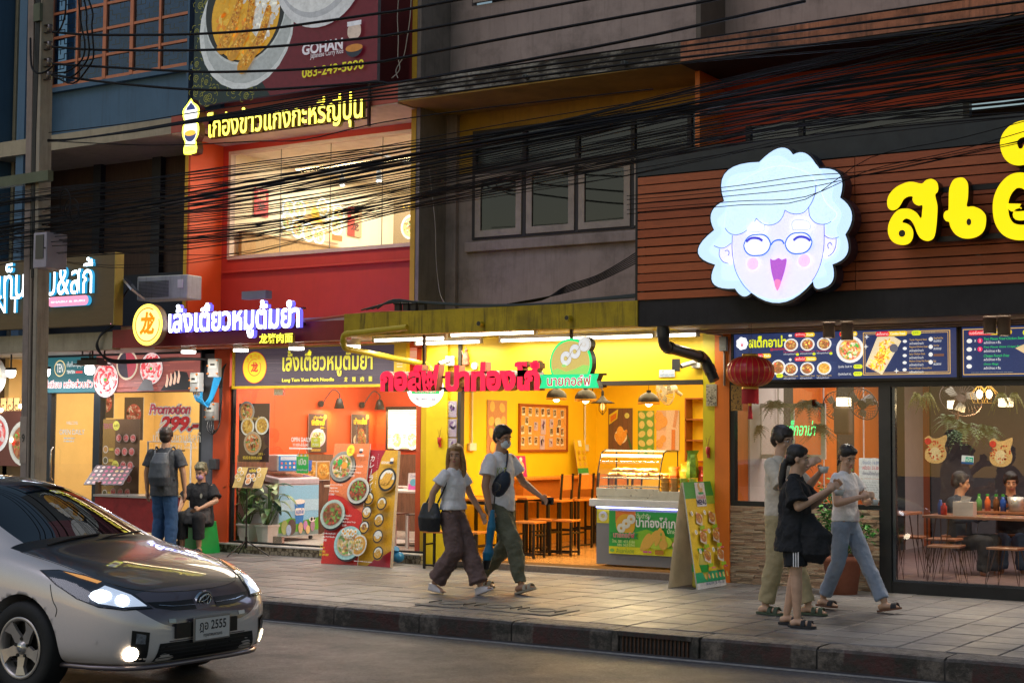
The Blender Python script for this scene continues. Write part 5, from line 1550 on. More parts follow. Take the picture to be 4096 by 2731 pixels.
for i in range(4):
 cable('black cable hanging in a coil below the meter boxes',[P(478+i*4,965,-.25),P(476+i*5,985,-.3),P(488+i*2,997-i*3,-.3),P(502,980,-.2),P(508-i,940,-.15),P(512-i*2,860,-.12),P(520,835,-.1)],.009,BCB,'black cables coiled below the meters',5,'black_cable')
for i in range(3):
 cable('black cable sagging from the beige canopy to the meters',[P(262-i*3,748+i,-1.35),P(232-i,770,-1.45),P(222+i*2,800,-1.45),P(255,825+i*3,-1.3),P(330,826+i*3,-1.),P(420,822+i*2,-.6),P(505,826,-.25)],.012,BCB,'black cables sagging from the beige canopy',6,'black_cable')
m=MB();c=P(500,1182,-.05)
c=P(492,1099,-.03)if False else P(507,1118,-.03)
c=P(503,1038,-.03)
c=P(862/1.*0+497,1063,-.03)
m=MB();m.box(c.x-.07,c.x+.07,-.12,-.025,c.z-.09,c.z+.06);tag(m.build('wall_box',M('dark_grey_box',(.05,.055,.065),.4),None,bevel=.015),'dark grey dispenser box on the pillar above the seated woman','box')
a=P(318,690,-.75);b=P(412,634,-.75)
t=thing('air_conditioner','pale outdoor air conditioner unit on the canopy behind the solar panel','air conditioner',((a.x+b.x)/2,-.55,a.z),R(6))
W=b.x-a.x+.1;H=b.z-a.z+.03
ACM=M('aged_white_metal',(.42,.45,.42),.5,dirt=.3,streak=.3)
m=MB();m.box(-W/2,W/2,-.16,.16,0,H);m.build('case',ACM,t,bevel=.015)
m=MB()
for i in range(12):m.box(-W/2+.03,W*.14,-.168,-.161,.04+i*(H-.1)/12,.045+i*(H-.1)/12)
m.build('grille',M('ac_dark',(.05,.06,.05),.6),t)
m=MB();m.box(W*.32,W*.42,-.172,-.161,H*.45,H*.8);m.build('handle_plate',WPL,t)
a=P(262,628,-1.2);b=P(338,684,-1.35)
t=thing('solar_panel','small tilted solar panel beside the brown hanging board','solar panel',(a+b)/2,0,None,Euler((R(-28),R(34),R(-12))))
m=MB();m.box(-.24,.24,-.15,.15,-.012,.012);m.build('frame',M('alu',(.45,.46,.48),.35,metal=.7),t)
for i in range(6):
 for j in range(3):
  m=MB();m.box(-.225+i*.075,-.225+i*.075+.07,-.14+j*.094,-.14+j*.094+.088,.0125,.0145);m.build('cell',M('solar_cell',(.02,.03,.06),.2),t)
m=MB();m.cyl((0.,0,-.01),(.05,.1,-.5),.012,n=8);m.build('stand',BF,t)
# ====== UTILITY POLE AND CABLES
PY=-3.95
xt,xb_=P(64,10,PY).x,P(46,1080,PY).x
zt3,zb3=P(64,10,PY).z,P(46,1080,PY).z
dxdz=(xt-xb_)/(zt3-zb3);xg=xb_-dxdz*zb3
PCM=M('pole_concrete',(.3,.24,.21),.85,var=.15,scale=4,bmp=.35,bscale=60,dirt=.35,streak=.3)
PCL=M('pole_concrete_light',(.38,.33,.26),.85,var=.15,scale=4,bmp=.35,bscale=60,dirt=.3,streak=.4)
t=thing('utility_pole','tall concrete utility pole with crossarm, insulators and conduits at the left edge','utility pole',(xg,PY,0),0,None,Euler((0,math.atan(dxdz),0)))
wpx=lambda a,b:(P(b,600,PY).x-P(a,600,PY).x)
m=MB();m.box(0.,.105,0,.16,-.02,10.5);m.build('front_flange',PCM,t,bevel=.008)
m=MB();m.box(.105,.19,.04,.12,-.02,10.5);m.build('web',M('pole_web_shaded',(.12,.1,.09),.9),t)  # web coloured darker than the flanges, its recess shade put into the colour
m=MB();m.box(.19,.255,-.01,.17,-.02,10.5);m.build('rear_flange',PCL,t,bevel=.008)
m=MB();m.tube([V((.145,0.,0.)),V((.145,0.,3.5))],.02,10);m.build('conduit',M('grey_brown_conduit',(.28,.22,.18),.5),t)
m=MB()
for i in range(4):m.tube([V((.15+.012*i,0.-.01*(i%2),3.4)),V((.14+.014*i,-.01,5.)),V((.17+.02*i,-.01,6.6)),V((.15+.02*i,-.02,8.5)),V((.16+.02*i,0.,10.4))],.012,6)
m.build('riser_cable',BCB,t)
zc=P(60,422,PY).z
m=MB();m.box(-1.,.5,-.09,-.01,zc,zc+.1).box(-1.,.5,-.09,-.01,zc-.02,zc-0.);m.build('crossarm',M('galvanised',(.12,.14,.09),.55,metal=.3,dirt=.4),t)
zh=P(60,30,PY).z
m=MB();m.box(.17,.28,-.06,-.012,zh-.15,zh+.06);m.build('bracket',MATS['galvanised'],t)
for(px,py)in((0,18),(0,100)):pass
inz=[P(120,q,PY).z for q in(62,101,140,170)]
for z_ in inz:
 m=MB();m.lathe([(.01,-.05),(.035,-.04),(.025,-.015),(.04,0.),(.025,.015),(.035,.04),(.01,.05)],(.33,.05,z_),14);m.build('insulator',M('porcelain_dark',(.1,.07,.06),.2,coat=.5),t)
 m=MB();m.box(.256,.33,.03,.07,z_-.05,z_-.04).box(.256,.35,.03,.07,z_+.04,z_+.05);m.build('insulator_bracket',STM,t)
za=P(58,1010,PY).z
m=MB();m.box(-.004,.109,-.006,-.001,za-.27,za+.27);m.build('painted_patch',M('pole_patch',(.36,.29,.24),.8,var=.2),t)
s=Sheet(.002,.002,.001,bgc=(.05,.04,.04));s.text('9',.03,0,.08,.1,(.05,.045,.045),offset=.03);s.build('stencil_number',PR(),t,(0,-.008,za-.03))
z6=P(58,1130,PY).z
m=MB();m.box(-.005,.11,-.007,-.001,.3,z6).box(.185,.26,-.018,-.011,.3,z6);m.build('torn_paper_band',M('torn_white_paper',(.34,.31,.29),.8,var=.5,scale=14,bmp=.4),t)
a=P(110,620,PY-.1);b=P(152,536,PY-.1)
t=thing('pole_cabinet','white metal cabinet with a dark window fixed to the utility pole','cabinet',(a.x,PY-.3,a.z))
H=b.z-a.z
m=MB();m.box(-.02,.2,0,.3,0.,H);m.build('case',M('cabinet_white',(.36,.33,.4),.45,dirt=.15),t,bevel=.008)
m=MB();m.box(.025,.155,-.008,-.001,H*.26,H*.93);m.build('window',M('cabinet_window',(.03,.02,.03),.15),t)
m=MB();m.cyl((.178,-.015,H*.55),(.178,0,H*.55),.01,n=10);m.build('lock',BPL,t)
def wire(label,pl,Yv,r,mat,group,name='overhead_cable'):
 pts=[P(px,py,Yv if not isinstance(Yv,(list,tuple))else Yv[0]+(Yv[1]-Yv[0])*(px+20)/2400)for px,py in pl]
 return cable(label,pts,r,mat,group,4,name)
G1='four thick supply wires crossing the upper storey'
CB2=M('cable_black_sheath',(.004,.004,.006),.5,spec=.18)
wire('uppermost thick wire, crossing the prawn curry bowl near the top',[(120,74),(195,80),(300,81),(442,79),(588,70),(719,53),(866,32),(919,25),(1069,-3),(1300,-45)],-4.,.014,CB2,G1)
wire('second thick wire, crossing the prawns and the word above the phone number',[(120,108),(225,115),(442,116),(588,110),(719,100),(866,85),(919,77),(1100,45),(1344,0),(1500,-30)],-4.,.014,CB2,G1)
wire('third thick wire, crossing the yellow phone number',[(120,147),(200,152),(442,165),(588,164),(719,158),(866,143),(919,134),(1200,81),(1506,25),(1660,-4)],-4.,.014,CB2,G1)
wire('lowest thick wire, passing just under the billboard plate',[(118,172),(200,184),(310,196),(442,206),(588,207),(719,200),(866,189),(919,189),(1200,140),(1506,80),(1850,3)],-4.,.014,CB2,G1)
G2='black cables running from the pole clamp past the yellow lit lettering'
for i in range(5):
 q=i*5
 wire('black cable rising from the pole clamp across the yellow lit lettering',[(110,325-q*.2),(160,322-q*.1),(300,300+i*1),(420,279+q*.3),(588,249+q*.8),(780,214+q*1.2),(990,178+q*2.),(1250,140+q*2.2),(1600,90+q*2.6),(2000,30+q*4),(2380,-25+q*5)],-4.05-i*.02,.008+.003*(i in(1,3)),CB2,G2)
wire('thin cable strung lowest from the clamp to the tall lit sign',[(112,305),(300,283),(470,255),(700,222),(870,196),(1010,172)],-4.,.006,CB2,None)
wire('thin flat cable passing in front of the lit figure sign foot',[(130,325),(300,333),(420,333),(588,325),(700,321),(870,283),(1100,250),(1500,205)],-4.,.006,CB2,None)
rn=random.Random(17)
G3='dense bundle of thin black cables across the whole street front'
for i in range(46):
 u=i/45
 g=lambda q=13:rn.uniform(-q,q)
 yl=445+150*u+g()
 pts=[(-30,yl+12),(90,yl-8),(590,375+175*u+g()),(1180,285+150*u+g(15)),(1760,165+165*u+g(15)),(2390,20+250*u+g(22))]
 wire('thin black cable in the dense bundle crossing the whole street front',pts,[-3.7-rn.uniform(0,.5),-3.7-rn.uniform(0,.6)],rn.choice([.0035,.0045,.005,.006]),CB2,G3)
G4='thickest twisted cable bundles in the dense run'
for i,(o_,r_)in enumerate(((0,.018),(8,.012),(-12,.01),(19,.009),(30,.01))):
 pts=[(-30,528+o_),(110,506+o_),(300,478+o_),(588,426+o_),(760,392+o_),(940,357+o_),(1250,303+o_*.8),(1460,268+o_*.6),(1800,212+o_),(2100,165+o_*1.6),(2390,118+o_*2)]
 wire('thick black cable in the heart of the dense bundle',pts,-3.85-.05*i,r_,CB2,G4)
for i in range(9):
 a0=520+rn.uniform(-16,40);
 wire('thin black cable drooping past the lit upstairs window',[(-20,a0+10),(250,a0+38+i*3),(588,a0+20+rn.uniform(-10,22)),(900,a0-60+rn.uniform(-10,10)),(1150,a0-110),(1440,a0-165+i*2),(1900,a0-275+i*4),(2390,a0-390+i*9)],-3.8,.0035,CB2,'thin cables drooping below the dense bundle')
for i,(yl,yr)in enumerate(((438,402),(447,418),(458,425),(480,396),(470,432))):
 wire('thin cable crossing the hair of the glowing cartoon head',[(1440,yl+12),(1560,yl+3),(1700,yl-12+i),(1850,yl-34+i*4),(2000,yr-10-i*8),(2200,yr-50-9*i),(2390,yr-85-i*14)],-3.5,.0035,CB2,'thin cables crossing the glowing head')
for i,(cx,cy_,rx,ry)in enumerate(((165,480,16,24),(150,465,12,30),(172,492,10,18))):
 pts=[P(cx+rx*math.cos(q/9*2*PI),cy_+ry*math.sin(q/9*2*PI),-4.05-.02*q)for q in range(12)]
 cable('coil of spare cable hanging from the bundle beside the pole',pts,.006,CB2,'cable coils beside the pole',4,'cable_coil')
for i,q in enumerate(((150,0),(180,0),(190,0),(198,0))):
 pts=[(q[0],-15),(q[0]-3+i*6,30),(175+i*12,60),(185+i*10,90+i*12),(180+i*8,130+i*8),(150+i*6,150+i*14),(122,165+i*3)]if i else[(152,-15),(150,30),(142,60),(132,75)]
 wire('black lead dropping from above to the insulators',pts,-4.05,.01,CB2,'leads dropping to the insulators')
cable('black lead drooping round the pole to the insulator',[P(70,88,-4.),P(72,150,-4.08),P(85,168,-4.12),P(105,165,-4.1),P(122,152,-4.)],.012,CB2)
for i in range(6):
 wire('cable climbing from the yellow canopy behind the slatted front',[(1195-i*6,693+i),(1245,684+i),(1300,672-i*3),(1370,648-i*3),(1430,620-i*4),(1470,600-i*5),(1500,590-i*5)],-1.15+.02*i,.006,CB2,'cables climbing from the yellow canopy')
for i in range(4):
 wire('dark cable lying along the top of the yellow canopy',[(830+i*12,712-i),(905,694-i*2),(975,693+i),(1100,700+i),(1250,697+i),(1340,688+i),(1460,676+i*2)],-1.3,.01,M('teal_black_cable',(.015,.03,.035),.4),'cables lying on the yellow canopy')
for i in range(3):
 wire('orange cable leading from the red wall to the yellow canopy',[(700+i*3,736+i),(800,723+i),(850,718+i*2),(930,715+i*2),(1010,718+i)],-1.25,.009,M('orange_cable',(.5,.13,.04),.5),'orange cables on the yellow canopy')
for i,px in enumerate((915,934,952,972)):
 c=P(px,705,-1.15);t=thing('cable_junction','black cable splice box standing on the yellow canopy','junction box',c,0,'splice boxes on the yellow canopy')
 m=MB();m.box(-.04,.04,-.03,.03,-.06,.07);m.build('box',BPL,t,bevel=.006);m=MB();m.cyl((-.05,-.03,.04),(.05,-.03,.04),.012,n=8);m.build('clamp',BPL,t)
cable('long pale stray wire hanging down the grey party wall',[P(985,385,.1),P(992,440,.1),P(1000,520,.12),P(1002,600,.15),P(1010,670,.1),P(1022,697,-.4)],.004,M('pale_wire',(.4,.36,.3),.5))
for i,px in enumerate((916,945)):
 cable(['pale twisted wire dangling beside the billboard, left one','pale twisted wire dangling beside the billboard, right one'][i],[P(px,-10,-.45),P(px-3,40,-.45),P(px-9*i-1,90,-.45),P(px-2-16*i,130,-.45),P(918-8*i,160,-.45),P(900+i*14,180,-.45)],.006,MATS['pale_wire'])
# ====== FLAT THINGS ON WALLS
def on_wall_x(s,X,px0,py1,name,label,cat,mat=None,Yq=None):
 p=PX(px0,py1,X)
 o=s.build(name,mat or PR(),None,(X+.012,p.y,p.z-s.h),R(90))
 return tag(o,label,cat)
def size_x(X,px0,px1,py0,py1):
 a=PX(px0,py1,X);b=PX(px1,py1,X);c=PX(px0,py0,X)
 return abs(b.y-a.y),abs(c.z-a.z)
def stand_sheet(w,h,bgc,**k):return Sheet(w,h,.012,bgc=bgc,**k)
#  doughnut shop, left wall
XW=.2
w_,h_=size_x(XW,1118,1163,1040,918)
s=Sheet(w_,h_,.004,bgc=(.5,.25,.13));rn=random.Random(1)
for i,(u,v)in enumerate(((.25,.88),(.75,.86),(.2,.6),(.8,.6),(.2,.38),(.78,.35),(.25,.12),(.7,.1))):
 s.disc(u*w_,v*h_,.06,(.75,.48,.14),.075,rot=i)
s.poly([(w_*.32,h_*.5),(w_*.7,h_*.5),(w_*.66,h_*.56),(w_*.36,h_*.56)],(.25,.4,.05));s.disc(w_*.5,h_*.59,w_*.17,(.75,.55,.3),.06)
on_wall_x(s,XW,1118,918,'wall_poster','brown poster of doughnut doodles on the left yellow wall','poster')
w_,h_=size_x(XW,1190,1302,1038,926)
p0=PX(1190,926,XW)
t=thing('cork_board','wood framed cork board covered with snapshots on the yellow wall','notice board',(XW,p0.y,p0.z-h_),R(90))
m=MB();m.box(.03,w_-.03,-.012,0.,.03,h_-.03);m.build('cork',M('cork',(.62,.3,.07),.85,var=.25,scale=60,bmp=.3),t)
m=MB();m.box(0,w_,-.03,0,0,.035).box(0,w_,-.03,0,h_-.035,h_).box(0,.035,-.03,0,.035,h_-.035).box(w_-.035,w_,-.03,0,.035,h_-.035);m.build('frame',M('cherry_frame',(.28,.07,.015),.35,wood='x'),t,bevel=.004)
def snapshot(par,x,z,w,h,rot,seed,purple=False):
 rn=random.Random(seed);s=Sheet(w,h,.001,bgc=(.75,.72,.66)if not purple else(.55,.45,.6))
 c1_=(.08,.06,.05)if not purple else(.15,.07,.28)
 s.rect(w*.1,h*.25,w*.9,h*.92,c1_ if not purple else(.5,.42,.6))
 s.up()
 for i in range(7):
  xx=rn.uniform(.25,.75)*w;zz=rn.uniform(.35,.8)*h
  c=rn.choice([(.6,.4,.2),(.7,.6,.5),(.3,.1,.05),(.5,.35,.1)])if not purple else rn.choice([(.12,.05,.25),(.7,.65,.75),(.25,.15,.4)])
  s.mb.add([V((p,s.y,q))for p,q in ellipse(xx,zz,w*.12,h*.14,7,rn.uniform(0,3))],[tuple(range(7))],0,c)
 o=s.build('snapshot',PR(),par,(x,-.016 if par else 0,z));o.rotation_euler=(0,rot,0)
 return o
grid=[(494,162),(546,165),(600,168),(650,170),(698,172),(748,176),(812,180),(518,240),(590,285,1),(645,258,2),(718,258,1),(786,255),(488,320),(545,320),(722,338),(772,320),(814,338),(488,412),(548,410),(592,408),(640,402,2),(714,425,1),(774,412),(812,420)]
rn=random.Random(12)
for i,g in enumerate(grid):
 u=(g[0]-470)/(870-470);v=(g[1]-135)/(540-135);big=len(g)>2
 ww,hh_=(.085,.12)if not big else((.1,.12)if g[2]==1 else(.13,.22))
 snapshot(t,w_*u,h_*(1-v)-hh_,ww,hh_,rn.uniform(-.15,.15),i,big)
for i,(py0,py1,lab)in enumerate(((958,921,'top purple tinted photograph beside the dark shutter guide'),(1003,962,'second purple tinted photograph below the top one'),(1052,1006,'third purple tinted photograph behind the woman in white'))):
 a=P(1026+i,py0,0.);b=P(1048,py1,0.)
 o=snapshot(None,0,0,b.x-a.x,b.z-a.z,0,50+i,True);o.location=(a.x,.008,a.z);o.name='photograph';tag(o,lab,'photograph','photographs on the yellow pillar')
for i,(px,pt,pb,lab)in enumerate(((1080,890,1026,'white wall socket with curved conduit near the shutter guide'),(1340,900,1028,'white wall socket right of the cork board'),)):
 p=PX(px,pb,XW);z0=p.z
 t=thing('wall_socket',lab,'socket',(XW+.01,p.y,z0),R(90))
 m=MB();m.box(-.08,.08,-.04,0.,-.05,.05);m.build('plate',WPL,t,bevel=.005)
 m=MB();m.tube([V((0,-.015,.05)),V((0,-.015,.9)),V((.03 if i else .25,-.015,1.15 if i else 1.05))],.014,8);m.build('conduit',WPL,t)
YB=4.38
def bp(px0,px1,py0,py1,draw,name,label,cat='poster',mat=None,Y=YB):
 a=P(px0,py0,Y);b=P(px1,py1,Y);s=Sheet(b.x-a.x,b.z-a.z,.004,bgc=draw(None));draw(s)
 return tag(s.build(name,mat or PR(),None,a),label,cat)
def dr1(s):
 if s is None:return(.13,.07,.05)
 for i in range(5):s.rect(s.w*i/5+.004,0,s.w*(i+1)/5-.004,s.h,(.16+.02*(i%2),.09,.06),up=(i==0))
 s.disc(s.w*.52,s.h*.32,s.w*.26,(.8,.78,.72));s.disc(s.w*.5,s.h*.42,.06,(.8,.42,.08),.09);s.disc(s.w*.62,s.h*.3,.04,(.75,.35,.06),.13,rot=-.5);s.disc(s.w*.42,s.h*.25,.04,(.75,.35,.06),.1,rot=.5)
 s.poly([(s.w*.04,s.h*.6),(s.w*.38,s.h*.75),(s.w*.42,s.h*.98),(s.w*.05,s.h*.84)],(.75,.6,.05));s.poly([(s.w*.1,s.h*.65),(s.w*.33,s.h*.76),(s.w*.36,s.h*.9),(s.w*.1,s.h*.8)],(.65,.2,.03));s.disc(s.w*.78,s.h*.82,s.w*.1,(.6,.62,.2))
 s.poly([(s.w*.75,s.h*.45),(s.w*.98,s.h*.1),(s.w*.98,s.h*.02),(s.w*.9,.02)],(.05,.12,.05))
bp(1397,1453,1032,937,dr1,'wall_poster','poster of fried dough on a plate over dark boards, left of the green poster')
def dr2(s):
 if s is None:return(.14,.36,.08)
 for i in range(5):
  for j in(0,1):s.disc(s.w*(.25+.5*j),s.h*(.1+.2*i)+.02*j,.045,(.65,.6,.25),.06,rot=i+j,up=(i+j==0))
bp(1465,1502,1050,943,dr2,'wall_poster','narrow green poster with pale doodles between two food posters')
def dr3(s):
 if s is None:return(.62,.42,.34)
 s.rect(0,0,s.w*.42,s.h*.5,(.72,.5,.42));s.rect(s.w*.42,0,s.w,s.h,(.7,.55,.48))
 for(u,v,r_)in((.12,.85,.07),(.28,.72,.08),(.1,.62,.06),(.3,.3,.05),(.15,.18,.06)):s.disc(s.w*u,s.h*v,r_,(.72,.38,.12),r_*1.1)
 s.line([(s.w*.75,s.h*.05),(s.w*.76,s.h*.5)],.06,(.6,.22,.07));s.line([(s.w*.9,s.h*.98),(s.w*.8,s.h*.6)],.05,(.6,.32,.2))
bp(1508,1560,1035,942,dr3,'wall_poster','pale poster of hands and dough pieces, rightmost on the back wall')
a=P(1590,1045,YB)
t=thing('wall_shelf','brown open wall shelf with a framed picture behind the lime pillar','shelf',(P(1588,1000,YB).x,YB,P(1588,1060,YB).z))
m=MB()
for z in(0.,.3,.6,.9):m.box(0,.6,-.22,0,z,z+.02)
m.box(0,.02,-.22,0,.02,.9).box(.58,.6,-.22,0,.02,.9)
m.build('shelves',M('brown_shelf',(.25,.08,.02),.4,wood='x'),t)
def pendant(px,py,Y,r,label):
 c=P(px,py,Y)
 t=thing('pendant_lamp',label,'lamp',c,0,'black dome pendants in the yellow shop')
 m=MB();m.lathe([(.012,r*.95),(r*.35,r*.85),(r*.75,r*.62),(r*.97,r*.3),(r,0.)],n=28);m.cyl((0,0,r*.9),(0,0,r*1.1),.03,n=12);m.build('shade',BPL,t)
 m=MB();m.lathe([(r,0.),(r*1.005,-r*.22),(r*.98,-r*.22),(r*.94,r*.2)],n=28);m.build('gold_rim',M('gold_inner',(.75,.48,.12),.35,metal=.5),t)
 m=MB();m.ell((0,0,0.),(.05,.05,.06));m.build('bulb',LAMPY,t)
 m=MB();m.cyl((0,0,r),(0,0,2.84-c.z),.004,n=6);m.build('cord',BPL,t)
 area(t,(0,0,-r*.2),(r,r),26,(1.,.7,.32))
pendant(1278,913,1.3,.135,'left black dome pendant under the green ribbon');pendant(1345,916,1.3,.14,'middle black dome pendant right of the green ribbon');pendant(1490,923,1.3,.135,'right black dome pendant over the doughnut counter')
c=P(1384,925,2.2)
t=thing('wall_lantern','black cone lamp with a wire cage beside the middle pendant','lamp',c)
m=MB();m.lathe([(.015,.1),(.03,.08),(.06,.04),(.17,0.),(.165,-.005)],n=20);m.cyl((0,0,.1),(0,0,.16),.02,n=8);m.tube([V((0,0,.16)),V((-.05,0,.24)),V((-.15,0,.2)),V((-.18,0,.1))],.008,6);m.build('shade',BPL,t)
m=MB()
for i in range(6):
 a=PI*i/3;m.tube([V((.05*math.cos(a),.05*math.sin(a),0)),V((.055*math.cos(a),.055*math.sin(a),-.1)),V((0,0,-.16))],.004,4)
m.build('cage',BPL,t);m=MB();m.ell((0,0,-.05),(.03,.03,.05));m.build('bulb',E('dim_bulb',(1,.6,.2),1.5),t)
area(yb,(2.2,2.2,2.75),(2.6,3.),130,(1.,.78,.4))
def fan(loc,rz,tilt,r,col,label,kind='fan'):
 t=thing('wall_fan',label,'fan',loc,0,None,Euler((tilt,0,rz)))
 m=MB()
 for i in range(28):
  a=2*PI*i/28
  m.tube([V((.03*math.cos(a),-.11,.03*math.sin(a))),V((r*.7*math.cos(a),-.1,r*.7*math.sin(a))),V((r*math.cos(a),-.03,r*math.sin(a))),V((r*.7*math.cos(a),.03,r*.7*math.sin(a)))],.003,4)
 m.tube([V((r*math.cos(q*PI/12),-.03,r*math.sin(q*PI/12)))for q in range(25)],.006,6)
 m.build('guard',col,t)
 for i in range(3):
  a=2*PI*i/3;m=MB();pts=[(.05*math.cos(a),.05*math.sin(a)),(r*.8*math.cos(a-.1),r*.8*math.sin(a-.1)),(r*.85*math.cos(a+.5),r*.85*math.sin(a+.5)),(r*.5*math.cos(a+.8),r*.5*math.sin(a+.8))]
  m.prism(pts,-.045,-.04);m.build('blade',M('smoky_blade',(.3,.3,.25),.3),t)
 m=MB();m.cyl((0,-.05,0),(0,.14,0),.06,.05,n=14);m.cyl((0,.1,0),(0,.22,-.1),.025,n=8);m.build('motor',col,t)
 return t
fan(P(1533,896,3.2),R(-30),R(10),.2,M('pale_grey_plastic',(.5,.5,.45),.4),'pale wall fan above the rightmost pendant in the yellow shop')
ORW=M('orange_varnished_wood',(.55,.18,.03),.3,wood='x',var=.25,scale=2.5,coat=.3)
BST=M('black_steel_tube',(.015,.012,.012),.4,metal=.4)
t=thing('bar_counter','orange wood bar counter along the yellow wall under the cork board','counter',(XW,1.75,.1))
m=MB();m.box(0,.42,0,2.6,.92,.96);m.build('top',ORW,t,bevel=.006)
m=MB();m.box(.02,.36,.03,2.55,.62,.919);m.build('apron',M('orange_wood_dark',(.36,.1,.015),.4,wood='x',var=.2),t)
m=MB();m.prism([(0.,.35),(.1,.4),(.2,.7),(.36,.9),(0.,.9)],.06,.09);m.build('bracket',ORW,t)
m=MB();m.box(0.,.03,.1,2.5,0.,.6)
m.build('wall_panel',M('amber_panel',(.62,.28,.04),.5,wood='z',var=.3),t)
def bar_stool():
 t=thing('bar_stool','','bar stool',(0,0,0),0,'bar stools along the orange counter')
 m=MB();m.box(-.19,.19,-.18,.18,.64,.672);m.build('seat',ORW,t,bevel=.006)
 m=MB();m.box(.165,.185,-.17,.17,.8,1.);m.build('backrest',ORW,t,bevel=.004)
 for(x,y)in((-.17,-.16),(-.17,.16),(.17,-.16),(.17,.16)):
  m=MB();m.box(x-.013,x+.013,y-.013,y+.013,0,.64);m.build('leg',BST,t)
 for y in(-.16,.16):
  m=MB();m.obox((.185,y,.83),(.024,.026,.38),(0,.08,0));m.build('back_post',BST,t)
 m=MB();m.box(-.155,.155,-.17,-.15,.24,.262).box(-.155,.155,.15,.17,.24,.262).box(-.18,-.16,-.145,.145,.16,.182).box(.16,.18,-.145,.145,.03,.052);m.each('stretcher',BST,t)
 return t
labs=['bar stool at the counter nearest the pavement, in front of the cork board corner','second bar stool from the pavement end of the orange counter','third bar stool along the orange counter, below the leaning menu card','fourth bar stool, close to the grey food counter','farthest bar stool, half hidden by the glass food case']
bs=bar_stool();bs['label']=labs[0];bs.location=(.92,2.,.1);bs.rotation_euler=(0,0,R(4))
for i in range(1,5):dup(bs,(.92+.03*(i%2),2.+.5*i,.1),R((-5,3,-3,4)[i-1]),labs[i])
def low_table():
 t=thing('dining_table','','table',(0,0,0),0,'wooden tables with black legs in the yellow shop')
 m=MB();m.box(-.42,.42,-.3,.3,.7,.73);m.build('tabletop',ORW,t,bevel=.005)
 for(x,y)in((-.39,-.27),(-.39,.27),(.39,-.27),(.39,.27)):
  m=MB();m.box(x-.018,x+.018,y-.018,y+.018,0,.7);m.build('leg',BST,t)
 m=MB();m.box(-.37,.37,-.28,-.26,.66,.695).box(-.37,.37,.26,.28,.66,.695).box(-.4,-.38,-.25,.25,.05,.075).box(.38,.4,-.25,.25,.05,.075);m.each('rail',BST,t)
 return t
def low_stool():
 t=thing('low_stool','','stool',(0,0,0),0,'low wooden stools in the yellow shop')
 m=MB();m.box(-.17,.17,-.15,.15,.43,.455);m.build('seat',ORW,t,bevel=.004)
 for(x,y)in((-.15,-.13),(-.15,.13),(.15,-.13),(.15,.13)):
  m=MB();m.box(x-.014,x+.014,y-.014,y+.014,0,.43);m.build('leg',BST,t)
 m=MB();m.box(-.135,.135,-.14,-.12,.03,.05).box(-.135,.135,.12,.14,.03,.05).box(-.16,-.14,-.115,.115,.28,.3).box(.14,.16,-.115,.115,.28,.3);m.each('stretcher',BST,t)
 return t
tb=low_table();tb['label']='wooden table behind the couple, at the front edge of the yellow shop';tb.location=(.72,.42,.1)
dup(tb,(.72,1.25,.1),0,'wooden table behind the front one, next to the bar counter end')
st=low_stool();st['label']='low stool standing on the pavement left of the walking woman';st.location=(.75,-.42,0.);st.rotation_euler=(0,0,R(8))
for(x,y,z,l_)in((1.42,.55,.1,'low stool just behind the man with the umbrella'),(1.3,1.15,.1,'low stool at the right end of the rear wooden table'),(1.12,-.3,0.,'low stool on the pavement between the walking couple'),(1.55,1.2,.1,'low stool seen under the hand holding the phone')):
 dup(st,(x,y,z),R(random.uniform(-8,8)),l_)
p=PX(1180,1098,XW+.1);s=Sheet(.2,.29,.004,bgc=(.62,.02,.2));s.disc(.1,.13,.06,(.7,.5,.3),.085);s.disc(.1,.24,.03,WHITE);s.lines(.05,.06,.15,.12,4,WHITE)
o=s.build('menu_card',PR(),None,(XW+.16,p.y,1.062),R(80),R(-8));tag(o,'pink menu card leaning on the orange counter','menu card')
p=PX(1318,1098,XW+.1);s=Sheet(.26,.52,.004,bgc=(.75,.5,.02));s.rect(0,0.,.26,.025,WHITE);s.rect(0,.026,.26,.1,(.04,.35,.08));s.rect(.09,.42,.17,.51,WHITE)
for i in range(3):
 for j in(0,1):s.food(.075+.11*j,.16+.09*i,.035,'fry',None,n=12)
o=s.build('menu_card',PR(),None,(XW+.18,p.y,1.062),R(84),R(-10));tag(o,'tall yellow menu card leaning below the cork board corner','menu card')
#  doughnut counter (grey cabinet with glass case)
cl=P(1353,1160,-.04).x+.03;cr=3.98;ct=P(1355,1145,-.05).z
t=thing('food_counter','grey food counter with glowing blue strip and green banner','counter',(cl,0.,.1))
W=cr-cl;H=ct-.1
m=MB();m.box(.03,W,.03,.6,.02,H-.09);m.build('cabinet',M('grey_laminate',(.21,.2,.21),.4,var=.04),t,bevel=.004)
m=MB();m.box(-.03,W,-.04,.62,H-.085,H);m.build('worktop',M('white_laminate',(.62,.6,.62),.3),t,bevel=.005)
m=MB();m.box(.05,W,-.012,.006,H-.102,H-.088);m.build('led_strip',E('led_violet',(.35,.4,1.),9.),t)
bx0=P(1398,1200,-.01).x-cl;bz0=P(1400,1270,-.01).z-.1;bz1=P(1400,1172,-.01).z-.1;bx1=W
s=Sheet(bx1-bx0,bz1-bz0,.003,bgc=(.03,.38,.06));Wb,Hb=s.w,s.h
s.rect(0,0,Wb,Hb*.17,(.8,.72,.02));s.poly([(Wb*.2,Hb*.17),(Wb,Hb*.17),(Wb,Hb*.5),(Wb*.7,Hb*.42),(Wb*.45,Hb*.6),(Wb*.3,Hb*.5)],(.25,.55,.03))
s.rect(Wb*.08,Hb*.72,Wb*.32,Hb,(.8,.2,.03));s.disc(Wb*.2,Hb*.68,Wb*.115,(.8,.42,.03))
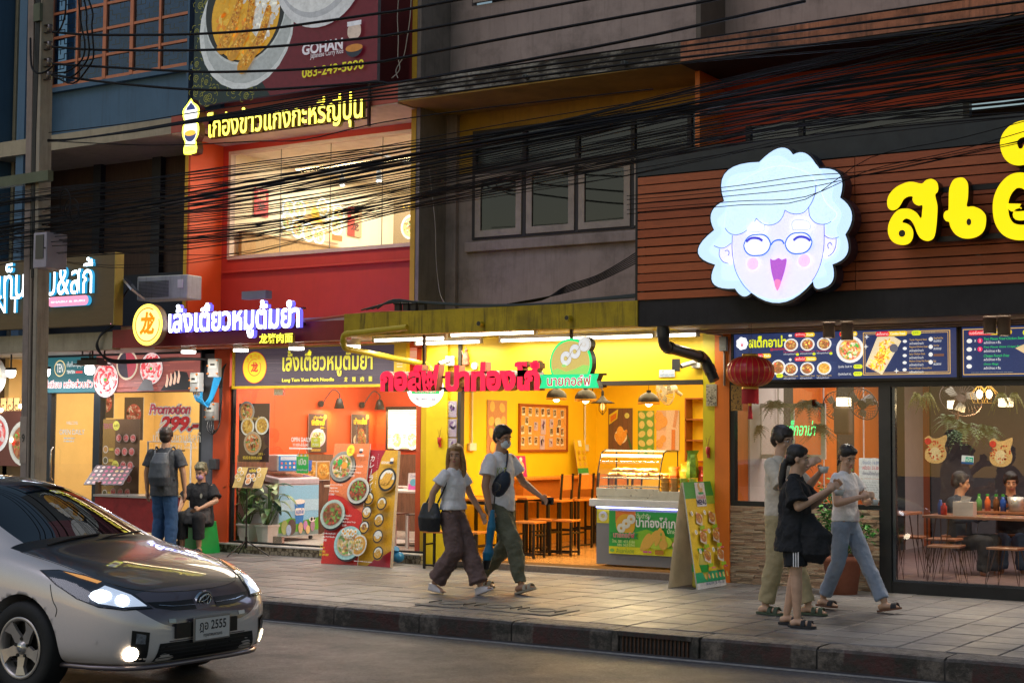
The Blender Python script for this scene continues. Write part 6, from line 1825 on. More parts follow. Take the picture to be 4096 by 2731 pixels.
for k in range(3):s.disc(Wb*(.15+.06*k),Hb*(.6+.11*k),.055,(.78,.76,.68));
for k in range(3):s.disc(Wb*(.15+.06*k),Hb*(.6+.11*k),.016,(.7,.4,.05))
s.poly([(Wb*.02,Hb*.36),(Wb*.36,Hb*.36),(Wb*.33,Hb*.43),(Wb*.36,Hb*.5),(Wb*.02,Hb*.5),(Wb*.04,Hb*.43)],(.01,.28,.05));s.text('นายกอล์ฟ',Wb*.06,Hb*.385,Wb*.31,Hb*.51,(.65,.03,.05),halo=WHITE,hw=.03,offset=.01)
s.text('"ต้นตำรับ',Wb*.32,Hb*.85,Wb*.5,Hb*.97,(.75,.85,.55),offset=.01);s.text('ปาท่องโก๋เกลียว',Wb*.33,Hb*.64,Wb*.97,Hb*.89,WHITE,offset=.03);s.text('ปักษ์ใต้"',Wb*.7,Hb*.52,Wb*.87,Hb*.64,(.75,.85,.55),offset=.01)
s.text('โทร. 081 433 5166',Wb*.05,Hb*.26,Wb*.32,Hb*.34,(.7,.8,.3),offset=.01);s.text('086 062 0741',Wb*.11,Hb*.185,Wb*.32,Hb*.245,(.7,.8,.3),offset=.01);s.text('สังขยาใบเตย',Wb*.1,Hb*.03,Wb*.31,Hb*.14,(.03,.25,.05),offset=.01)
s.disc(Wb*.05,Hb*.08,.03,(.2,.5,.08),.02);s.lines(Wb*.42,Hb*.04,Wb*.56,Hb*.12,1,(.75,.1,.35),3);s.rect(Wb*.56,Hb*.03,Wb*.66,Hb*.13,(.5,.2,.02))
s.disc(Wb*.6,Hb*.32,Wb*.16,(.55,.68,.05),Hb*.17)
for(u,v,a,b,r_)in((.45,.3,.06,.15,-.5),(.52,.36,.055,.17,-.6),(.6,.44,.05,.14,-.3),(.66,.44,.035,.1,.2)):s.disc(Wb*u,Hb*v,a*.72,(.75,.42,.07),b*.8,rot=r_)
s.disc(Wb*.66,Hb*.26,.055,(.72,.4,.07));s.disc(Wb*.635,Hb*.5,.012,(.25,.45,.05),.02)
s.disc(Wb*.8,Hb*.27,.042,(.7,.1,.08));s.disc(Wb*.8,Hb*.27,.035,WHITE)
s.build('banner',printmat('vinyl_banner',0.,.3,.05),t,(bx0,0.,bz0))
s=Sheet(.17,.16,.002,bgc=(.8,.65,.03));s.disc(.085,.08,.06,(.8,.75,.55));s.disc(.085,.085,.025,(.75,.6,.15));s.build('round_label',PR(),t,(bx0-.18,.025,bz1-.15))
xg0=.03;xg1=P(1510,1100,0.).x-cl;hc=P(1380,1033,.1).z-ct
t2=thing('glass_food_case','curved glass food case with lit trays of fried doughnuts','display case',(cl+xg0,.04,ct+.001));Wc=xg1-xg0
m=MB();m.box(0,Wc,0,.5,0.,.035).box(-.005,Wc+.005,-.01,.02,.035,.13);m.build('base',M('steel_sheet',(.55,.54,.5),.3,metal=.7),t2,bevel=.004)
m=MB();sec=[(0.,.13),(.02,.3),(.06,hc*.75),(.12,hc*.95),(.2,hc)];
vs=[V((x,y,z))for(y,z)in sec for x in(0.,Wc)];m.add(vs,[(2*i,2*i+1,2*i+3,2*i+2)for i in range(len(sec)-1)],0,None,True);m.build('front_glass',CLR,t2)
for x in(0.,Wc):
 m=MB();m.tube([V((x,y,z))for y,z in sec]+[V((x,.48,hc)),V((x,.48,.03))],.008,6);m.build('edge_trim',BST,t2)
m=MB();m.box(0,Wc,.2,.49,hc-.02,hc);m.build('top_panel',M('pale_panel',(.6,.58,.5),.4),t2)
m=MB();m.box(.02,Wc-.02,.08,.11,hc-.075,hc-.05);m.build('case_lamp',E('case_lamp',(1.,.86,.5),8),t2)
area(t2,(Wc/2,.2,hc-.08),(Wc*.9,.05),45,(1.,.75,.36))
for(zz,y0,y1)in((.24,.05,.46),(.14,.03,.46)):
 m=MB();m.box(.02,Wc-.02,y0,y1,zz,zz+.012);m.build('shelf',M('tray_steel',(.6,.58,.55),.25,metal=.8),t2)
DON=[M('fried_dough_%d'%i,c,.55,var=.35,scale=25,bmp=.3)for i,c in enumerate([(.62,.3,.07),(.52,.22,.045),(.7,.38,.12)])]
rn=random.Random(31)
for i in range(34):
 x=rn.uniform(.1,Wc-.08);y=rn.uniform(.12,.4);z=.285+(.055 if i>20 else 0)
 m=MB();a=rn.uniform(0,3);L=rn.uniform(.035,.06)
 d=V((math.cos(a),math.sin(a),0))*L
 m.ell((0,0,0),(L*1.4,.027,.023),(0,0,a),8);m.ell(d*.6,(L,.024,.022),(0,.3,a+.7),8)
 o=m.build('fried_dough',DON[i%3]);o.location=(cl+xg0+x,.04+y,ct+z)
 tag(o,'piece of golden fried dough heaped on the lit shelf of the glass case','fried dough','fried dough heaped in the glass case')
rn=random.Random(33)
xb0=P(1515,1140,.05).x
k=0
for i in range(4):
 for j in range(3):
  col=[(.55,.28,.06),(.6,.3,.08),(.3,.42,.05),(.34,.46,.06)][i]
  m=MB();m.lathe([(.045,0.),(.055,.045),(.057,.048),(0.,.05)],n=14)
  o=m.build('plastic_tub',M('tub_%d'%i,col,.25,coat=.4));o.location=(xb0+.06+i*.118,.08,ct+.11+j*.052)
  tag(o,'clear tub in the left pair of stacks, amber filling, beside the glass case' if i<2 else 'clear tub in the right pair of stacks, green custard, beside the glass case','tub','amber tubs' if i<2 else 'green custard tubs')
m=MB();m.box(xb0,xb0+.48,0.,.3,ct+.001,ct+.108);tag(m.build('steel_box',MATS['steel_sheet'],None,bevel=.004),'low steel box carrying the stacked tubs on the food counter','box')
for i in range(7):
 col=[(.55,.12,.02),(.6,.38,.03),(.12,.25,.03),(.5,.05,.03),(.22,.03,.08),(.62,.3,.05),(.35,.35,.05)][i]
 m=MB();h=rn.uniform(.2,.32);w2=.07
 rows=[(0.,1.,.05),(.15,1.05,.07),(.6,.95,.06),(.85,.8,.02),(1.,1.1,.004)]
 vs=[]
 for(u,sx,d)in rows:
  for(a,b)in((-1,0),(-.5,-1),(.5,-1),(1,0),(.5,1),(-.5,1)):vs.append(V((a*w2*sx+rn.uniform(-.004,.004),b*d+rn.uniform(-.003,.003),u*h)))
 m.add(vs,[(r0*6+q,r0*6+(q+1)%6,(r0+1)*6+(q+1)%6,(r0+1)*6+q)for r0 in range(4)for q in range(6)])
 o=m.build('snack_bag',M('foil_bag_%d'%i,col,.2,var=.5,scale=18,metal=.3));o.location=(xb0+.02+i*.12,.38+.05*(i%2),ct+.12+.07*(i%3));o.rotation_euler=(0,0,rn.uniform(-.5,.5))
 tag(o,'shiny snack bag in the jumbled row behind the stacked tubs','snack bag','snack bags behind the tubs')
#  A-frame menu board
BLp,BRp=PZ(1602,1354),PZ(1668,1343)
TLp=P(1569,1107,0);
def board_from(BL,BR,TLpx,lean,H=None):
 u=(BR-BL);W=u.length;u.normalize();n=V((u.y,-u.x,0)).normalized()
 if n.y>0:n=-n
 back=-n
 d=_ray(*TLpx)
 q=BL+back*lean;t_=(q-CAMLOC).dot(n)/d.dot(n);TL=CAMLOC+d*t_
 h=(TL-BL);
 return W,u,h,n
W,u,h,n_=board_from(BLp,BRp,(1569,1107),.33)
def place(o,org,u,h):
 z=(h-u*h.dot(u)).normalized();x=u;y=z.cross(x)
 o.matrix_world=Matrix(((x.x,y.x,z.x,org.x),(x.y,y.y,z.y,org.y),(x.z,y.z,z.z,org.z),(0,0,0,1)))
Hh=(h-u*h.dot(u)).length
t=thing('a_frame_menu_board','yellow and green numbered menu board standing on the pavement by the orange pillar','a-frame board')
place(t,BLp,u,h);off=h.dot(u)
s=Sheet(W,Hh,.012,bgc=(.8,.55,.03),edge=(.5,.5,.45),outline=[(0,0),(W,0),(W+off*.9,Hh),(off,Hh)])
def sk(x,z):return x*W+off*z,z*Hh
def q4(x0,z0,x1,z1,c):s.poly([sk(x0,z0),sk(x1,z0),sk(x1,z1),sk(x0,z1)],c)
q4(0,.84,1,1,(.06,.36,.07));q4(.62,.78,1,.86,(.3,.5,.05));q4(0,0,1,.055,(.75,.75,.78));q4(0,.056,1,.15,(.02,.38,.18));q4(.36,.76,.7,.99,(.75,.78,.84))
a=sk(.38,.775);b=sk(.68,.81);s.text('MENU',a[0],a[1],b[0],b[1]+.02,(.02,.03,.12),offset=.05);a=sk(.39,.83);b=sk(.67,.87);s.text('ปาท่องโก๋',a[0],a[1],b[0],b[1],(.6,.05,.1),offset=.01)
c=sk(.53,.94);s.disc(c[0],c[1],.055,(.75,.5,.2),.06);s.disc(c[0]+.02,c[1]+.02,.03,WHITE);c=sk(.53,.885);s.rect(c[0]-.06,c[1]-.012,c[0]+.06,c[1]+.012,(.02,.4,.15))
kk=1
for r_ in range(3):
 for c_ in range(2):
  c=sk(.34+.42*c_,.65-.18*r_);s.poly(ellipse(c[0],c[1]-.01,.1,.09,4,.4),(.7,.62,.55));s.food(c[0],c[1],.085,'fry',None,(.55,.18,.05),18,r_*2+c_,.075)
  g=(c[0]-.16+.01,c[1]+.055);s.disc(*g,.028,WHITE);s.text(str(kk),g[0]-.008,g[1]-.016,g[0]+.008,g[1]+.016,(.02,.05,.2));kk+=1
  s.poly([(c[0]-.06,c[1]-.13),(c[0]+.06,c[1]-.12),(c[0]+.07,c[1]-.085),(c[0]-.05,c[1]-.09)],(.3,.5,.02));s.lines(c[0]+.01,c[1]-.15,c[0]+.11,c[1]-.125,1,(.75,.15,.35),kk)
for i in range(7):c=sk(.12+i*.125,.1);s.disc(c[0],c[1],.018,[(.7,.45,.1),(.75,.3,.15),(.75,.7,.2)][i%3],.03,up=(i==0))
a=sk(.1,.015);s.text('086-062-0741 | 081-433-5166',a[0],a[1],a[0]+W*.62,a[1]+.04,(.05,.1,.25),offset=.01)
s.build('front_board',PR(),t)
m=MB();m.add([V((off+W*0.,.02,Hh)),V((0.,.02,0.)),V((-.02,.62,.05)),V((off,.02,Hh))],[(0,1,2)]);
m=MB();m.add([V((0,.014,0)),V((off,.014,Hh)),V((off,.03,Hh)),V((-.03,.34,.06)),V((W,.014,0)),V((W+off*.9,.014,Hh)),V((W+off*.9,.03,Hh)),V((W-.03,.34,.06))],[(3,7,6,2),(2,6,7,3)]);m.build('rear_board',M('pale_board',(.55,.5,.42),.5),t)
m=MB();m.tube([V((0.,.02,.02)),V((-.03,.34,.06))],.006,5);m.build('strut',BST,t)
g=PZ(1572,1350)+V((.1,.18,0))
t=thing('plastic_bottle','large plastic bottle of cooking oil with green label inside the a-frame board','bottle',g)
m=MB();m.lathe([(0.,0.),(.085,0.),(.09,.03),(.085,.1),(.09,.2),(.085,.27),(.04,.34),(.03,.36),(.03,.39)],n=20);m.build('body',M('oil_plastic',(.5,.42,.06),.15,coat=.5),t)
m=MB();m.lathe([(.0915,.17),(.0915,.25)],n=20);m.build('label_band',M('green_label',(.03,.35,.05),.4),t);m=MB();m.cyl((0,0,.39),(0,0,.42),.035,n=14);m.build('cap',MATS['green_label'],t)
#  two standing banners
def standing(BLpx,BRpx,TLpx,lean):
 BL,BR=PZ(*BLpx),PZ(*BRpx);return(BL,)+board_from(BL,BR,TLpx,lean)
BL,W,u,h,n_=standing((737,1293),(820,1298),(769,1018),.42)
Hh=(h-u*h.dot(u)).length;off=h.dot(u)
s=Sheet(W,Hh,.02,bgc=(.62,.03,.02),edge=(.55,.5,.48),outline=[(0,0),(W,0),(W+off,Hh),(off,Hh)])
def sk2(x,z):return x*W+off*z,z*Hh
s.poly([sk2(0,.58),sk2(.4,.55),sk2(1,.42),sk2(1,1),sk2(0,1)],(.72,.15,.05))
s.poly([sk2(0,.6),sk2(.3,.58),sk2(.7,.5),sk2(1,.44),sk2(1,1),sk2(0,1)],(.78,.22,.08))
def fo(x,z,r,k,pl,n=80,sd=1,inner=None):
 c=sk2(x,z);s.food(c[0]+.01,c[1]-.02,r*1.02,k,(.05,.02,.02),(.05,.02,.02),0,sd);s.food(c[0],c[1],r,k,pl,inner,n,sd)
fo(.3,.805,.2,'mix',(.3,.3,.27),140,2,(.7,.55,.4));c=sk2(.28,.8);s.disc(c[0]+.05,c[1]+.02,.045,(.9,.35,.05));s.disc(c[0]-.03,c[1]+.06,.04,(.05,.4,.08))
fo(.84,.605,.17,'beef',(.62,.62,.58),110,3,(.12,.05,.02));fo(.22,.4,.19,'beef',(.5,.62,.55),150,4,(.35,.15,.08));fo(.76,.17,.215,'noodle',(.4,.68,.68),150,5,(.7,.5,.3))
c=sk2(.76,.25)
for i in range(7):s.disc(c[0]-.09+.035*i-.02*(i>3),c[1]+.02-.03*(i%2),.028,(.9,.9,.85),.034,up=(i==0))
for i in range(7):s.disc(c[0]-.09+.035*i-.02*(i>3),c[1]+.02-.03*(i%2),.013,(.9,.45,.03),.016,up=(i==0))
c=sk2(.56,.93);s.disc(*c,.06,(.85,.75,.05),.075);s.text('龙',c[0]-.03,c[1]-.035,c[0]+.03,c[1]+.04,(.7,.1,.02));c=sk2(.86,.925);s.text('GOHAN',c[0]-.055,c[1]-.07,c[0]+.055,c[1]-.04,WHITE,offset=.03);s.disc(c[0],c[1]+.015,.03,WHITE,.02);s.disc(c[0],c[1]-.012,.028,(.05,.05,.08),.016)
for(x,z,ls,al)in((.6,.79,['มาม่าต้มยำหม้อไฟ','Tomyum','Noodle Hotpot','冬阴功汤面'],0),(.1,.63,['ข้าวแกงกะหรี่ญี่ปุ่น','Japanese','Curry Rice','日式咖喱饭'],0),(.58,.38,['เล้งแซ่บ','Spicy','Pork Spinal Soup','火山骨'],0),(.06,.225,['เล้งเตี๋ยวหมูต้มยำ','Leng Pork Noodle','龙猪肉面'],0)):
 for i,l_ in enumerate(ls):
  c=sk2(x,z-.027*i);s.text(l_,c[0],c[1],c[0]+min(.2,.012*len(l_)+.03),c[1]+.028,WHITE,offset=.01)
for i,l_ in enumerate(['จองโต๊ะ','Booking','预订餐点','083-249-5090']):
 c=sk2(.05,.135-.028*i);s.text(l_,c[0],c[1],c[0]+.05+.035*(i>2)+.02*i,c[1]+.03,(.85,.65,.03),offset=.02)
o=s.build('standing_banner',printmat('banner_print',0.,.3,.1,40));place(o,BL,u,h);tag(o,'tall red and orange noodle banner board leaning back on the pavement','banner')
BL,W,u,h,n_=standing((822,1297),(896,1303),(842,1033),.36)
Hh=(h-u*h.dot(u)).length;off=h.dot(u)
s=Sheet(W,Hh,.05,bgc=(.66,.36,.03),edge=(.5,.42,.36),outline=[(0,0),(W,0),(W+off,Hh),(off,Hh)])
s.poly([sk2(0,.66),sk2(.12,.66),sk2(.2,.78),sk2(.42,.83),sk2(.5,.93),sk2(.62,1),sk2(0,1)],(.36,.015,.03));s.poly([sk2(.3,0),sk2(1,0),sk2(1,.14),sk2(.8,.1),sk2(.55,.07)],(.36,.015,.03))
for i,ch in enumerate('カレーライス'):
 c=sk2(.14,.9-.058*i)
 s.text('|' if ch=='ー' else ch,c[0]+(.03 if ch=='ー' else 0),c[1],c[0]+(.04 if ch=='ー' else .075),c[1]+.075,WHITE,offset=.02)
for i,l_ in enumerate('JAPANESE CURRY RICE'):
 if l_!=' ':c=sk2(.4,.955-.016*i);s.text(l_,c[0],c[1],c[0]+.009,c[1]+.014,WHITE)
c=sk2(.55,.875);s.text('GOHAN',c[0],c[1],c[0]+.15,c[1]+.035,WHITE,offset=.035);c=sk2(.88,.9);s.disc(c[0],c[1]+.02,.03,WHITE,.025);s.disc(c[0],c[1]-.02,.035,(.05,.05,.08),.02)
def cur(x,z,r,k,sd,n=40):
 c=sk2(x,z);s.disc(c[0]+.006,c[1]-.012,r*1.03,(.35,.17,.02));s.disc(c[0],c[1],r,(.02,.022,.025));s.disc(c[0],c[1],r*.82,(.78,.76,.7));s.poly([(c[0]+r*.82*math.cos(R(a)),c[1]+r*.82*math.sin(R(a)))for a in range(180,370,15)],(.72,.38,.04));s.food(c[0],c[1]+r*.05,r*.62,k,None,FOOD[k][0],n,sd)
cur(.78,.74,.15,'fry',1,70)
for i in range(3):c=sk2(.68+.09*i,.745);s.disc(c[0],c[1],.022,(.75,.4,.06),.09,rot=-.5)
for(x,z,k)in((.27,.57,'fry'),(.7,.53,'fry'),(.27,.445,'rice'),(.68,.385,'curry'),(.26,.315,'steak'),(.72,.245,'rice'),(.78,.105,'curry')):cur(x,z,.083,k,int(z*100))
c=sk2(.18,.155);s.disc(c[0],c[1],.135,(.75,.72,.66));s.disc(c[0],c[1],.115,(.75,.36,.05));s.food(c[0],c[1],.12,'noodle',None,(.75,.4,.06),60,8)
s.lines(.04,.02,W*.9,.05,1,(.7,.6,.6),8,.3)
o=s.build('standing_banner',MATS['banner_print']);place(o,BL,u,h);tag(o,'yellow curry rice banner board with Japanese lettering right of the red one','banner')
#  music stand with menu
g=PZ(565,1262);t=thing('menu_stand','black tripod stand holding an open menu in front of the glass','menu stand',(P(566,1200,-.42).x,-.42,0))
m=MB();m.cyl((0,0,.12),(0,0,.98),.01,n=8);m.cyl((0,0,.1),(0,0,.25),.018,n=8);m.build('pole',BST,t)
for a in(20,150,265):
 m=MB();m.tube([V((0,0,.2)),V((.33*math.cos(R(a)),.33*math.sin(R(a)),.006))],.009,6);m.build('leg',BST,t)
s=Sheet(.52,.3,.012,bgc=(.6,.42,.14),edge=(.02,.02,.02));s.rect(.17,.005,.36,.295,(.07,.03,.02));s.text('หม้อไฟ',.21,.23,.33,.28,(.85,.65,.05),offset=.02)
s.food(.225,.17,.04,'mix',n=14);s.food(.31,.17,.04,'mix',n=14);s.food(.265,.09,.05,'mix',n=20)
for(x,z,r_)in((.05,.25,.04),(.12,.2,.03),(.05,.15,.03),(.12,.1,.03),(.42,.24,.035),(.47,.16,.03),(.41,.1,.03)):s.food(x,z,r_,'fry',n=8)
s.build('open_menu',PR(),t,(-.24,-.03,.9),R(0),R(-25))
#  noodle shop interior
RXs=RX+.035
kd=lambda cx,cy_:(516.8+cx*.25634,890+cy_*.25634)
def rposter(c0,c1,draw,label,name='wall_poster'):
 (px0,pyt),(px1,pyb)=kd(*c0),kd(*c1)
 w_,h_=size_x(RXs,px0,px1,pyb,pyt);s=Sheet(w_,h_,.01,bgc=(.05,.025,.03),edge=(.4,.4,.4));draw(s)
 return on_wall_x(s,RXs,px0,pyt,name,label,'poster')
def d1(s):
 s.text('เกี๊ยวกุ้ง',s.w*.25,s.h*.86,s.w*.75,s.h*.95,(.8,.5,.03),offset=.01);s.text('พี่ยักษ์',s.w*.12,s.h*.7,s.w*.85,s.h*.87,(.85,.55,.02),offset=.04);s.text('285.-',s.w*.6,s.h*.62,s.w*.9,s.h*.67,(.85,.55,.02));s.disc(s.w*.87,s.h*.92,s.w*.08,(.85,.6,.05));s.food(s.w*.48,s.h*.38,s.w*.42,'noodle',(.55,.5,.62),n=80,r2=s.h*.24);
 for i in range(6):s.disc(s.w*(.25+.09*i),s.h*(.54+.012*(i%2)),s.w*.05,WHITE,s.h*.03,up=(i==0))
 s.lines(s.w*.1,s.h*.03,s.w*.9,s.h*.09,2,(.8,.5,.05))
rposter((748,232),(912,580),d1,'dark noodle poster under the left wall lamp in the red shop')
def d2(s):
 s.text('เล้งแซ่บ!',s.w*.1,s.h*.72,s.w*.85,s.h*.9,(.85,.55,.02),offset=.04);s.disc(s.w*.87,s.h*.92,s.w*.08,(.85,.6,.05));s.food(s.w*.5,s.h*.28,s.w*.42,'beef',(.65,.55,.4),n=90,r2=s.h*.2);s.food(s.w*.5,s.h*.42,s.w*.26,'beef',None,n=60,r2=s.h*.24)
rposter((1133,236),(1290,560),d2,'dark spicy pork poster under the right wall lamp in the red shop')
for(cx,cy_,lab)in((850,145,'left black swan neck lamp on the orange red wall'),(1218,155,'right black swan neck lamp on the orange red wall')):
 p=PX(*kd(cx,cy_),RXs);t=thing('wall_lamp',lab,'lamp',p,R(90),'swan neck lamps over the posters')
 m=MB();m.cyl((0,0.,0),(0,-.04,0),.05,n=14);m.tube(spline([(.02,-.04,0.),(.08,-.08,.12),(.15,-.14,.22),(.22,-.2,.16),(.22,-.2,.08)],4),.009,6);m.build('arm',BPL,t)
 m=MB();m.lathe([(.03,.09),(.05,.06),(.085,-.07),(.08,-.07),(.045,.05)],(.22,-.2,0.),18);m.build('shade',BPL,t)
 m=MB();m.ell((.22,-.2,-.02),.03);m.build('bulb',LAMPY,t)
 area(t,(.2,-.14,-.08),(.08,.08),8,(1.,.65,.3))
yb2=RYB-.035;a=P(*kd(1470,545),yb2);b=P(*kd(1990,197),yb2)
t=thing('menu_light_box','bright lit noodle menu on the back wall of the red shop','menu board',(a.x,yb2,a.z));W=b.x-a.x;H=b.z-a.z
m=MB();m.box(-.05,W,-.03,0.,-.02,H+.05);m.build('frame',BPL,t)
s=Sheet(W,H,.002,bgc=(.85,.75,.5));rn=random.Random(5);s.up()
for i in range(26):zz=rn.uniform(0,H-.02);s.mb.add([V((0,s.y,zz)),V((W,s.y,zz)),V((W,s.y,zz+.01)),V((0,s.y,zz+.01))],[(0,1,2,3)],0,(.65+rn.uniform(-.1,.15),.5,.28))
for i in range(5):s.food(.18+i*.3,H*.22,.12,'noodle',(.9,.92,.9),n=30,seed=i,r2=.15)
for i in range(4):s.food(.9+i*.3,H*.8,.11,'noodle',(.9,.92,.9),n=30,seed=i+9)
s.disc(.85,H*.56,.08,(.95,.75,.05),.1);s.rect(.68,H*.4,1.05,H*.47,(.75,.6,.05));s.lines(.1,H*.45,.6,H*.9,9,(.9,.88,.8),3)
s.build('printed_face',PE(1.5),t,(0,-.033,0))
a=P(*kd(118,662),.1);b=P(*kd(402,140),.1);s=Sheet(b.x-a.x,b.z-a.z,.004,bgc=(.06,.03,.03))
W,H=s.w,s.h
s.food(W*.25,H*.86,W*.26,'mix',(.35,.33,.33),n=60);s.food(W*.3,H*.6,W*.22,'fry',n=40);s.food(W*.78,H*.62,W*.22,'fry',n=40);s.food(W*.5,H*.32,W*.29,'mix',(.5,.4,.3),n=80)
s.text('妈妈冬阴功火锅',W*.2,H*.04,W*.82,H*.1,(.85,.6,.05),offset=.02);s.text('มาม่าต้มยำหม้อไฟ',W*.08,H*.71,W*.9,H*.78,(.7,.45,.1),offset=.01);s.text('265.-',W*.7,H*.12,W*.92,H*.16,(.85,.6,.05))
tag(s.build('window_poster',PR(),None,a),'dark hotpot poster hanging inside the left pane of the red shop','poster')
s=Sheet(.002,.002,.001,bgc=(.8,.8,.8));s.text('OPEN DAILY',0,.1,.34,.16,WHITE,offset=.025);s.text('11:00-02:00',.035,.04,.3,.08,WHITE,offset=.015);s.rect(-.03,0.,.37,.022,WHITE)
tag(s.build('window_lettering',PR(),None,P(*kd(592,550),.012)),'white opening hours lettering on the glass door pane','lettering')
a=P(*kd(770,532),.01);s=Sheet(.16,.13,.002,bgc=(.55,.55,.05));s.text('ผลัก',.05,.075,.11,.12,WHITE);s.text('PUSH',.03,.015,.13,.05,WHITE);tag(s.build('push_sticker',PR(),None,a),'olive push sticker on the glass beside the door handles','sticker')
a=P(*kd(608,765),0.);t=thing('open_sign','green open sign with striped awning top hanging on a string inside the door','open sign',(a.x,.07,a.z));s=Sheet(.21,.26,.006,bgc=(.03,.5,.1),outline=rrect(0,.21,0,.26,.02));s.text('เปิด',.04,.11,.17,.2,WHITE,offset=.03);s.text('GrabFood',.015,.03,.19,.06,WHITE,offset=.01)
for i in range(6):s.rect(.005+i*.034,.225,.005+i*.034+.032,.258,(.85,.65,.03)if i%2 else WHITE,up=(i==0))
s.build('board',PR(),t);m=MB();m.tube([V((.03,0.,.26)),V((.1,0,.45)),V((.18,0,.26))],.002,4);m.build('string',WPL,t)
fx0,fx1,fy0,fy1=-3.42,-2.66,.48,1.36
t=thing('ice_cream_freezer','ice cream chest freezer printed with sky, grass and a blue cup','freezer',(fx1,fy0,.12),R(90))
m=MB();Wf=fy1-fy0;Df=fx1-fx0;m.box(0,Wf,0,Df,.06,.8);m.build('body',M('freezer_white',(.6,.66,.7),.35),t,bevel=.01)
m=MB();m.add([V((0,-.01,.8)),V((Wf,-.01,.8)),V((Wf,Df,.92)),V((0,Df,.92)),V((0,-.01,.88)),V((Wf,-.01,.88)),V((Wf,Df,1.)),V((0,Df,1.))],[(0,1,5,4),(1,2,6,5),(2,3,7,6),(3,0,4,7),(4,5,6,7)]);m.build('lid_frame',M('grey_lid',(.4,.38,.44),.3),t,bevel=.02)
m=MB();m.add([V((.08,.06,.897)),V((Wf-.08,.06,.897)),V((Wf-.08,Df-.08,.996)),V((.08,Df-.08,.996))],[(0,1,2,3)]);m.build('sliding_glass',M('dark_lid_glass',(.25,.1,.08),.08),t)
s=Sheet(Wf-.02,.7,.002,bgc=(.25,.55,.8));s.poly([(0,0),(s.w,0),(s.w,.24),(s.w*.6,.2),(s.w*.3,.25),(0,.18)],(.12,.42,.03));s.rect(0,.34,s.w,.5,(.4,.66,.85));s.poly([(0,0.),(s.w,0),(s.w,.06),(0,.04)],(.2,.3,.3))
s.poly([(s.w*.42,.16),(s.w*.6,.16),(s.w*.64,.46),(s.w*.38,.46)],(.03,.2,.6));s.disc(s.w*.51,.47,s.w*.135,WHITE,.035);s.poly(rrect(s.w*.4,s.w*.63,.28,.38,.03),WHITE);s.text('หนองโพ',s.w*.42,.295,s.w*.61,.375,(.03,.15,.55),offset=.03)
for(x,z,c,rx,rz_)in((.1,.1,(.35,.45,.15),.07,.1),(.28,.1,(.1,.07,.06),.09,.11),(.5,.08,(.62,.42,.25),.05,.08),(.62,.11,(.55,.25,.55),.045,.07),(.2,.06,(.35,.5,.75),.055,.075),(.8,.1,(.4,.25,.35),.05,.075),(.68,.05,(.75,.55,.25),.045,.06)):s.disc(x*s.w+.03,z+.02,rx,c,rz_)
s.disc(s.w*.82,.21,.07,WHITE,.035);s.disc(s.w*.8,.215,.025,(.02,.02,.02));s.disc(s.w*.87,.22,.018,(.02,.02,.02))
s.build('printed_front',PR(),t,(.01,-.003,.08))
m=MB()
for(x,y)in((.08,.08),(Wf-.08,.08),(.08,Df-.08),(Wf-.08,Df-.08)):m.cyl((x,y-.015,.03),(x,y+.015,.03),.03,n=10)
tag(m.build('castor',BPL,t),kind='stuff')
m=MB();m.box(fx0+.1,fx0+.6,.62,1.,1.13,1.38);
t=thing('topping_display','blue topping display box standing on the freezer','display',(fx1-.15,.62,1.09),R(75))
m=MB();m.box(0,.42,0,.3,0,.24);m.build('case',M('freezer_white2',(.45,.48,.5),.4),t,bevel=.02)
s=Sheet(.38,.21,.002,bgc=(.02,.22,.62));s.rect(.03,.15,.35,.2,(.5,.65,.8))
for i in range(5):
 for j in(0,1):s.disc(.05+i*.07,.05+j*.055,.018,[(.7,.7,.65),(.6,.15,.25),(.5,.35,.1)][(i+j)%3],up=(i+j==0))
s.build('label_panel',PR(),t,(.02,-.004,.015))
m=MB();m.cyl((0,0,0),(0,0,.16),.05,.06,n=16);o=m.build('cup_stack',M('blue_cups',(.02,.12,.5),.3));o.location=(-3.2,1.75,1.08);tag(o,'stack of blue cups beyond the freezer','cups')
for i,(x0_,x1_,lab)in enumerate(((555,680,'left food picture on the brown panelling'),(684,812,'middle food picture on the brown panelling, fried prawns'),(816,936,'right food picture on the brown panelling'))):
 (px0,pyt),(px1,pyb)=kd(x0_,658),kd(x1_,832);w_,h_=size_x(RXs+.01,px0,px1,pyb,pyt)
 s=Sheet(w_,h_,.006,bgc=(.6,.58,.55));s.rect(.01,.01,w_-.01,h_-.01,(.35,.18,.04));s.food(w_*.5,h_*.5,w_*.55,'fry',None,(.6,.3,.05),70,i,h_*.5)
 on_wall_x(s,RXs+.01,px0,pyt,'wall_picture',lab,'picture')
WTP=M('white_table',(.6,.57,.53),.3)
def cafe_table(loc,label,rz=0):
 t=thing('cafe_table',label,'table',loc,rz,'white tables in the red shop')
 m=MB();m.box(-.55,.55,-.3,.3,.72,.75);m.build('tabletop',WTP,t,bevel=.005);m=MB();m.cyl((0,0,.02),(0,0,.72),.035,n=12);m.build('pedestal',BST,t);m=MB();m.box(-.3,.3,-.2,.2,0,.02);m.build('foot',BST,t)
cafe_table((-.75,1.2,.12),'white table with tent card right behind the yellow banner');cafe_table((-1.3,2.6,.12),'white table farther back in the red shop')
cafe_table((-2.55,2.3,.12),'white table half hidden by the glass door handles')
WST=M('white_tube',(.55,.52,.5),.4)
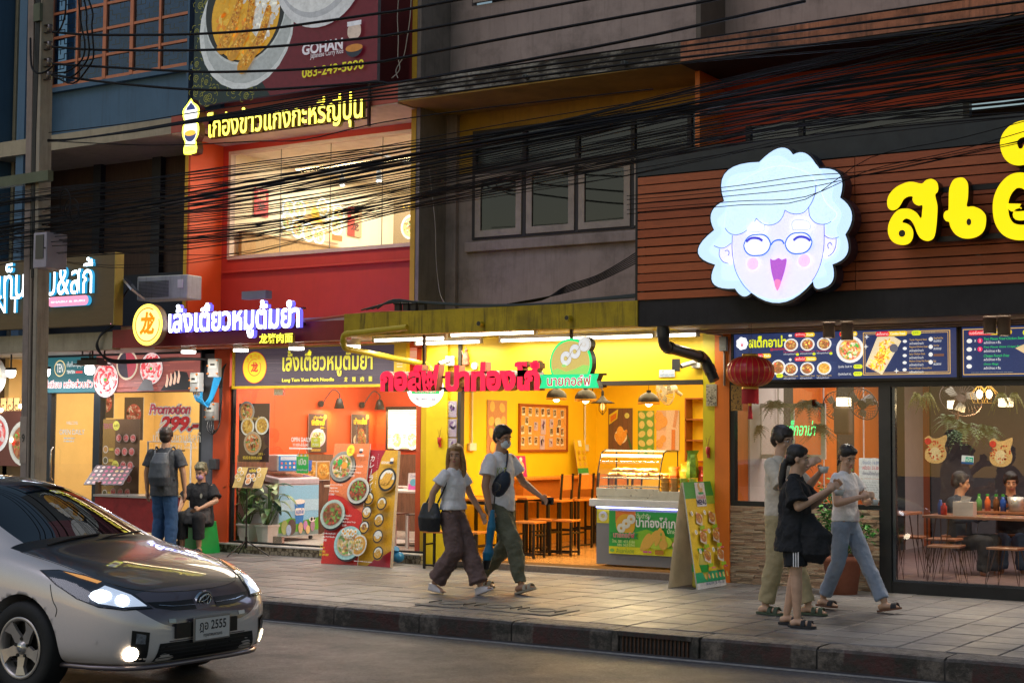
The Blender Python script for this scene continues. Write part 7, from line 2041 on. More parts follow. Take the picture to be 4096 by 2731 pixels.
def cafe_stool():
 t=thing('cafe_stool','','stool',(0,0,0),0,'white framed stools in the red shop')
 m=MB();m.box(-.17,.17,-.17,.17,.44,.46);m.build('seat',M('dark_seat',(.08,.05,.045),.4),t)
 for(x,y)in((-.15,-.15),(-.15,.15),(.15,-.15),(.15,.15)):
  m=MB();m.box(x-.014,x+.014,y-.014,y+.014,0,.44);m.build('leg',WST,t)
 m=MB();m.box(-.135,.135,-.16,-.14,.1,.12).box(-.135,.135,.14,.16,.1,.12);m.each('stretcher',WST,t)
 return t
cs=cafe_stool();cs['label']='white framed stool nearest the yellow pillar in the red shop';cs.location=(-.35,.75,.12)
dup(cs,(-.85,.7,.12),R(6),'white framed stool just right of the yellow banner');dup(cs,(-.9,1.75,.12),R(-6),'white framed stool behind the front white table')
s=Sheet(.16,.24,.003,bgc=(.7,.72,.75));s.rect(.01,.01,.15,.09,(.65,.1,.45));s.disc(.08,.11,.05,(.1,.45,.65));s.text('รับฟรี',.03,.18,.13,.22,(.05,.2,.5))
o=s.build('tent_card',PR(),None,(-.85,1.05,.87),R(20),R(-12));tag(o,'white tent card with pink and blue print on the front white table','tent card')
area(rb,(-1.8,1.7,2.7),(2.8,2.6),190,(1.,.86,.7));area(rb,(-2.,3.2,5.7),(3.,3.5),270,(1.,.92,.76))
t=thing('booth_partition','pale wood booth back under the upstairs window','partition',(-3.88,.9,3.12));zz=PX(560,535,-3.8).z-3.12
m=MB();m.box(0,.06,0,4.6,0,zz);m.build('panel',M('oak_panel',(.42,.26,.1),.45,wood='z',var=.25),t);m=MB();m.box(-.01,.08,-.01,4.6,zz+.001,zz+.03);m.build('cap',M('oak_cap',(.36,.21,.08),.4),t)
Xu=-3.92
w_,h_=size_x(Xu,649,779,535,450);s=Sheet(w_,h_,.02,bgc=(.75,.55,.25));rn=random.Random(3)
for i,(u_,v_)in enumerate(((.06,.7),(.24,.75),(.03,.35),(.2,.2),(.38,.15),(.56,.12),(.72,.85),(.9,.8),(.86,.45),(.6,.9))):s.food(w_*u_+.05,h_*v_,.15,'noodle',(.85,.9,.85),n=20,seed=i)
s.disc(w_*.5,h_*.68,.1,(.85,.5,.03));s.rect(w_*.4,h_*.46,w_*.62,h_*.54,(.75,.35,.03));s.rect(w_*.8,.02,w_*.99,h_*.2,(.75,.12,.03));s.lines(w_*.66,h_*.3,w_*.8,h_*.7,6,(.9,.85,.7),2)
on_wall_x(s,Xu,649,452,'menu_light_box','lit menu with many plates seen through the upstairs window','menu board',PE(1.2))
for(px0,px1,py0,py1,lab,c)in((583,616,495,430,'red calligraphy scroll on the upstairs wall left of the menu',(.6,.03,.03)),(798,830,541,474,'red and tan calligraphy scroll on the upstairs wall right of the menu',(.55,.05,.03))):
 w_,h_=size_x(Xu,px0,px1,py0,py1);s=Sheet(w_,h_,.004,bgc=c);s.rect(w_*.5,0,w_,h_,(.6,.38,.2)if 'tan' in lab else c)
 s.text('福',w_*.2,h_*.6,w_*.8,h_*.9,(.8,.5,.3),offset=.02);s.text('龙',w_*.2,h_*.2,w_*.8,h_*.5,(.12,.03,.02),offset=.03)
 on_wall_x(s,Xu,px0,py1,'wall_scroll',lab,'scroll')
a=P(905,528,5.5)
s=Sheet(1.6,.75,.01,bgc=(.3,.22,.12));s.food(.35,.25,.2,'noodle',n=40);s.food(.95,.22,.2,'noodle',n=40);s.text('เมนูเด็ด',.2,.5,1.2,.66,(.85,.6,.1));tag(s.build('wall_poster',PR(),None,P(903,560,3.8)),'brown food poster at the right inside the upstairs window','poster')
m=MB();m.box(-1.7,-1.66,1.2,5.5,5.6,5.63).box(-3.5,-.5,2.2,2.24,5.6,5.63).box(-1.69,-1.67,2.2,2.22,5.63,5.76);tag(m.build('lamp_track',M('grey_track',(.1,.1,.11),.5)),'dark lamp track crossing the ceiling of the upstairs room','lamp track')
for i,(x,y)in enumerate(((-3.,2.2),(-2.3,2.2),(-1.,2.2),(-.7,2.2),(-1.68,3.2),(-1.68,4.4))):
 t=thing('track_spot',['leftmost spot of the upstairs lamp track','second spot from the left on the upstairs lamp track','third spot of the upstairs track, near the grey wall','rightmost spot of the upstairs lamp track','spot in the middle of the upstairs ceiling','farthest spot on the upstairs ceiling'][i],'lamp',(x,y,5.6),0,'spots on the upstairs lamp track')
 m=MB();m.cyl((0,0,0),(0,0,-.06),.01,n=6);m.cyl((0,0,-.05),(.02,-.02,-.2),.035,.045,n=12);m.build('housing',BPL,t);m=MB();m.cyl((.02,-.02,-.201),(.021,-.021,-.206),.038,n=12);m.build('lens',LAMPW,t)
#  potted plants
LEAF=M('leaf_green',(.035,.13,.035),.4,var=.35,scale=12,coat=.2);LEAFP=M('leaf_pale',(.16,.26,.12),.4,var=.3,scale=14,coat=.2)
def leaf_mb(m,base,d,L,Wd,droop,mi=0):
 d=V(d).normalized();side=d.cross(V((0,0,1))).normalized();vs=[]
 k=6
 for i in range(k+1):
  u=i/k;c=V(base)+d*L*u+V((0,0,-droop*L*u*u));ww=Wd*math.sin(PI*min(.97,u*.94+.04))**.8
  vs+=[c-side*ww+V((0,0,ww*.3)),c,c+side*ww+V((0,0,ww*.3))]
 fs=[]
 for i in range(k):
  for j in range(2):fs.append((3*i+j,3*i+j+1,3*i+j+4,3*i+j+3))
 m.add(vs,fs,mi,None,True)
def pot_plant(loc,label,sd,H=.55,n=22):
 rn=random.Random(sd);t=thing('potted_plant',label,'plant',loc,0,'white potted plants behind the glass')
 m=MB();a,b=.085,.115;m.add([V((x*q,y*q,z))for(q,z)in((a,0),(b,.22),(b+.012,.22),(b+.012,.25),(b-.01,.25),(b-.02,.2))for(x,y)in((-1,-1),(1,-1),(1,1),(-1,1))],[(4*r0+i,4*r0+(i+1)%4,4*r0+4+(i+1)%4,4*r0+4+i)for r0 in range(5)for i in range(4)]);m.build('pot',M('white_pot',(.6,.58,.55),.4),t,bevel=.004)
 m=MB();lm=MB()
 for i in range(n):
  a=rn.uniform(0,2*PI);e=rn.uniform(.2,1.2);h=.24+H*rn.uniform(.25,1.);rr=rn.uniform(.03,.2)
  tip=V((math.cos(a)*rr,math.sin(a)*rr,h));m.tube([V((0,0,.22)),V((tip.x*.4,tip.y*.4,h*.6)),tip],.006,5)
  lf=MB();leaf_mb(lf,tip,(math.cos(a),math.sin(a),rn.uniform(-.1,.7)),rn.uniform(.16,.26),rn.uniform(.045,.075),rn.uniform(.3,.9));lf.build('leaf',LEAFP if rn.random()<.45 else LEAF,t)
 m.build('stems',M('stem_green',(.05,.13,.03),.5),t)
pot_plant((-3.02,.28,.125),'white potted plant with broad pale leaves, left of the two behind the glass',3);pot_plant((-2.66,.26,.125),'white potted plant with broad pale leaves, right of the two behind the glass',4,.6,26)
#  shabu restaurant
Yg=-.015
s=Sheet(.002,.002,.001,bgc=WHITE);W=P(452,950,Yg).x-P(335,950,Yg).x
x0=P(338,950,Yg).x;z0=P(345,952,Yg).z;
pr=lambda px,py:(P(px,py,Yg).x-x0,P(px,py,Yg).z-z0)
a=pr(343,951);b=pr(438,927);s.text('Promotion',a[0],a[1],b[0],b[1],(.72,.08,.13),halo=(.75,.75,.76),hw=.07,offset=.03,shear=.25)
a=pr(366,991);b=pr(458,955);s.text('299.-',a[0],a[1],b[0],b[1],(.75,.02,.03),halo=(.78,.78,.78),hw=.07,offset=.045,shear=.25)
a=pr(352,1018);b=pr(462,996);s.text('เท็นเท็นชาบู&สุกี้',a[0],a[1]-.02,b[0],b[1]+.03,WHITE,offset=.01);a=pr(357,1031);b=pr(418,1023);s.text('TENTEN',a[0],a[1],b[0],b[1]+.01,WHITE,spacing=1.5);a=pr(424,1030);s.text('SHABU & SUKI',a[0],a[1],a[0]+.25,a[1]+.035,WHITE,offset=.01)
tag(s.build('window_lettering',PR(),None,(x0,Yg,z0)),'red promotion price lettering stuck on the shabu restaurant glass','lettering')
a=P(232,1180,Yg);b=P(322,962,Yg);s=Sheet(b.x-a.x,b.z-a.z,.002,bgc=(.16,.085,.045));W,H=s.w,s.h
s.rect(0,0,W*.34,H,(.32,.18,.05));s.text('TENTEN',W*.01,H*.9,W*.33,H*.95,(.45,.12,.2),offset=.02)
for i in range(6):s.disc(W*.09,H*(.68-i*.115),W*.07,(.75,.68,.6),up=(i==0))
for i in range(6):s.disc(W*.09,H*(.68-i*.115),W*.055,[(.6,.3,.1),(.15,.12,.06),(.62,.1,.05)][i%3],up=(i==0))
for i in range(6):s.rect(W*.18,H*(.665-i*.115),W*.31,H*(.695-i*.115),(.65,.45,.08),up=(i==0))
for r_ in range(5):
 for c_ in range(3):s.food(W*(.45+.2*c_),H*(.8-.14*r_),W*.075,'meat',(.6,.45,.4),n=12,seed=r_*3+c_)
s.disc(W*.52,H*.93,W*.09,(.8,.72,.12));s.text('449',W*.46,H*.915,W*.58,H*.945,(.2,.1,.05));s.disc(W*.52,H*.52,W*.09,(.8,.72,.12));s.text('299',W*.46,H*.505,W*.58,H*.535,(.2,.1,.05))
tag(s.build('window_menu',PR(),None,a),'tall brown menu sheet on the shabu glass with round price badges','menu sheet')
for(px0,px1,py0,py1,lab)in((225,262,960,905,'meat photograph behind the glass left of the hanging one'),(284,330,1010,912,'meat photograph at the middle behind the shabu glass')):
 a=P(px0,py0,1.2);b=P(px1,py1,1.2);s=Sheet(b.x-a.x,b.z-a.z,.01,bgc=(.06,.03,.03));s.food(s.w*.5,s.h*.6,s.w*.5,'meat',None,(.6,.1,.1),70,4);tag(s.build('wall_picture',PR(),None,a),lab,'picture')
s=Sheet(.002,.002,.001,bgc=WHITE);s.text('OPEN DAILY',0,.12,.55,.2,(.5,.55,.55),offset=.01);s.lines(.1,0,.45,.09,2,(.6,.6,.55),3);s.text('WELCOME',.15,.27,.4,.32,(.5,.55,.55));tag(s.build('window_lettering',PR(),None,P(136,1016,Yg)),'faint opening hours lettering on the shabu restaurant door','lettering')
area(bb,(-5.8,1.7,2.7),(3.2,2.4),110,(1.,.8,.52))
t=thing('menu_stand','slanted picture menu on a brown stand in front of the shabu glass','menu stand',(-5.22,-.55,0));
m=MB();m.box(-.03,.03,.05,.11,0,.92).box(-.2,.2,-.1,.25,0,.03);m.build('post',M('brown_post',(.12,.06,.03),.5),t)
s=Sheet(.62,.44,.012,bgc=(.1,.06,.07),edge=(.02,.02,.02));rn=random.Random(8)
for i in range(7):
 for j in range(5):s.disc(.06+i*.083,.05+j*.085,.026,rn.choice([(.75,.3,.3),(.8,.6,.55),(.7,.45,.2),(.6,.1,.2)]),up=(i+j==0))
s.build('menu_face',PR(),t,(-.22,0.,.88),R(18),R(-52))
t=thing('serving_table','table with red skirt and a metal frame beside the standing man','table',(-4.55,-.35,0));m=MB();m.box(-.6,.6,-.28,.28,.72,.75);m.build('tabletop',M('steel_top',(.4,.4,.42),.3,metal=.6),t)
m=MB();m.box(-.58,.58,-.26,.26,.25,.72);m.build('skirt',M('red_cloth',(.3,.02,.02),.7,var=.3),t)
for(x,y)in((-.57,-.25),(-.57,.25),(.57,-.25),(.57,.25)):m=MB();m.cyl((x,y,0),(x,y,.25),.018,n=8);m.build('leg',BST,t)
t=thing('clothes_frame','white metal frame with a hanging rail and dark red bag behind the standing man','frame',(-4.1,-.2,0));m=MB()
m.tube([V((-.42,0,0)),V((-.42,0,1.5)),V((.42,0,1.5)),V((.42,0,0))],.014,6);m.build('frame',M('white_tube2',(.55,.55,.55),.4),t);m=MB();m.cyl((-.3,0,1.38),(.3,0,1.38),.01,n=6).cyl((-.08,0,1.38),(-.08,0,1.5),.008,n=6);m.build('rail',BST,t)
m=MB();m.lathe([(0.,.62),(.06,.66),(.065,.85),(.05,1.05),(.03,1.15),(.05,1.25),(.02,1.33)],(-.22,-.03,0),10);m.build('hanging_bag',M('maroon_cloth',(.14,.015,.03),.6,var=.3),t)
a=P(-22,865,-.5);t=thing('projecting_sign','round cream lit sign cut off by the left edge of the photograph','sign',a);m=MB();m.prism(ellipse(0,0,.3,.3,32),-.05,.05,0,smi=1);m.build('box',[E('cream_disc',(1.,.9,.62),.9),WPL],t)
m=MB();m.prism(ellipse(0,0,.25,.25,28),-.052,-.0505);m.prism(ellipse(.16,0.,.05,.02,12),-.055,-.053,1);m.build('printed_face',[M('tan_disc',(.42,.32,.14),.5),BPL],t)
s=Sheet(1.3,.85,.01,bgc=(.12,.04,.03));s.food(.95,.35,.35,'beef',(.6,.58,.5),n=120);s.food(.3,.5,.3,'meat',n=60);tag(s.build('wall_poster',PE(.5),None,P(-40,1068,-.02)),'food posters at the left edge above the car roof','poster')
for i,(px,py)in enumerate(((50,933),(5,942),(30,1010))):
 c=P(px,py,0.);m=MB();m.ell((0,0,0),.035,n=10);o=m.build('warm_bulb',LAMPY);o.location=(c.x,-.02,c.z);tag(o,['warm bulb close to the utility pole in the leftmost shop','warm bulb at the extreme left edge','lowest warm bulb in the leftmost shop'][i],'bulb')
m=MB();x0=P(-60,930,.03).x;x1=P(44,930,.03).x
for i in range(7):
 xx=x0+(x1-x0)*(i+.5)/7;m.tube([V((xx+.09*math.cos(q)*(q/7),.045,2.02+.09*math.sin(q)*(q/7)))for q in[k_*.6 for k_ in range(13)]],.006,4)
for i in range(8):xx=x0+(x1-x0)*i/7;m.box(xx-.005,xx+.005,.04,.05,1.9,2.15)
m.build('scroll_grille',BF,nb)
#  steak restaurant interior
sy_x=lambda q:PX(q,1000,4.47).y
for i,(y0,y1,mt)in enumerate(((1722,1800,WH),(1800,1822,DARKROOM),(1925,1962,DARKROOM),(2038,2078,DARKROOM),(2078,2120,WH),(2150,2182,DARKROOM),(2208,2248,WH),(2248,2300,DARKROOM))):
 y0=sy_x(y0);y1=min(sy_x(y1),7.09)
 m=MB();m.box(4.451,4.47,y0,y1,.04,2.78);m.build('wall_stripe',mt,ob)
m=MB()
for q in(1.2,2.65,4.1,5.2):m.tube([V((4.5,q,.05)),V((4.5,q,2.78))],.012,6)
m.build('conduit',WPL,ob)
a=P(1735,1068,.7);b=P(1925,903,.7)
t=thing('trellis_panel','white framed mesh panel with hanging ferns and a green neon sign','trellis',(a.x,.75,P(1720,1052,.75).z));W=P(1895,1000,.75).x-a.x;H=P(1800,925,.75).z-P(1800,1052,.75).z
m=MB();m.box(0,.05,0,.04,0,H).box(W-.05,W,0,.04,0,H).box(.05,W-.05,0,.04,0,.05).box(.05,W-.05,0,.04,H-.05,H).box(W*.5,W*.5+.035,0,.04,.05,H-.05);m.build('frame',WPL,t)
m=MB()
nx_=46
for i in range(nx_):
 x=.05+(W-.1)*i/nx_;m.tube([V((x+.006*((k_%2)*2-1),.02,.05+(H-.1)*k_/18))for k_ in range(19)],.0022,3)
tag(m.build('mesh',M('mesh_grey',(.42,.4,.38),.5),t),kind='stuff')
s=Sheet(.002,.002,.001,bgc=(.02,.8,.2));s.text('สเต็กอาม่า',0,0.,.42,.17,(.03,.9,.2),offset=-.002,shear=.3)
o=s.build('neon_lettering',E('neon_green',(.03,1.,.25),2.2),t,(W*.42,-.12,H*.42));
FERN=M('fern_green',(.045,.1,.03),.5,var=.4,scale=9)
def fern(loc,r,label,n=22,sd=0,droop=1.2,mat=FERN,name='hanging_fern',grp=None):
 rn=random.Random(sd);m=MB()
 for i in range(n):
  a=rn.uniform(0,2*PI);e=rn.uniform(-.2,1.1);L=r*rn.uniform(.6,1.1);pts=[]
  for k_ in range(9):
   u_=k_/8;pts.append(V((math.cos(a)*L*u_*math.cos(e),math.sin(a)*L*u_*math.cos(e),L*(u_*math.sin(e)-droop*u_*u_*.6))))
  for k_ in range(1,9):
   p=pts[k_];d=(pts[k_]-pts[k_-1]).normalized();sd_=d.cross(V((0,0,1))).normalized();ww=r*.24*(1-k_/9.5)
   for q in(-1,1):m.add([p,p+d*ww*.5+sd_*q*ww*1.3+V((0,0,-ww*.4)),p+d*ww*.5],[(0,1,2)])
  m.tube([pts[0],pts[4],pts[8]],.002,3)
 o=m.build(name,mat);o.location=loc;return tag(o,label,'fern',grp)
for i,(px,py,Y,r,lab)in enumerate(((1738,985,.68,.17,'fern low at the left edge of the white trellis'),(1780,930,.68,.18,'fern at the upper left of the white trellis'),(1835,1048,.66,.18,'fern below the neon lettering of the trellis'),(1858,930,.66,.22,'tall fern above the neon lettering'),(1883,985,.66,.2,'fern at the right edge of the white trellis'),(2178,965,2.6,.35,'fern hanging left of the caged bulbs'),(2215,985,2.4,.42,'larger fern hanging below the striped fan'),(2268,990,2.8,.4,'pale fern hanging behind the gold sticker'))):fern(P(px,py,Y),r*(1.15 if i<5 else .75),lab,44,i)
for i,(px,lab)in enumerate(((2105,'yellow green trailing plant at the left top of the large window'),(2130,'longer yellow green trailing plant beside the first'),(2300,'trailing greenery right of the caged bulbs'),(2330,'trailing greenery at the right edge of the window'))):
 fern(P(px,905,1.2),.13,lab,40,20+i,2.6,M('yellow_green_leaf',(.22,.24,.03),.5),'trailing_plant')
fan(P(1985,925,1.4),R(-15),R(25),.2,BPL,'black fan behind the small window beside the door post');fan(P(2205,920,1.7),R(35),R(-35),.24,M('rusty_black',(.06,.03,.025),.5),'large tilted dark fan behind the big window');fan(P(1925,930,2.2),R(10),R(15),.18,BPL,'farther black fan behind the small window')
m=MB();c=P(1935,955,1.6);m.box(c.x-.1,c.x+.1,1.55,1.7,c.z-.22,c.z+.12);tag(m.build('loudspeaker',M('brown_speaker',(.1,.07,.05),.5),None,bevel=.03),'brown hanging loudspeaker behind the small window','loudspeaker')
for i,(px,lab)in enumerate(((2250,'left caged bulb lamp over the dining tables'),(2272,'right caged bulb lamp over the dining tables'))):
 c=P(px,905,1.5+.2*i);t=thing('caged_bulb',lab,'lamp',c);m=MB();m.ell((0,0,0),(.035,.035,.05));m.build('bulb',LAMPY,t)
 m=MB()
 for k_ in range(6):
  a=k_*PI/3;m.tube([V((.02*math.cos(a),.02*math.sin(a),.09)),V((.11*math.cos(a),.11*math.sin(a),0.)),V((.07*math.cos(a),.07*math.sin(a),-.1)),V((.07*math.cos(a+PI/3),.07*math.sin(a+PI/3),-.1))],.004,4)
 m.build('cage',GD,t);m=MB();m.cyl((0,0,.09),(0,0,2.78-c.z),.004,n=5);m.build('cord',BPL,t);area(t,(0,0,-.12),(.1,.1),10,(1,.7,.35))
for i,(x,y)in enumerate(((5.2,1.5),(6.,3.2),(6.9,2.2),(7.2,4.5))):
 t=thing('pendant_cube_lamp',['warm cube lamp near the small restaurant window','warm cube lamp in the middle of the restaurant','warm cube lamp above the front dining table','warm cube lamp at the back of the restaurant'][i],'lamp',(x,y,2.05),0,'warm cube lamps in the restaurant');m=MB();m.box(-.07,.07,-.07,.07,-.05,.05);m.build('shade',E('cube_lamp',(1.,.82,.5),3.5),t,bevel=.01);m=MB();m.cyl((0,0,.05),(0,0,.73),.004,n=5);m.build('cord',BPL,t)
area(ob,(6.9,2.6,2.72),(4.2,3.6),130,(1.,.86,.8))
for(px0,px1,py0,py1,lab,ls)in((1973,2034,1098,1052,'upper white notice with opening times on the small window',[('ร้านเปิด 16.00 น.',(.05,.15,.4)),('ครัวปิด 23.30 น.',(.65,.05,.1)),('นั่งทานได้ถึงเที่ยงคืน',(.1,.1,.2))]),(1972,2033,1145,1100,'lower white handwritten notice on the small window',[])):
 a=P(px0,py0,.015);b=P(px1,py1,.015);s=Sheet(b.x-a.x,b.z-a.z,.002,bgc=(.62,.64,.68))
 for i,(l_,c)in enumerate(ls):s.text(l_,s.w*.14,s.h*(.7-.26*i),s.w*.86,s.h*(.88-.26*i),c)
 if not ls:s.lines(s.w*.1,s.h*.3,s.w*.9,s.h*.9,5,(.35,.38,.42),2,.2)
 tag(s.build('notice',PR(),None,a),lab,'notice')
for i,(px,py,lab)in enumerate(((2148,1033,'left gold and red ox head sticker on the large window'),(2298,1040,'right gold and red ox head sticker on the large window'))):
 c=P(px,py,.02);rn=random.Random(i);o_=[(-.11,.12),(-.06,.15),(-.02,.12),(.05,.13),(.12,.16),(.12,.1),(.1,.04),(.12,-.03),(.1,-.1),(.03,-.14),(-.06,-.13),(-.11,-.08),(-.1,0.),(-.06,.03),(-.1,.07)]
 s=Sheet(.3,.3,.002,bgc=(.65,.4,.14),outline=[tuple(v.xy)for v in spline([(x,z,0)for x,z in o_],2,True)]);s.disc(0.,-.04,.06,(.7,.55,.28),.07);s.up()
 for k_ in range(50):
  a_=rn.uniform(0,6.28);q=rn.uniform(.05,.1);s.mb.add([V((p,s.y,z))for p,z in ellipse(q*math.cos(a_),q*math.sin(a_),.01,.007,6,a_)],[tuple(range(6))],0,rn.choice([(.65,.05,.02),(.75,.5,.15),(.7,.12,.03)]))
 s.disc(-.075,.09,.035,(.62,.05,.02));tag(s.build('window_sticker',PR(),None,c),lab,'sticker')
a=P(2208,1064,.02);s=Sheet(.125,.085,.003,bgc=(.7,.75,.75));s.rect(0.,0.,.125,.02,(.02,.1,.3));s.rect(.042,.022,.12,.072,(.02,.45,.28));s.text('เปิด',.052,.028,.11,.066,WHITE,offset=.02);o=s.build('open_sign',PR(),None,a,0,0,R(4));tag(o,'small green and white open sign hanging on the large window','open sign')
TW2=M('reddish_table_wood',(.32,.13,.06),.28,wood='x',var=.25,coat=.3);HPN=M('hairpin_steel',(.1,.05,.03),.45,metal=.5)
def dtable(loc,w_,d_,label,rz=0):
 t=thing('dining_table',label,'table',loc,rz,'wooden tables in the restaurant');m=MB();m.box(-w_/2,w_/2,-d_/2,d_/2,.72,.75);m.build('tabletop',TW2,t,bevel=.004)
 for sx in(-1,1):
  for sy in(-1,1):
   m=MB();x,y=sx*(w_/2-.08),sy*(d_/2-.07);m.tube([V((x-.05,y,.72)),V((x+sx*.04,y+sy*.03,0.)),V((x+.05,y,.72))],.008,5);m.build('leg',HPN,t)
 return t
dtable((7.05,1.05,.04),1.35,.62,'nearest wooden table behind the large window with a tissue box');dtable((5.75,1.3,.04),.7,.6,'small wooden table beside the door post with condiments');dtable((6.9,2.5,.04),1.2,.6,'wooden table of the young men behind the glass');dtable((8.6,1.,.04),1.,.6,'wooden table at the right edge behind the large window')
def hstool():
 t=thing('hairpin_stool','','stool',(0,0,0),0,'square hairpin stools in the restaurant');m=MB();m.box(-.17,.17,-.17,.17,.43,.455);m.build('seat',TW2,t,bevel=.005)
 for sx in(-1,1):
  for sy in(-1,1):
   m=MB();x,y=sx*.12,sy*.12;m.tube([V((x-.035,y,.43)),V((x+sx*.07,y+sy*.05,0.)),V((x+.035,y,.43))],.007,5);m.build('leg',HPN,t)
 return t
hs=hstool();hs['label']='square hairpin stool in front of the nearest table, facing the glass';hs.location=(6.72,.48,.04);hs.rotation_euler=(0,0,R(5))
for(x,y,rz,l_)in((7.35,.55,-8,'square hairpin stool right of the one nearest the glass'),(5.72,.8,10,'hairpin stool close behind the door post'),(6.35,1.6,0,'hairpin stool at the far side of the nearest table'),(5.9,1.8,5,'hairpin stool behind the small condiment table'),(7.9,.75,0,'hairpin stool at the right edge behind the glass')):dup(hs,(x,y,.04),R(rz),l_)
def jar(x,y,z,r,h,col,label,name='sauce_bottle',cap=None):
 m=MB();m.lathe([(0.,0),(r,0),(r,h*.7),(r*.5,h*.85),(r*.5,h),(0,h)],n=12);
 if cap:m.cyl((0,0,h),(0,0,h*1.15),r*.55,n=10,mi=1)
 o=m.build(name,[M('jar_'+'_'.join('%02d'%int(c*99)for c in col),col,.25),M('jar_cap_green',(.05,.3,.05),.4)]);o.location=(x,y,z);return tag(o,label,'condiment')
jar(6.55,.95,.79,.035,.13,(.5,.03,.02),'red sauce tub left of the white tissue box');jar(6.48,1.05,.79,.03,.16,(.05,.12,.45),'blue topped bottle left of the tissue box')
m=MB();m.box(-.11,.11,-.07,.07,0,.15);m.add([V((-.05,0,.15)),V((.05,0.,.15)),V((.07,.02,.2)),V((-.02,-.02,.22))],[(0,1,2,3)]);o=m.build('tissue_box',M('cream_box',(.62,.56,.5),.5));o.location=(6.78,.95,.79);tag(o,'cream tissue box on the nearest restaurant table','tissue box')
for i,(dx_,c,l_)in enumerate(((0.,(.1,.3,.08),'dark bottle with green cap in the rear condiment tray'),(.1,(.6,.12,.02),'orange red sauce bottle in the rear condiment tray'),(.2,(.15,.06,.02),'brown sauce bottle in the rear condiment tray'),(.28,(.02,.08,.4),'blue bottle in the rear condiment tray'))):jar(6.55+dx_,2.3,.79,.035,.17,c,l_,cap=True)
m=MB();m.lathe([(0.,0),(.08,0),(.1,.17),(.095,.17),(.075,.01)],n=18);o=m.build('ice_bucket',MATS['steel_sheet']);o.location=(6.98,2.3,.79);tag(o,'steel ice bucket beside the condiment tray','bucket')
for i,(dx_,c,l_)in enumerate(((0.,(.5,.55,.6),'white bottle with blue label on the small table'),(.09,(.3,.08,.03),'brown bottle on the small table'),(.17,(.5,.35,.1),'amber jar on the small table'))):jar(5.62+dx_,1.3,.79,.035,.16,c,l_)
#  terracotta pot with shrub on the pavement
g=PZ(1935,1364);g.y=-.42;g.x=P(1935,1350,-.42).x
t=thing('potted_shrub','green leafy shrub in a terracotta pot behind the girl in jeans','plant',(g.x,-.42,0));m=MB();m.lathe([(0.,0),(.15,0),(.2,.34),(.215,.34),(.215,.4),(.19,.4),(.17,.33),(0,.33)],n=24);m.build('pot',M('terracotta',(.34,.12,.07),.7,var=.2,dirt=.4,bmp=.2),t)
rn=random.Random(41);m=MB();lm=MB()
for i in range(26):
 a=rn.uniform(0,2*PI);h=rn.uniform(.45,1.15);rr=rn.uniform(.05,.28);tip=V((math.cos(a)*rr,math.sin(a)*rr,h));m.tube([V((0,0,.33)),V((tip.x*.5,tip.y*.5,.33+(h-.33)*.6)),tip],.005,4)
 for k_ in range(60):
  p=tip+V((rn.gauss(0,.045),rn.gauss(0,.045),rn.gauss(-.03,.05)));d=V((rn.uniform(-1,1),rn.uniform(-1,1),rn.uniform(-.3,.8))).normalized();sd_=d.cross(V((0,0,1))).normalized()*.02;L=rn.uniform(.035,.06)
  lm.add([p,p+d*L*.5+sd_,p+d*L,p+d*L*.5-sd_],[(0,1,2,3)],rn.choice([0,0,1]))
m.build('stems',MATS['stem_green'],t);tag(lm.build('foliage',[M('shrub_green',(.04,.2,.03),.5,var=.3),M('shrub_light',(.09,.3,.05),.5)],t),kind='stuff')
for i,(px,c,lab)in enumerate(((958,(.03,.22,.5),'blue plastic toy watering can by the patterned plinth'),(985,(.03,.25,.5),'round blue ball by the yellow pillar'))):
 g=PZ(px,1288);m=MB();m.ell((0,0,.09),(.075,.075,.07),n=14)
 if i==0:m.cyl((.03,0,.1),(.1,-.03,.2),.03,.05,n=10);m.tube([V((-.05,0,.13)),V((0,0,.24)),V((.05,0,.16))],.008,6);m.box(-.1,-.05,-.03,.03,0,.14,1)
 o=m.build('plastic_toy' if i==0 else 'plastic_ball',[M('blue_plastic',c,.3),M('rusty_brass',(.3,.12,.04),.5)]);o.location=(g.x,-.3,0);tag(o,lab,'toy')
# ====== CAR
CO=V((1.81,-7.94,-.18))
def paint(name,col,metal,rough,coat):
 m,nt,b=nodes_of(name)
 c=ramp(nt,noise(nt,900,2,.5,objco(nt)),[(.35,tuple(q*.85 for q in col)),(.65,tuple(min(1,q*1.12)for q in col))])
 nt.links.new(c,b.inputs['Base Color']);b.inputs['Metallic'].default_value=metal;b.inputs['Roughness'].default_value=rough
 b.inputs['Coat Weight'].default_value=coat;b.inputs['Coat Roughness'].default_value=.03
 MATS[name]=m;return m
CHAMP=paint('champagne_paint',(.8,.72,.7),.15,.3,1.)
WRAP=paint('dark_grey_bonnet_paint',(.05,.055,.07),.3,.3,1.)
NOSEM=paint('grey_nose_paint',(.16,.13,.15),.5,.3,1.)
CGL=glass('car_glass',(.03,.035,.035),1.,0.,2.1)
CBK=M('car_black_trim',(.008,.008,.009),.35)
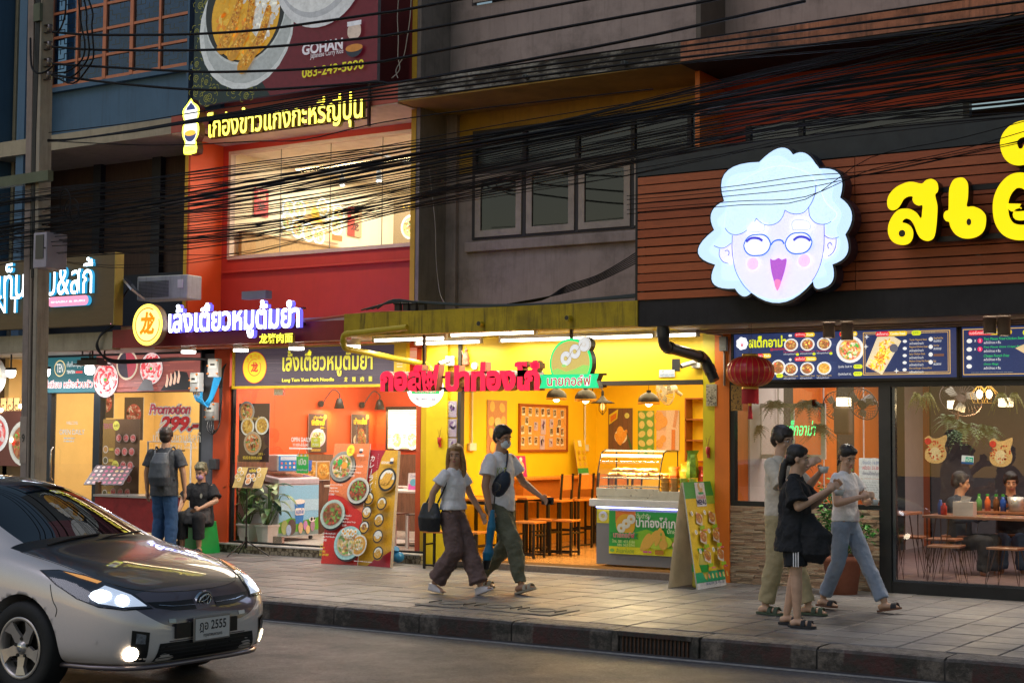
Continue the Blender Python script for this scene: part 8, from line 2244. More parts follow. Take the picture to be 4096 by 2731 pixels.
ST=[(2.285,.5,.4,.47,.2,.49,.3),(2.262,.58,.55,.53,.3,.57,.25),(2.2,.672,.665,.6,.38,.655,.215),(2.11,.725,.735,.665,.45,.715,.205),(1.98,.785,.8,.73,.5,.772,.2),(1.8,.845,.845,.8,.54,.83,.2),(1.55,.905,.868,.865,.56,.89,.2),(1.32,.952,.872,.905,.585,.935,.2),(1.15,.985,.872,.93,.62,.965,.19),(1.08,1.015,.872,.94,.64,.985,.19),(.78,1.165,.872,.96,.635,1.12,.18),(.45,1.325,.872,.975,.605,1.27,.18),(.27,1.395,.872,.98,.59,1.335,.18),(.2,1.415,.872,.985,.585,1.355,.18),(-.15,1.47,.872,.99,.58,1.41,.18),(-.7,1.47,.872,1.,.57,1.405,.18),(-1.2,1.39,.868,1.01,.54,1.33,.2),(-1.65,1.25,.85,1.01,.5,1.2,.22),(-1.95,1.12,.8,.97,.47,1.08,.26),(-2.12,.92,.74,.88,.42,.9,.3),(-2.17,.7,.6,.66,.3,.69,.4)]
def carbody():
 bm=bmesh.new();rows=[]
 for(x,zt,w,zs,wr,zr,zb)in ST:
  hood=x>1.12
  si=w-.1 if not hood else w*.9
  m7=((si+wr)/2+.01,zs+(zr-zs)*.5)if not hood else(w*.78,zs+(zr-zs)*.55)
  lo=min(.42,(zb+zs)/2);hi=min(.62,zb+(zs-zb)*.72)
  pr=[(0,zb),(w*.72,zb),(w*.955,zb+.035),(w*.998,lo),(w*1.,hi),(w*.985,zs-(.055 if x<2.2 else .03)),(si,zs),m7,(wr,zr),(wr*.5,zt-(zt-zr)*.22),(0,zt)]
  ring=[bm.verts.new((x,-y,z))for y,z in pr]+[bm.verts.new((x,y,z))for y,z in pr[-2:0:-1]]
  rows.append(ring)
 n=len(rows[0])
 for i in range(len(rows)-1):
  x=(ST[i][0]+ST[i+1][0])/2
  for j in range(n):
   f=bm.faces.new((rows[i][j],rows[i][(j+1)%n],rows[i+1][(j+1)%n],rows[i+1][j]))
   k=j if j<10 else 19-j
   f.smooth=True;f.material_index=0
   if k>=8 and .27<x<1.08 or(k==8 and .27<x<1.08):f.material_index=1
   elif k in(6,7)and-1.2<x<.6:f.material_index=2
   elif k>=7 and 1.15<x<2.11:f.material_index=3
   elif k>=6 and x>=2.11:f.material_index=4
   elif k>=8 and x<.27:f.material_index=5
   elif 1.08<x<1.15 and k>=7:f.material_index=6
 bm.faces.new(rows[0][::-1]);bm.faces.new(rows[-1])
 bmesh.ops.recalc_face_normals(bm,faces=bm.faces)
 me=bpy.data.meshes.new('cage');bm.to_mesh(me);bm.free()
 o=bpy.data.objects.new('cage',me);COL.objects.link(o)
 s_=o.modifiers.new('s','SUBSURF');s_.levels=3;s_.render_levels=3
 cuts=[]
 for sx in(1.35,-1.35):
  m=MB();m.cyl((sx,-1.2,.33),(sx,1.2,.33),.352,n=56,smooth=False);c=m.build('cut',CBK);cuts.append(c)
  b_=o.modifiers.new('b','BOOLEAN');b_.operation='DIFFERENCE';b_.object=c;b_.solver='EXACT'
 dg=bpy.context.evaluated_depsgraph_get();dg.update()
 ev=bpy.data.meshes.new_from_object(o.evaluated_get(dg))
 for c in cuts:bpy.data.objects.remove(c)
 bpy.data.objects.remove(o)
 return ev
cme=carbody()
car=thing('car','champagne hatchback with dark grey bonnet and lit headlights driving on the road','car',CO)
cv=[v.co.copy()for v in cme.vertices]
cbvh=BVHTree.FromPolygons(cv,[tuple(p.vertices)for p in cme.polygons])
mats6=[('body',CHAMP),('windscreen',CGL),('side_glass',CGL),('bonnet',WRAP),('nose_panel',NOSEM),('roof',WRAP),('cowl',CBK)]
for mi,(nm,mt)in enumerate(mats6):
 m=MB();used={}
 for p in cme.polygons:
  if p.material_index!=mi:continue
  f=[]
  for i in p.vertices:
   if i not in used:used[i]=len(m.v);m.v.append(cv[i])
   f.append(used[i])
  m.f.append(f);m.mi.append(0);m.c.append(None)
  cx=sum((cv[i]for i in p.vertices),V())/len(p.vertices)
  arch=abs(abs(cx.x)-1.35)<.36 and cx.z<.7 and abs((V((cx.x,0,cx.z))-V((math.copysign(1.35,cx.x),0,.33))).length-.352)<.004
  m.sm.append(not arch)
 if m.f:m.build(nm,mt,car)
def drape(pts,dirv,off,name,mat,parent=car,cuts=3,mirror=False,far=3.):
 d=V(dirv).normalized();pts=[V(p)for p in pts]
 u=d.cross(V((0,0,1))).normalized();w_=u.cross(d)
 flat=[(p.dot(u),p.dot(w_))for p in pts]
 bm=bmesh.new();c0=sum(pts,V())/len(pts);dep=c0.dot(d)
 vs=[bm.verts.new(u*a+w_*b+d*dep)for a,b in flat]
 for t3 in tess(flat):
  try:bm.faces.new([vs[i]for i in t3])
  except ValueError:pass
 bmesh.ops.subdivide_edges(bm,edges=bm.edges[:],cuts=cuts,use_grid_fill=True)
 for v in bm.verts:
  h=cbvh.ray_cast(v.co-d*far,d)
  if h[0]is not None:v.co=h[0]-d*off
 for f in bm.faces:f.smooth=True
 bm.normal_update()
 if sum(f.normal.dot(d)for f in bm.faces)>0:bmesh.ops.reverse_faces(bm,faces=bm.faces[:])
 if mirror:
  for v in bm.verts:v.co.y*=-1
  bmesh.ops.reverse_faces(bm,faces=bm.faces[:])
 me=bpy.data.meshes.new(name);bm.to_mesh(me);bm.free();me.materials.append(mat)
 return link(bpy.data.objects.new(name,me),parent)
FR=(-1,0,0)
f3=lambda pts:[(2.4,y,z)for y,z in pts]
HL_=[(2.17,-.455,.6),(2.09,-.63,.595),(1.98,-.745,.62),(1.85,-.81,.675),(1.7,-.85,.765),(1.56,-.86,.862),(1.68,-.8,.868),(1.84,-.72,.835),(1.98,-.63,.775),(2.09,-.53,.695)]
HD_=(-.78,.6,-.22)
sil=M('lamp_reflector',(.42,.44,.48),.18,metal=.9,var=.5,scale=30);dk=M('lamp_housing',(.05,.05,.06),.2)
HLE=E('headlamp_lit',(.86,.94,1.),12.);AMB=M('amber_lens',(.65,.22,.03),.15,coat=.5)
cg=glass('lamp_cover',(.92,.95,.97),.9,0.)
def ringp(c,a,b,n=14,d=HD_):
 d=V(d).normalized();u=d.cross(V((0,0,1))).normalized();w_=u.cross(d)
 return[V(c)+u*a*math.cos(2*PI*i/n)+w_*b*math.sin(2*PI*i/n)for i in range(n)]
def shrink(pts,k):
 c=sum((V(p)for p in pts),V())/len(pts);return[c+(V(p)-c)*k for p in pts]
for mir in(False,True):
 hd=drape(shrink(HL_,1.05),HD_,.003,'headlight',CBK,mirror=mir)
 drape(HL_,HD_,.006,'housing',dk,hd,mirror=mir)
 drape([(2.155,-.475,.612),(2.08,-.63,.61),(1.97,-.74,.64),(1.9,-.765,.69),(1.95,-.66,.76),(2.07,-.54,.69)],HD_,.009,'reflector',E('lamp_bowl_glow',(.66,.78,1.),.7,(.4,.4,.45)),hd,mirror=mir)  # bowl glows by itself; the lamps' reflected light is put into its emission
 for(c,a,b)in(((1.96,-.71,.69),.07,.042),((2.06,-.61,.655),.045,.04)):drape(ringp(c,a,b),HD_,.014,'lamp',HLE,hd,1,mir)
 drape([(1.7,-.8,.862),(1.84,-.725,.83),(1.93,-.665,.79),(1.91,-.69,.775),(1.8,-.755,.815)],HD_,.013,'indicator',E('amber_lit',(1.,.45,.12),.7,(.6,.2,.03)),hd,1,mir)
 drape(HL_,HD_,.022,'cover',cg,hd,mirror=mir)
 fg=drape(f3([(-.725,.265),(-.6,.255),(-.585,.455),(-.715,.475)]),(-1,.35,0),.004,'fog_lamp_recess',CBK,mirror=mir)  # black patch on the flush bumper, recess shade put into its colour
 drape(ringp((2.2,-.645,.315),.048,.048,18,(-1,.35,0)),(-1,.35,0),.012,'fog_lamp',E('fog_lit',(1.,.86,.62),14),fg,1,mir)
 drape(f3([(-.69,.385),(-.62,.38),(-.615,.44),(-.685,.455)]),(-1,.35,0),.008,'reflector',sil,fg,1,mir)
 gr=drape(f3([(-.1,.575),(-.3,.582),(-.45,.61),(-.5,.648),(-.28,.64),(-.1,.64)]),FR,.004,'upper_grille',CBK,mirror=mir)  # black patch on the nose, the grille's depth shown by colour alone
 drape(f3([(-.1,.604),(-.3,.608),(-.42,.624),(-.42,.628),(-.3,.613),(-.1,.609)]),FR,.01,'grille_bar',sil,gr,1,mir)
 drape(f3([(-.4,.53),(-.335,.528),(-.335,.502),(-.4,.504)]),(-1,.2,0),.003,'washer_cover',CHAMP if mir else M('teal_reflection_free',(.35,.34,.33),.2,metal=.6),car,1,mir)
lg=drape(f3([(-.5,.225),(.5,.225),(.455,.372),(-.455,.372)]),FR,.004,'lower_grille',CBK,cuts=4)  # flush black patch; its darkness gives the opening a recessed look
for i in range(5):
 z=.245+.025*i;drape(f3([(-.47+i*.004,z),(.47-i*.004,z),(.47-i*.004,z+.006),(-.47+i*.004,z+.006)]),FR,.012,'grille_slat',M('slat_dark',(.03,.03,.033),.3),lg,2)
drape(f3([(-.6,.375),(.6,.375),(.6,.382),(-.6,.382)]),FR,.002,'bumper_crease',NOSEM,cuts=4)
m=MB();lip=[]
for i in range(25):
 y=-.8+1.6*i/24;h=cbvh.ray_cast(V((4,y,.245)),V((-1,0,0)))
 if h[0]is not None:lip.append(h[0]+V((.004,0,-.028)))
m.tube(lip,.018,8);m.build('lower_lip',NOSEM,car)
h=cbvh.ray_cast(V((4,0,.635)),V((-1,0,0)))[0]
em=MB();em.prism(ellipse(0,0,.082,.062,28),-.012,.012);eo=em.build('emblem',M('chrome',(.6,.62,.65),.08,metal=1.),car);eo.location=h+V((.004,0,-.01));eo.rotation_euler=(0,R(-20),R(90))
em=MB();em.prism(ellipse(0,0,.072,.053,24),-.014,-.0125);em.build('emblem_back',CBK,eo)
em=MB()
for(a,b,cz)in((.058,.04,0),(.02,.038,0),(.046,.016,.016)):em.tube([V((a*math.cos(q*PI/10),-.018,cz+b*math.sin(q*PI/10)))for q in range(21)],.0045,5)
em.build('emblem_rings',MATS['chrome'],eo)
h=cbvh.ray_cast(V((4,0,.44)),V((-1,0,0)))[0]
pt=MB();pt.box(-.33,.27,0.,.02,-.045,.055);po=pt.build('plate_holder',CBK,car);po.location=h+V((.018,0.,0));po.rotation_euler=(0,0,R(90))
pt=MB();pt.box(-.18,.18,-.018,-.002,-.085,.085);p2=pt.build('plate_frame',M('plate_frame_grey',(.28,.27,.27),.3,metal=.6),po,bevel=.006)
s=Sheet(.335,.145,.002,bgc=(.78,.74,.73));s.text('ฎอ 2555',.035,.048,.3,.128,(.02,.02,.03),offset=.015);s.text('กรุงเทพมหานคร',.075,.012,.26,.038,(.03,.03,.04),offset=.01);s.build('number_plate',printmat('plate_print',0,.3,.04),p2,(-.1675,-.0205,-.0725))
def seam(p0s,dirv,r=.0035,name='shut_line'):
 m=MB();L=[]
 for p in spline(p0s,6):
  hh_=cbvh.ray_cast(p-V(dirv).normalized()*1.5,V(dirv).normalized())
  if hh_[0]is not None:L.append(hh_[0])
 if len(L)>2:m.tube(L,r,4);m.build(name,CBK,car)
seam([(1.14,-.7,1),(1.5,-.69,1),(1.8,-.66,1),(2.02,-.55,1),(2.12,-.38,1),(2.155,-.15,1),(2.16,0,1),(2.155,.15,1),(2.12,.38,1),(2.02,.55,1),(1.8,.66,1),(1.14,.7,1)],(0,0,-1))
seam([(1.62,-1,.76),(1.66,-1,.66),(1.7,-1,.6),(1.69,-1,.55)],(0,1,0));seam([(.7,-1,.92),(.72,-1,.6),(.7,-1,.28)],(0,1,0))
m=MB()
for q in(0.,.35):m.tube([V((1.13,-.45+q*1.2,.985)),V((1.09,-.2+q*1.1,1.018)),V((1.05,.1+q*1.2,1.035))],.008,5)
m.build('wiper',CBK,car)
drape(ringp((2.,-.78,.4),.014,.014,12,(-.5,1,0)),(-.5,1,0),.004,'parking_sensor',CHAMP,cuts=1)
m=MB();m.box(-1.9,1.,-.72,.72,.25,.8);m.box(.55,1.05,-.68,.68,.8,.93);m.build('dashboard',CBK,car)
for sy in(-.36,.36):
 m=MB();m.obox((-.15,sy,.98),(.14,.48,.62),(0,-.2,0));m.ell((-.25,sy,1.29),(.06,.12,.09));m.build('seat',M('seat_cloth',(.04,.04,.045),.8),car,bevel=.03)
m=MB();m.tube([V((.42+.02*math.cos(q*PI/10),-.36+.18*math.cos(q*PI/10),.93+.17*math.sin(q*PI/10)))for q in range(21)],.014,6);m.build('steering_wheel',CBK,car)
for sy in(-1,1):
 m=MB();m.ell((.42,sy*.96,.94),(.07,.11,.07),n=16);m.cyl((.42,sy*.82,.92),(.42,sy*.92,.93),.02,n=8);m.build('door_mirror',CHAMP,car)
RIM=M('silver_wheel_cover',(.5,.45,.42),.32,metal=.6,coat=.3);TYR=M('tyre_rubber',(.012,.012,.013),.75,bmp=.2)
def wheel(x,sy):
 wt=MB();ax=Matrix.Translation(V((x,sy*.765,.315)))@Euler((R(90)*sy,0,0)).to_matrix().to_4x4()
 wt.lathe([(.2,-.1),(.27,-.105),(.305,-.095),(.315,-.07),(.316,0.),(.315,.07),(.305,.09),(.27,.1),(.215,.094),(.205,.08),(.2,0.),(.2,-.1)][::-1],n=48,mat=ax@Matrix.Diagonal((1,1,-1,1)))
 wo_=wt.build('wheel',TYR,car)
 mz=ax@Matrix.Diagonal((1,1,-1,1))
 r_=MB();r_.lathe([(.212,.098),(.205,.104),(.192,.1),(.182,.085),(.18,.03)],n=48,mat=mz)
 for k in range(5):
  a0=2*PI*k/5+.3;pts=[]
  for(rr,da,zz)in((.02,-1.2,.075),(.075,-.5,.08),(.13,-.22,.088),(.19,-.34,.098),(.19,.2,.098),(.13,.24,.088),(.075,.52,.08),(.02,1.2,.075)):pts.append(mz@V((rr*math.cos(a0+da),rr*math.sin(a0+da),zz)))
  lo_=[p-(mz.to_3x3()@V((0,0,.025)))for p in pts];r_.add(pts+lo_,[(0,1,6,7),(1,2,5,6),(2,3,4,5)]+[(i,i+8,(i+1)%8+8,(i+1)%8)for i in range(8)],0)
 r_.lathe([(0.,.098),(.032,.096),(.04,.086),(.05,.076)],n=20,mat=mz);r_.build('rim',RIM,wo_)
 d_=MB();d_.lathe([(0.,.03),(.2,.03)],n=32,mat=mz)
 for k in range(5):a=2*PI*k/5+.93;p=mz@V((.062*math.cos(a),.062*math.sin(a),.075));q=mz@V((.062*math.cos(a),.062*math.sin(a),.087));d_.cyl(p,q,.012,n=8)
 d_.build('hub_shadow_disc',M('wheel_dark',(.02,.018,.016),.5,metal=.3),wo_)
 w2=MB();w2.lathe([(0.,.099),(.02,.1005),(.024,.098)],n=16,mat=mz);w2.build('centre_cap',MATS['chrome'],wo_)
for x in(1.35,-1.35):
 for sy in(-1,1):wheel(x,sy)
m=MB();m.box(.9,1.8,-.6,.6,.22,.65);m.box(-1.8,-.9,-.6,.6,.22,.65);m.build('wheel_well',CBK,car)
for sy in(-.62,.62):
 l=bpy.data.lights.new('headlamp_beam','SPOT');l.energy=60;l.spot_size=R(70);l.spot_blend=.8;l.color=(.9,.95,1.);l.shadow_soft_size=.05
 o=link(bpy.data.objects.new('headlamp_beam',l),car);o.location=(2.3,sy,.6);o.rotation_euler=Euler((0,R(-80),0)).to_matrix().to_euler()
# ====== PEOPLE
SKIN={k:M('skin_'+k,c,.5,var=.1,scale=14,sub=0.,bmp=.05,bscale=150)for k,c in(('tan',(.42,.22,.13)),('light',(.56,.34,.23)),('mid',(.48,.27,.17)))}
HAIRB=M('black_hair',(.012,.009,.009),.38,var=.5,scale=60,bmp=.5,bscale=120);HAIRL=M('blonde_brown_hair',(.3,.16,.06),.4,var=.45,scale=30,bmp=.5,bscale=120);HAIRG=M('streaked_grey_hair',(.16,.15,.09),.5,var=.7,scale=45,bmp=.6,bscale=100)
CL=bpy.data.textures.new('folds','CLOUDS');CL.noise_scale=.11;CL.noise_depth=3
EYEW=M('eye_white',(.6,.58,.55),.3);EYEB=M('eye_dark',(.01,.008,.008),.2);LIPM=M('lips',(.38,.1,.09),.4)
def fuse(m,name,mat,par,vox=.01,fold=0.,it=3):
 o=m.build(name,mat,par);r_=o.modifiers.new('r','REMESH');r_.mode='VOXEL';r_.voxel_size=vox;r_.use_smooth_shade=True
 s_=o.modifiers.new('s','SMOOTH');s_.iterations=it;s_.factor=.5
 if fold:
  d=o.modifiers.new('d','DISPLACE');d.texture=CL;d.strength=fold;d.mid_level=.5;d.texture_coords='LOCAL'
 dg=bpy.context.evaluated_depsgraph_get();dg.update()
 me=bpy.data.meshes.new_from_object(o.evaluated_get(dg));o.modifiers.clear();old=o.data;o.data=me;bpy.data.meshes.remove(old);me.name=name
 if not me.materials:me.materials.append(mat)
 return o
def cap(m,p,q,r0,r1,n=12):
 m.cyl(p,q,r0,r1,n=n);m.ell(p,r0*.995,n=n);m.ell(q,r1*.995,n=n)
def loft(m,rings,n=22):
 vs=[]
 for(c,rf,rs_)in rings:
  for i in range(n):a=2*PI*i/n;vs.append(V(c)+V((rf*math.cos(a),rs_*math.sin(a),0)))
 k=len(rings);m.add(vs,[(j*n+i,j*n+(i+1)%n,(j+1)*n+(i+1)%n,(j+1)*n+i)for j in range(k-1)for i in range(n)]+[tuple(range(n))[::-1],tuple(range((k-1)*n,k*n))])
def lerp(a,b,t):return V(a)+(V(b)-V(a))*t
def hand(m,wr,d,nrm,sgn,curl=.5):
 d=V(d).normalized();nrm=V(nrm);nrm=(nrm-d*nrm.dot(d)).normalized();sd=d.cross(nrm)*sgn
 pc=V(wr)+d*.05;cap(m,V(wr),pc+d*.02,.022,.026,10);m.ell(pc+sd*.016,.022,n=8);m.ell(pc-sd*.016,.022,n=8)
 for i,(o,L)in enumerate(((.03,.06),(.011,.07),(-.009,.066),(-.028,.052))):
  b0=V(wr)+d*.088+sd*o;k1=b0+d*L*.5-nrm*L*.3*curl*2;k2=k1+(d*(1-curl)-nrm*curl).normalized()*L*.5
  cap(m,b0-d*.02,k1,.0095,.0088,8);cap(m,k1,k2,.0088,.0075,8)
 t0=V(wr)+d*.03+sd*.028;t1=t0+(d+sd*.9-nrm*.3).normalized()*.035;cap(m,t0,t1,.012,.01,8);cap(m,t1,t1+(d-nrm*.3).normalized()*.028,.01,.008,8)
def person(label,loc,rz,S=1.,legs=None,arms=None,yaw=0,pitch=0,skin='mid',hair='short',haircol=None,top=None,bot=None,shoe=None,vox=.009,lean=0.,hipz=.92,female=False,group=None,noleg=False,seatd=False):
 t=thing('person',label,'person',loc,rz,group)
 t.scale=(S,)*3
 sk=SKIN[skin];hair_m=haircol or HAIRB
 sw=.165 if female else .19;hw_=.16 if female else .155
 pel=V((0,0,hipz));che=V((lean*.6,0,hipz+.34));sho=V((lean,0,hipz+.48));nk=V((lean*1.08+.01,0,hipz+.56));hc=V((lean*1.15+.03,0,hipz+.675))
 hm=Matrix.Translation(hc)@Euler((0,R(pitch),R(yaw))).to_matrix().to_4x4()
 B=MB()
 loft(B,[(pel+V((0,0,-.08)),.1,.14),(pel,.105,hw_),(lerp(pel,che,.45),.085,.118 if female else .135),(che,.1,.145),(sho+V((0,0,-.04)),.085,sw-.02),(sho+V((0,0,.03)),.05,.09)])
 cap(B,sho+V((0,0,0.)),nk+V((.01,0,.06)),.064,.057)
 def H(x,y,z):return hm@V((x,y,z))
 B.ell(H(-.012,0,.035),(.098,.078,.095),(0,R(pitch),R(yaw)),16);B.ell(H(.022,0,-.035),(.07,.062,.082),(0,R(pitch),R(yaw)),14);B.ell(H(.055,0,-.085),.032,n=10)
 cap(B,H(.088,0,.01),H(.106,0,-.028),.009,.014,8);B.ell(H(.086,0,-.062),(.014,.026,.013),(0,0,R(yaw)),8);B.ell(H(.075,0,.028),(.016,.055,.012),(0,0,R(yaw)),8)
 for sy in(-1,1):B.ell(H(-.005,sy*.078,-.01),(.02,.01,.032),(0,0,R(yaw)),8);B.ell(H(.062,sy*.04,-.03),(.02,.024,.024),n=8)
 LG=legs or{-1:((.02,-.1,.48),(-.02,-.1,.08)),1:((.02,.1,.48),(-.02,.1,.08))}
 for sy,(k,a)in LG.items():
  h0=pel+V((0,sy*.085,-.03));k=V(k);a=V(a)
  cap(B,h0,k,.085,.056,14);cap(B,lerp(k,a,0.),lerp(k,a,.32),.054,.056,12);cap(B,lerp(k,a,.32),a+V((0,0,.02)),.056,.036,12)
  fd=V((math.cos(0),0,0));pt_=(shoe or{}).get('pitch',{}).get(sy,0);fdir=V((math.cos(pt_),.1*sy,-math.sin(pt_)));
  B.ell(a+V((-.035,0,-.045)),(.04,.034,.034),n=10);cap(B,a+V((0.,0,-.03)),a+fdir*.13+V((0,0,-.055)),.036,.024,10)
  for q in range(5):cap(B,a+fdir*.13+V((0,(q-2)*.014,-.056)),a+fdir*(.175-.008*abs(q-(1 if sy>0 else 3)))+V((0,(q-2)*.015,-.062)),.011,.01,6)
 AR=arms or{-1:((0,-.26,1.12),(.05,-.27,.86)),1:((0,.26,1.12),(.05,.27,.86))}
 for sy,ar in AR.items():
  s0=sho+V((0,sy*sw,-.03));e,w_=V(ar[0]),V(ar[1]);cu=ar[2]if len(ar)>2 else .35;nr=ar[3]if len(ar)>3 else(0,sy*1.,.1)
  B.ell(s0,.058,n=12);cap(B,s0,e,.05,.04,12);cap(B,e,lerp(e,w_,.3),.04,.04,10);cap(B,lerp(e,w_,.3),w_,.04,.026,10)
  hand(B,w_,w_-e+(V((0,0,-.05))if cu<.5 else V()),nr,sy,cu)
 fuse(B,'body',sk,t,vox)
 F=MB()
 for sy in(-1,1):F.ell(H(.079,sy*.031,.004),(.008,.014,.006),(0,0,R(yaw)),8);F.ell(H(.0845,sy*.031,.004),(.005,.0075,.0062),(0,0,R(yaw)),8,mi=1);F.tube([H(.086,sy*.014,.024),H(.088,sy*.032,.03),H(.078,sy*.052,.024)],.0038,5,mi=1)
 F.build('eyes',[EYEW,EYEB],t)
 F=MB();F.ell(H(.0965,0,-.062),(.008,.022,.008),(0,0,R(yaw)),8);F.build('mouth',LIPM,t)
 hh_=MB();E3=(0,R(pitch),R(yaw))
 hh_.ell(H(-.022,0,.052),(.103,.09,.092),E3,16);hh_.ell(H(-.055,0,0.),(.068,.082,.085),E3,14);hh_.ell(H(.022,.01,.085),(.066,.074,.042),E3,12)
 if hair=='short':hh_.ell(H(-.06,0,-.035),(.045,.062,.05),E3,12);[hh_.ell(H(0.,sy*.075,.03),(.045,.016,.045),E3,10)for sy in(-1,1)]
 if hair=='fringe':hh_.ell(H(-.06,0,-.03),(.045,.065,.055),E3,12);hh_.ell(H(.055,0.,.062),(.034,.066,.034),E3,12);[hh_.ell(H(.01,sy*.076,.025),(.055,.018,.05),E3,10)for sy in(-1,1)]
 if hair=='receding':hh_.ell(H(-.06,0,-.03),(.045,.064,.05),E3,12);[hh_.ell(H(0.,sy*.072,.02),(.04,.016,.04),E3,10)for sy in(-1,1)]
 if hair=='long':
  for sy in(-1,1):
   pts=[H(.02,sy*.072,.07),H(.015,sy*.086,-.02),H(-.015,sy*.09,-.11),H(-.02,sy*.095,-.2),H(0.,sy*.09,-.245)]
   for a,b,r0,r1 in zip(pts,pts[1:],(.026,.03,.034,.03),(.03,.034,.03,.012)):cap(hh_,a,b,r0,r1,10)
  cap(hh_,H(-.07,0,0.),H(-.085,0,-.19),.065,.055)
 if hair=='ponytail':
  hh_.ell(H(-.095,0,.01),.035,n=10);pts=[H(-.1,0,0.),H(-.125,-.01,-.08),H(-.125,-.015,-.2),H(-.105,-.02,-.34),H(-.09,-.02,-.43)]
  for a,b,r0,r1 in zip(pts,pts[1:],(.026,.034,.038,.028),(.034,.038,.028,.008)):cap(hh_,a,b,r0,r1,10)
 if hair=='tied':
  hh_.ell(H(-.1,0,0.),.04,n=10);[cap(hh_,H(-.105,0,0),H(-.12-.02*q,.015*(q-1),-.12-.02*q),.03,.012,8)for q in range(3)]
 if hair=='tufts':
  for q in range(26):a=q*2.4;u=.25+.7*(q/26);hh_.ell(H(-.02+.1*math.cos(a)*u,.088*math.sin(a)*u,.125-.07*u*u+.008*(q%3)),(.026,.018,.03),(q,a,0),8)
 fuse(hh_,'hair',hair_m,t,vox*.9,.012,1)
 if top:
  T=MB();L=top.get('loose',.015);hz=top.get('hem',hipz-.04);fr_=top.get('flare',0.)
  rr=[(V((0,0,hz)),.118+L+fr_,.16+L+fr_),(V((0.,0,(hz+hipz+.16)/2)),.112+L+fr_*.7,.152+L+fr_*.7),(lerp(pel,che,.45),.1+L,(.135 if female else .15)+L),(che,.113+L*.7,.16+L*.7),(sho+V((0,0,-.045)),.092+L*.4,sw-.005),(sho+V((0,0,.025)),.064,.105),(sho+V((0.,0,.05)),.058,.066)]
  loft(T,rr,26)
  fs=top.get('sleeve',.7)
  for sy,ar in AR.items():
   s0=sho+V((0,sy*sw,-.03));e,w_=V(ar[0]),V(ar[1]);T.ell(s0,.066,n=12)
   if fs<=1:T.cyl(s0,lerp(s0,e,fs),.066,.062+L,n=16)
   else:cap(T,s0,e,.064,.056);T.cyl(e,lerp(e,w_,fs-1),.055,.044,n=14)
  fuse(T,'shirt',top['mat'],t,vox,top.get('fold',.035),2)
 if bot:
  T=MB();f=bot.get('to',.97);r0,r1,r2=bot.get('r',(.1,.075,.07))
  loft(T,[(pel+V((0,0,-.12)),.105,.15),(pel+V((0,0,-.02)),.115,hw_+.012),(pel+V((0,0,.09)),.097,.14 if not female else .126)])
  for sy,(k,a)in LG.items():
   h0=pel+V((0,sy*.082,-.05));k=V(k);a=V(a)
   if f<=.5:T.ell(h0,r0,n=12);T.cyl(h0,lerp(h0,k,f*2),r0,r1,n=18)
   else:T.ell(h0,r0,n=14);T.cyl(h0,k,r0,r1,n=18);T.ell(k,r1,n=14);T.cyl(k,lerp(k,a,(f-.5)*2),r1,r2,n=18)
  fuse(T,'trousers' if f>.5 else 'shorts',bot['mat'],t,vox,bot.get('fold',.04),2)
 if shoe:
  for sy,(k,a)in LG.items():
   a=V(a);p_=shoe.get('pitch',{}).get(sy,0);mt=Matrix.Translation(a)@Euler((0,p_,R(6)*sy)).to_matrix().to_4x4();Q=MB()
   if shoe['kind']=='sneaker':
    loft(Q,[(V((.035,0,-.085)),.13,.045),(V((.035,0,-.06)),.128,.044),(V((.02,0,-.035)),.105,.04),(V((-.03,0,0.)),.055,.038)],18)
    Q.v=[mt@v for v in Q.v];fuse(Q,'shoe',shoe['mat'],t,.008)
   else:
    o_=[(-.085,-.02),(-.07,-.038),(0.,-.036),(.08,-.046),(.15,-.044),(.185,-.015),(.18,.02),(.14,.046),(.06,.044),(-.02,.036),(-.07,.036)]
    o_=[tuple(v.xy)for v in spline([(x,y,0)for x,y in o_],2,True)];n_=len(o_)
    vs=[V((x,y,-.085))for x,y in o_]+[V((x,y,-.065))for x,y in o_]
    Q.add([mt@v for v in vs],[tuple(range(n_))[::-1],tuple(range(n_,2*n_))]+[(i,(i+1)%n_,n_+(i+1)%n_,n_+i)for i in range(n_)])
    sh_=Q.build('sandal',shoe.get('sole',shoe['mat']),t);Q=MB()
    for xx in shoe.get('straps',(.05,.115)):
     for dx_ in(0,.013,.026):Q.tube([mt@V((xx+dx_,.044*math.cos(q*PI/8),-.068+.052*math.sin(q*PI/8)))for q in range(9)],.008,6)
    Q.build('strap',shoe['mat'],sh_)
 t['_h']=0;del t['_h']
 return t,H,sho,pel
def cloth(name,col,**k):return M(name,col,.85,var=.14,scale=5,bmp=1.,bscale=11,**k)
WT=cloth('white_cotton',(.84,.81,.82));MAU=cloth('mauve_trousers',(.155,.095,.085));OLV=cloth('olive_trousers',(.125,.125,.08));CRS=cloth('cream_shirt',(.62,.55,.45));KHK=cloth('khaki_trousers',(.42,.34,.19));BLT=cloth('black_cotton',(.012,.013,.017));JNS=cloth('light_jeans',(.27,.32,.42));DJN=cloth('blue_jeans',(.03,.085,.2));GRS=cloth('dark_grey_shirt',(.05,.055,.065));SAN=M('dark_sandal',(.02,.02,.025),.6);WSH=M('white_shoe',(.62,.56,.55),.5);TSH=M('tan_sandal',(.4,.34,.25),.6);GSH=M('green_sandal',(.06,.085,.05),.6);BRS=M('cork_sole',(.16,.07,.04),.8)
MASK=M('white_mask',(.66,.7,.72),.7);PMASK=M('lilac_mask',(.48,.3,.52),.7)
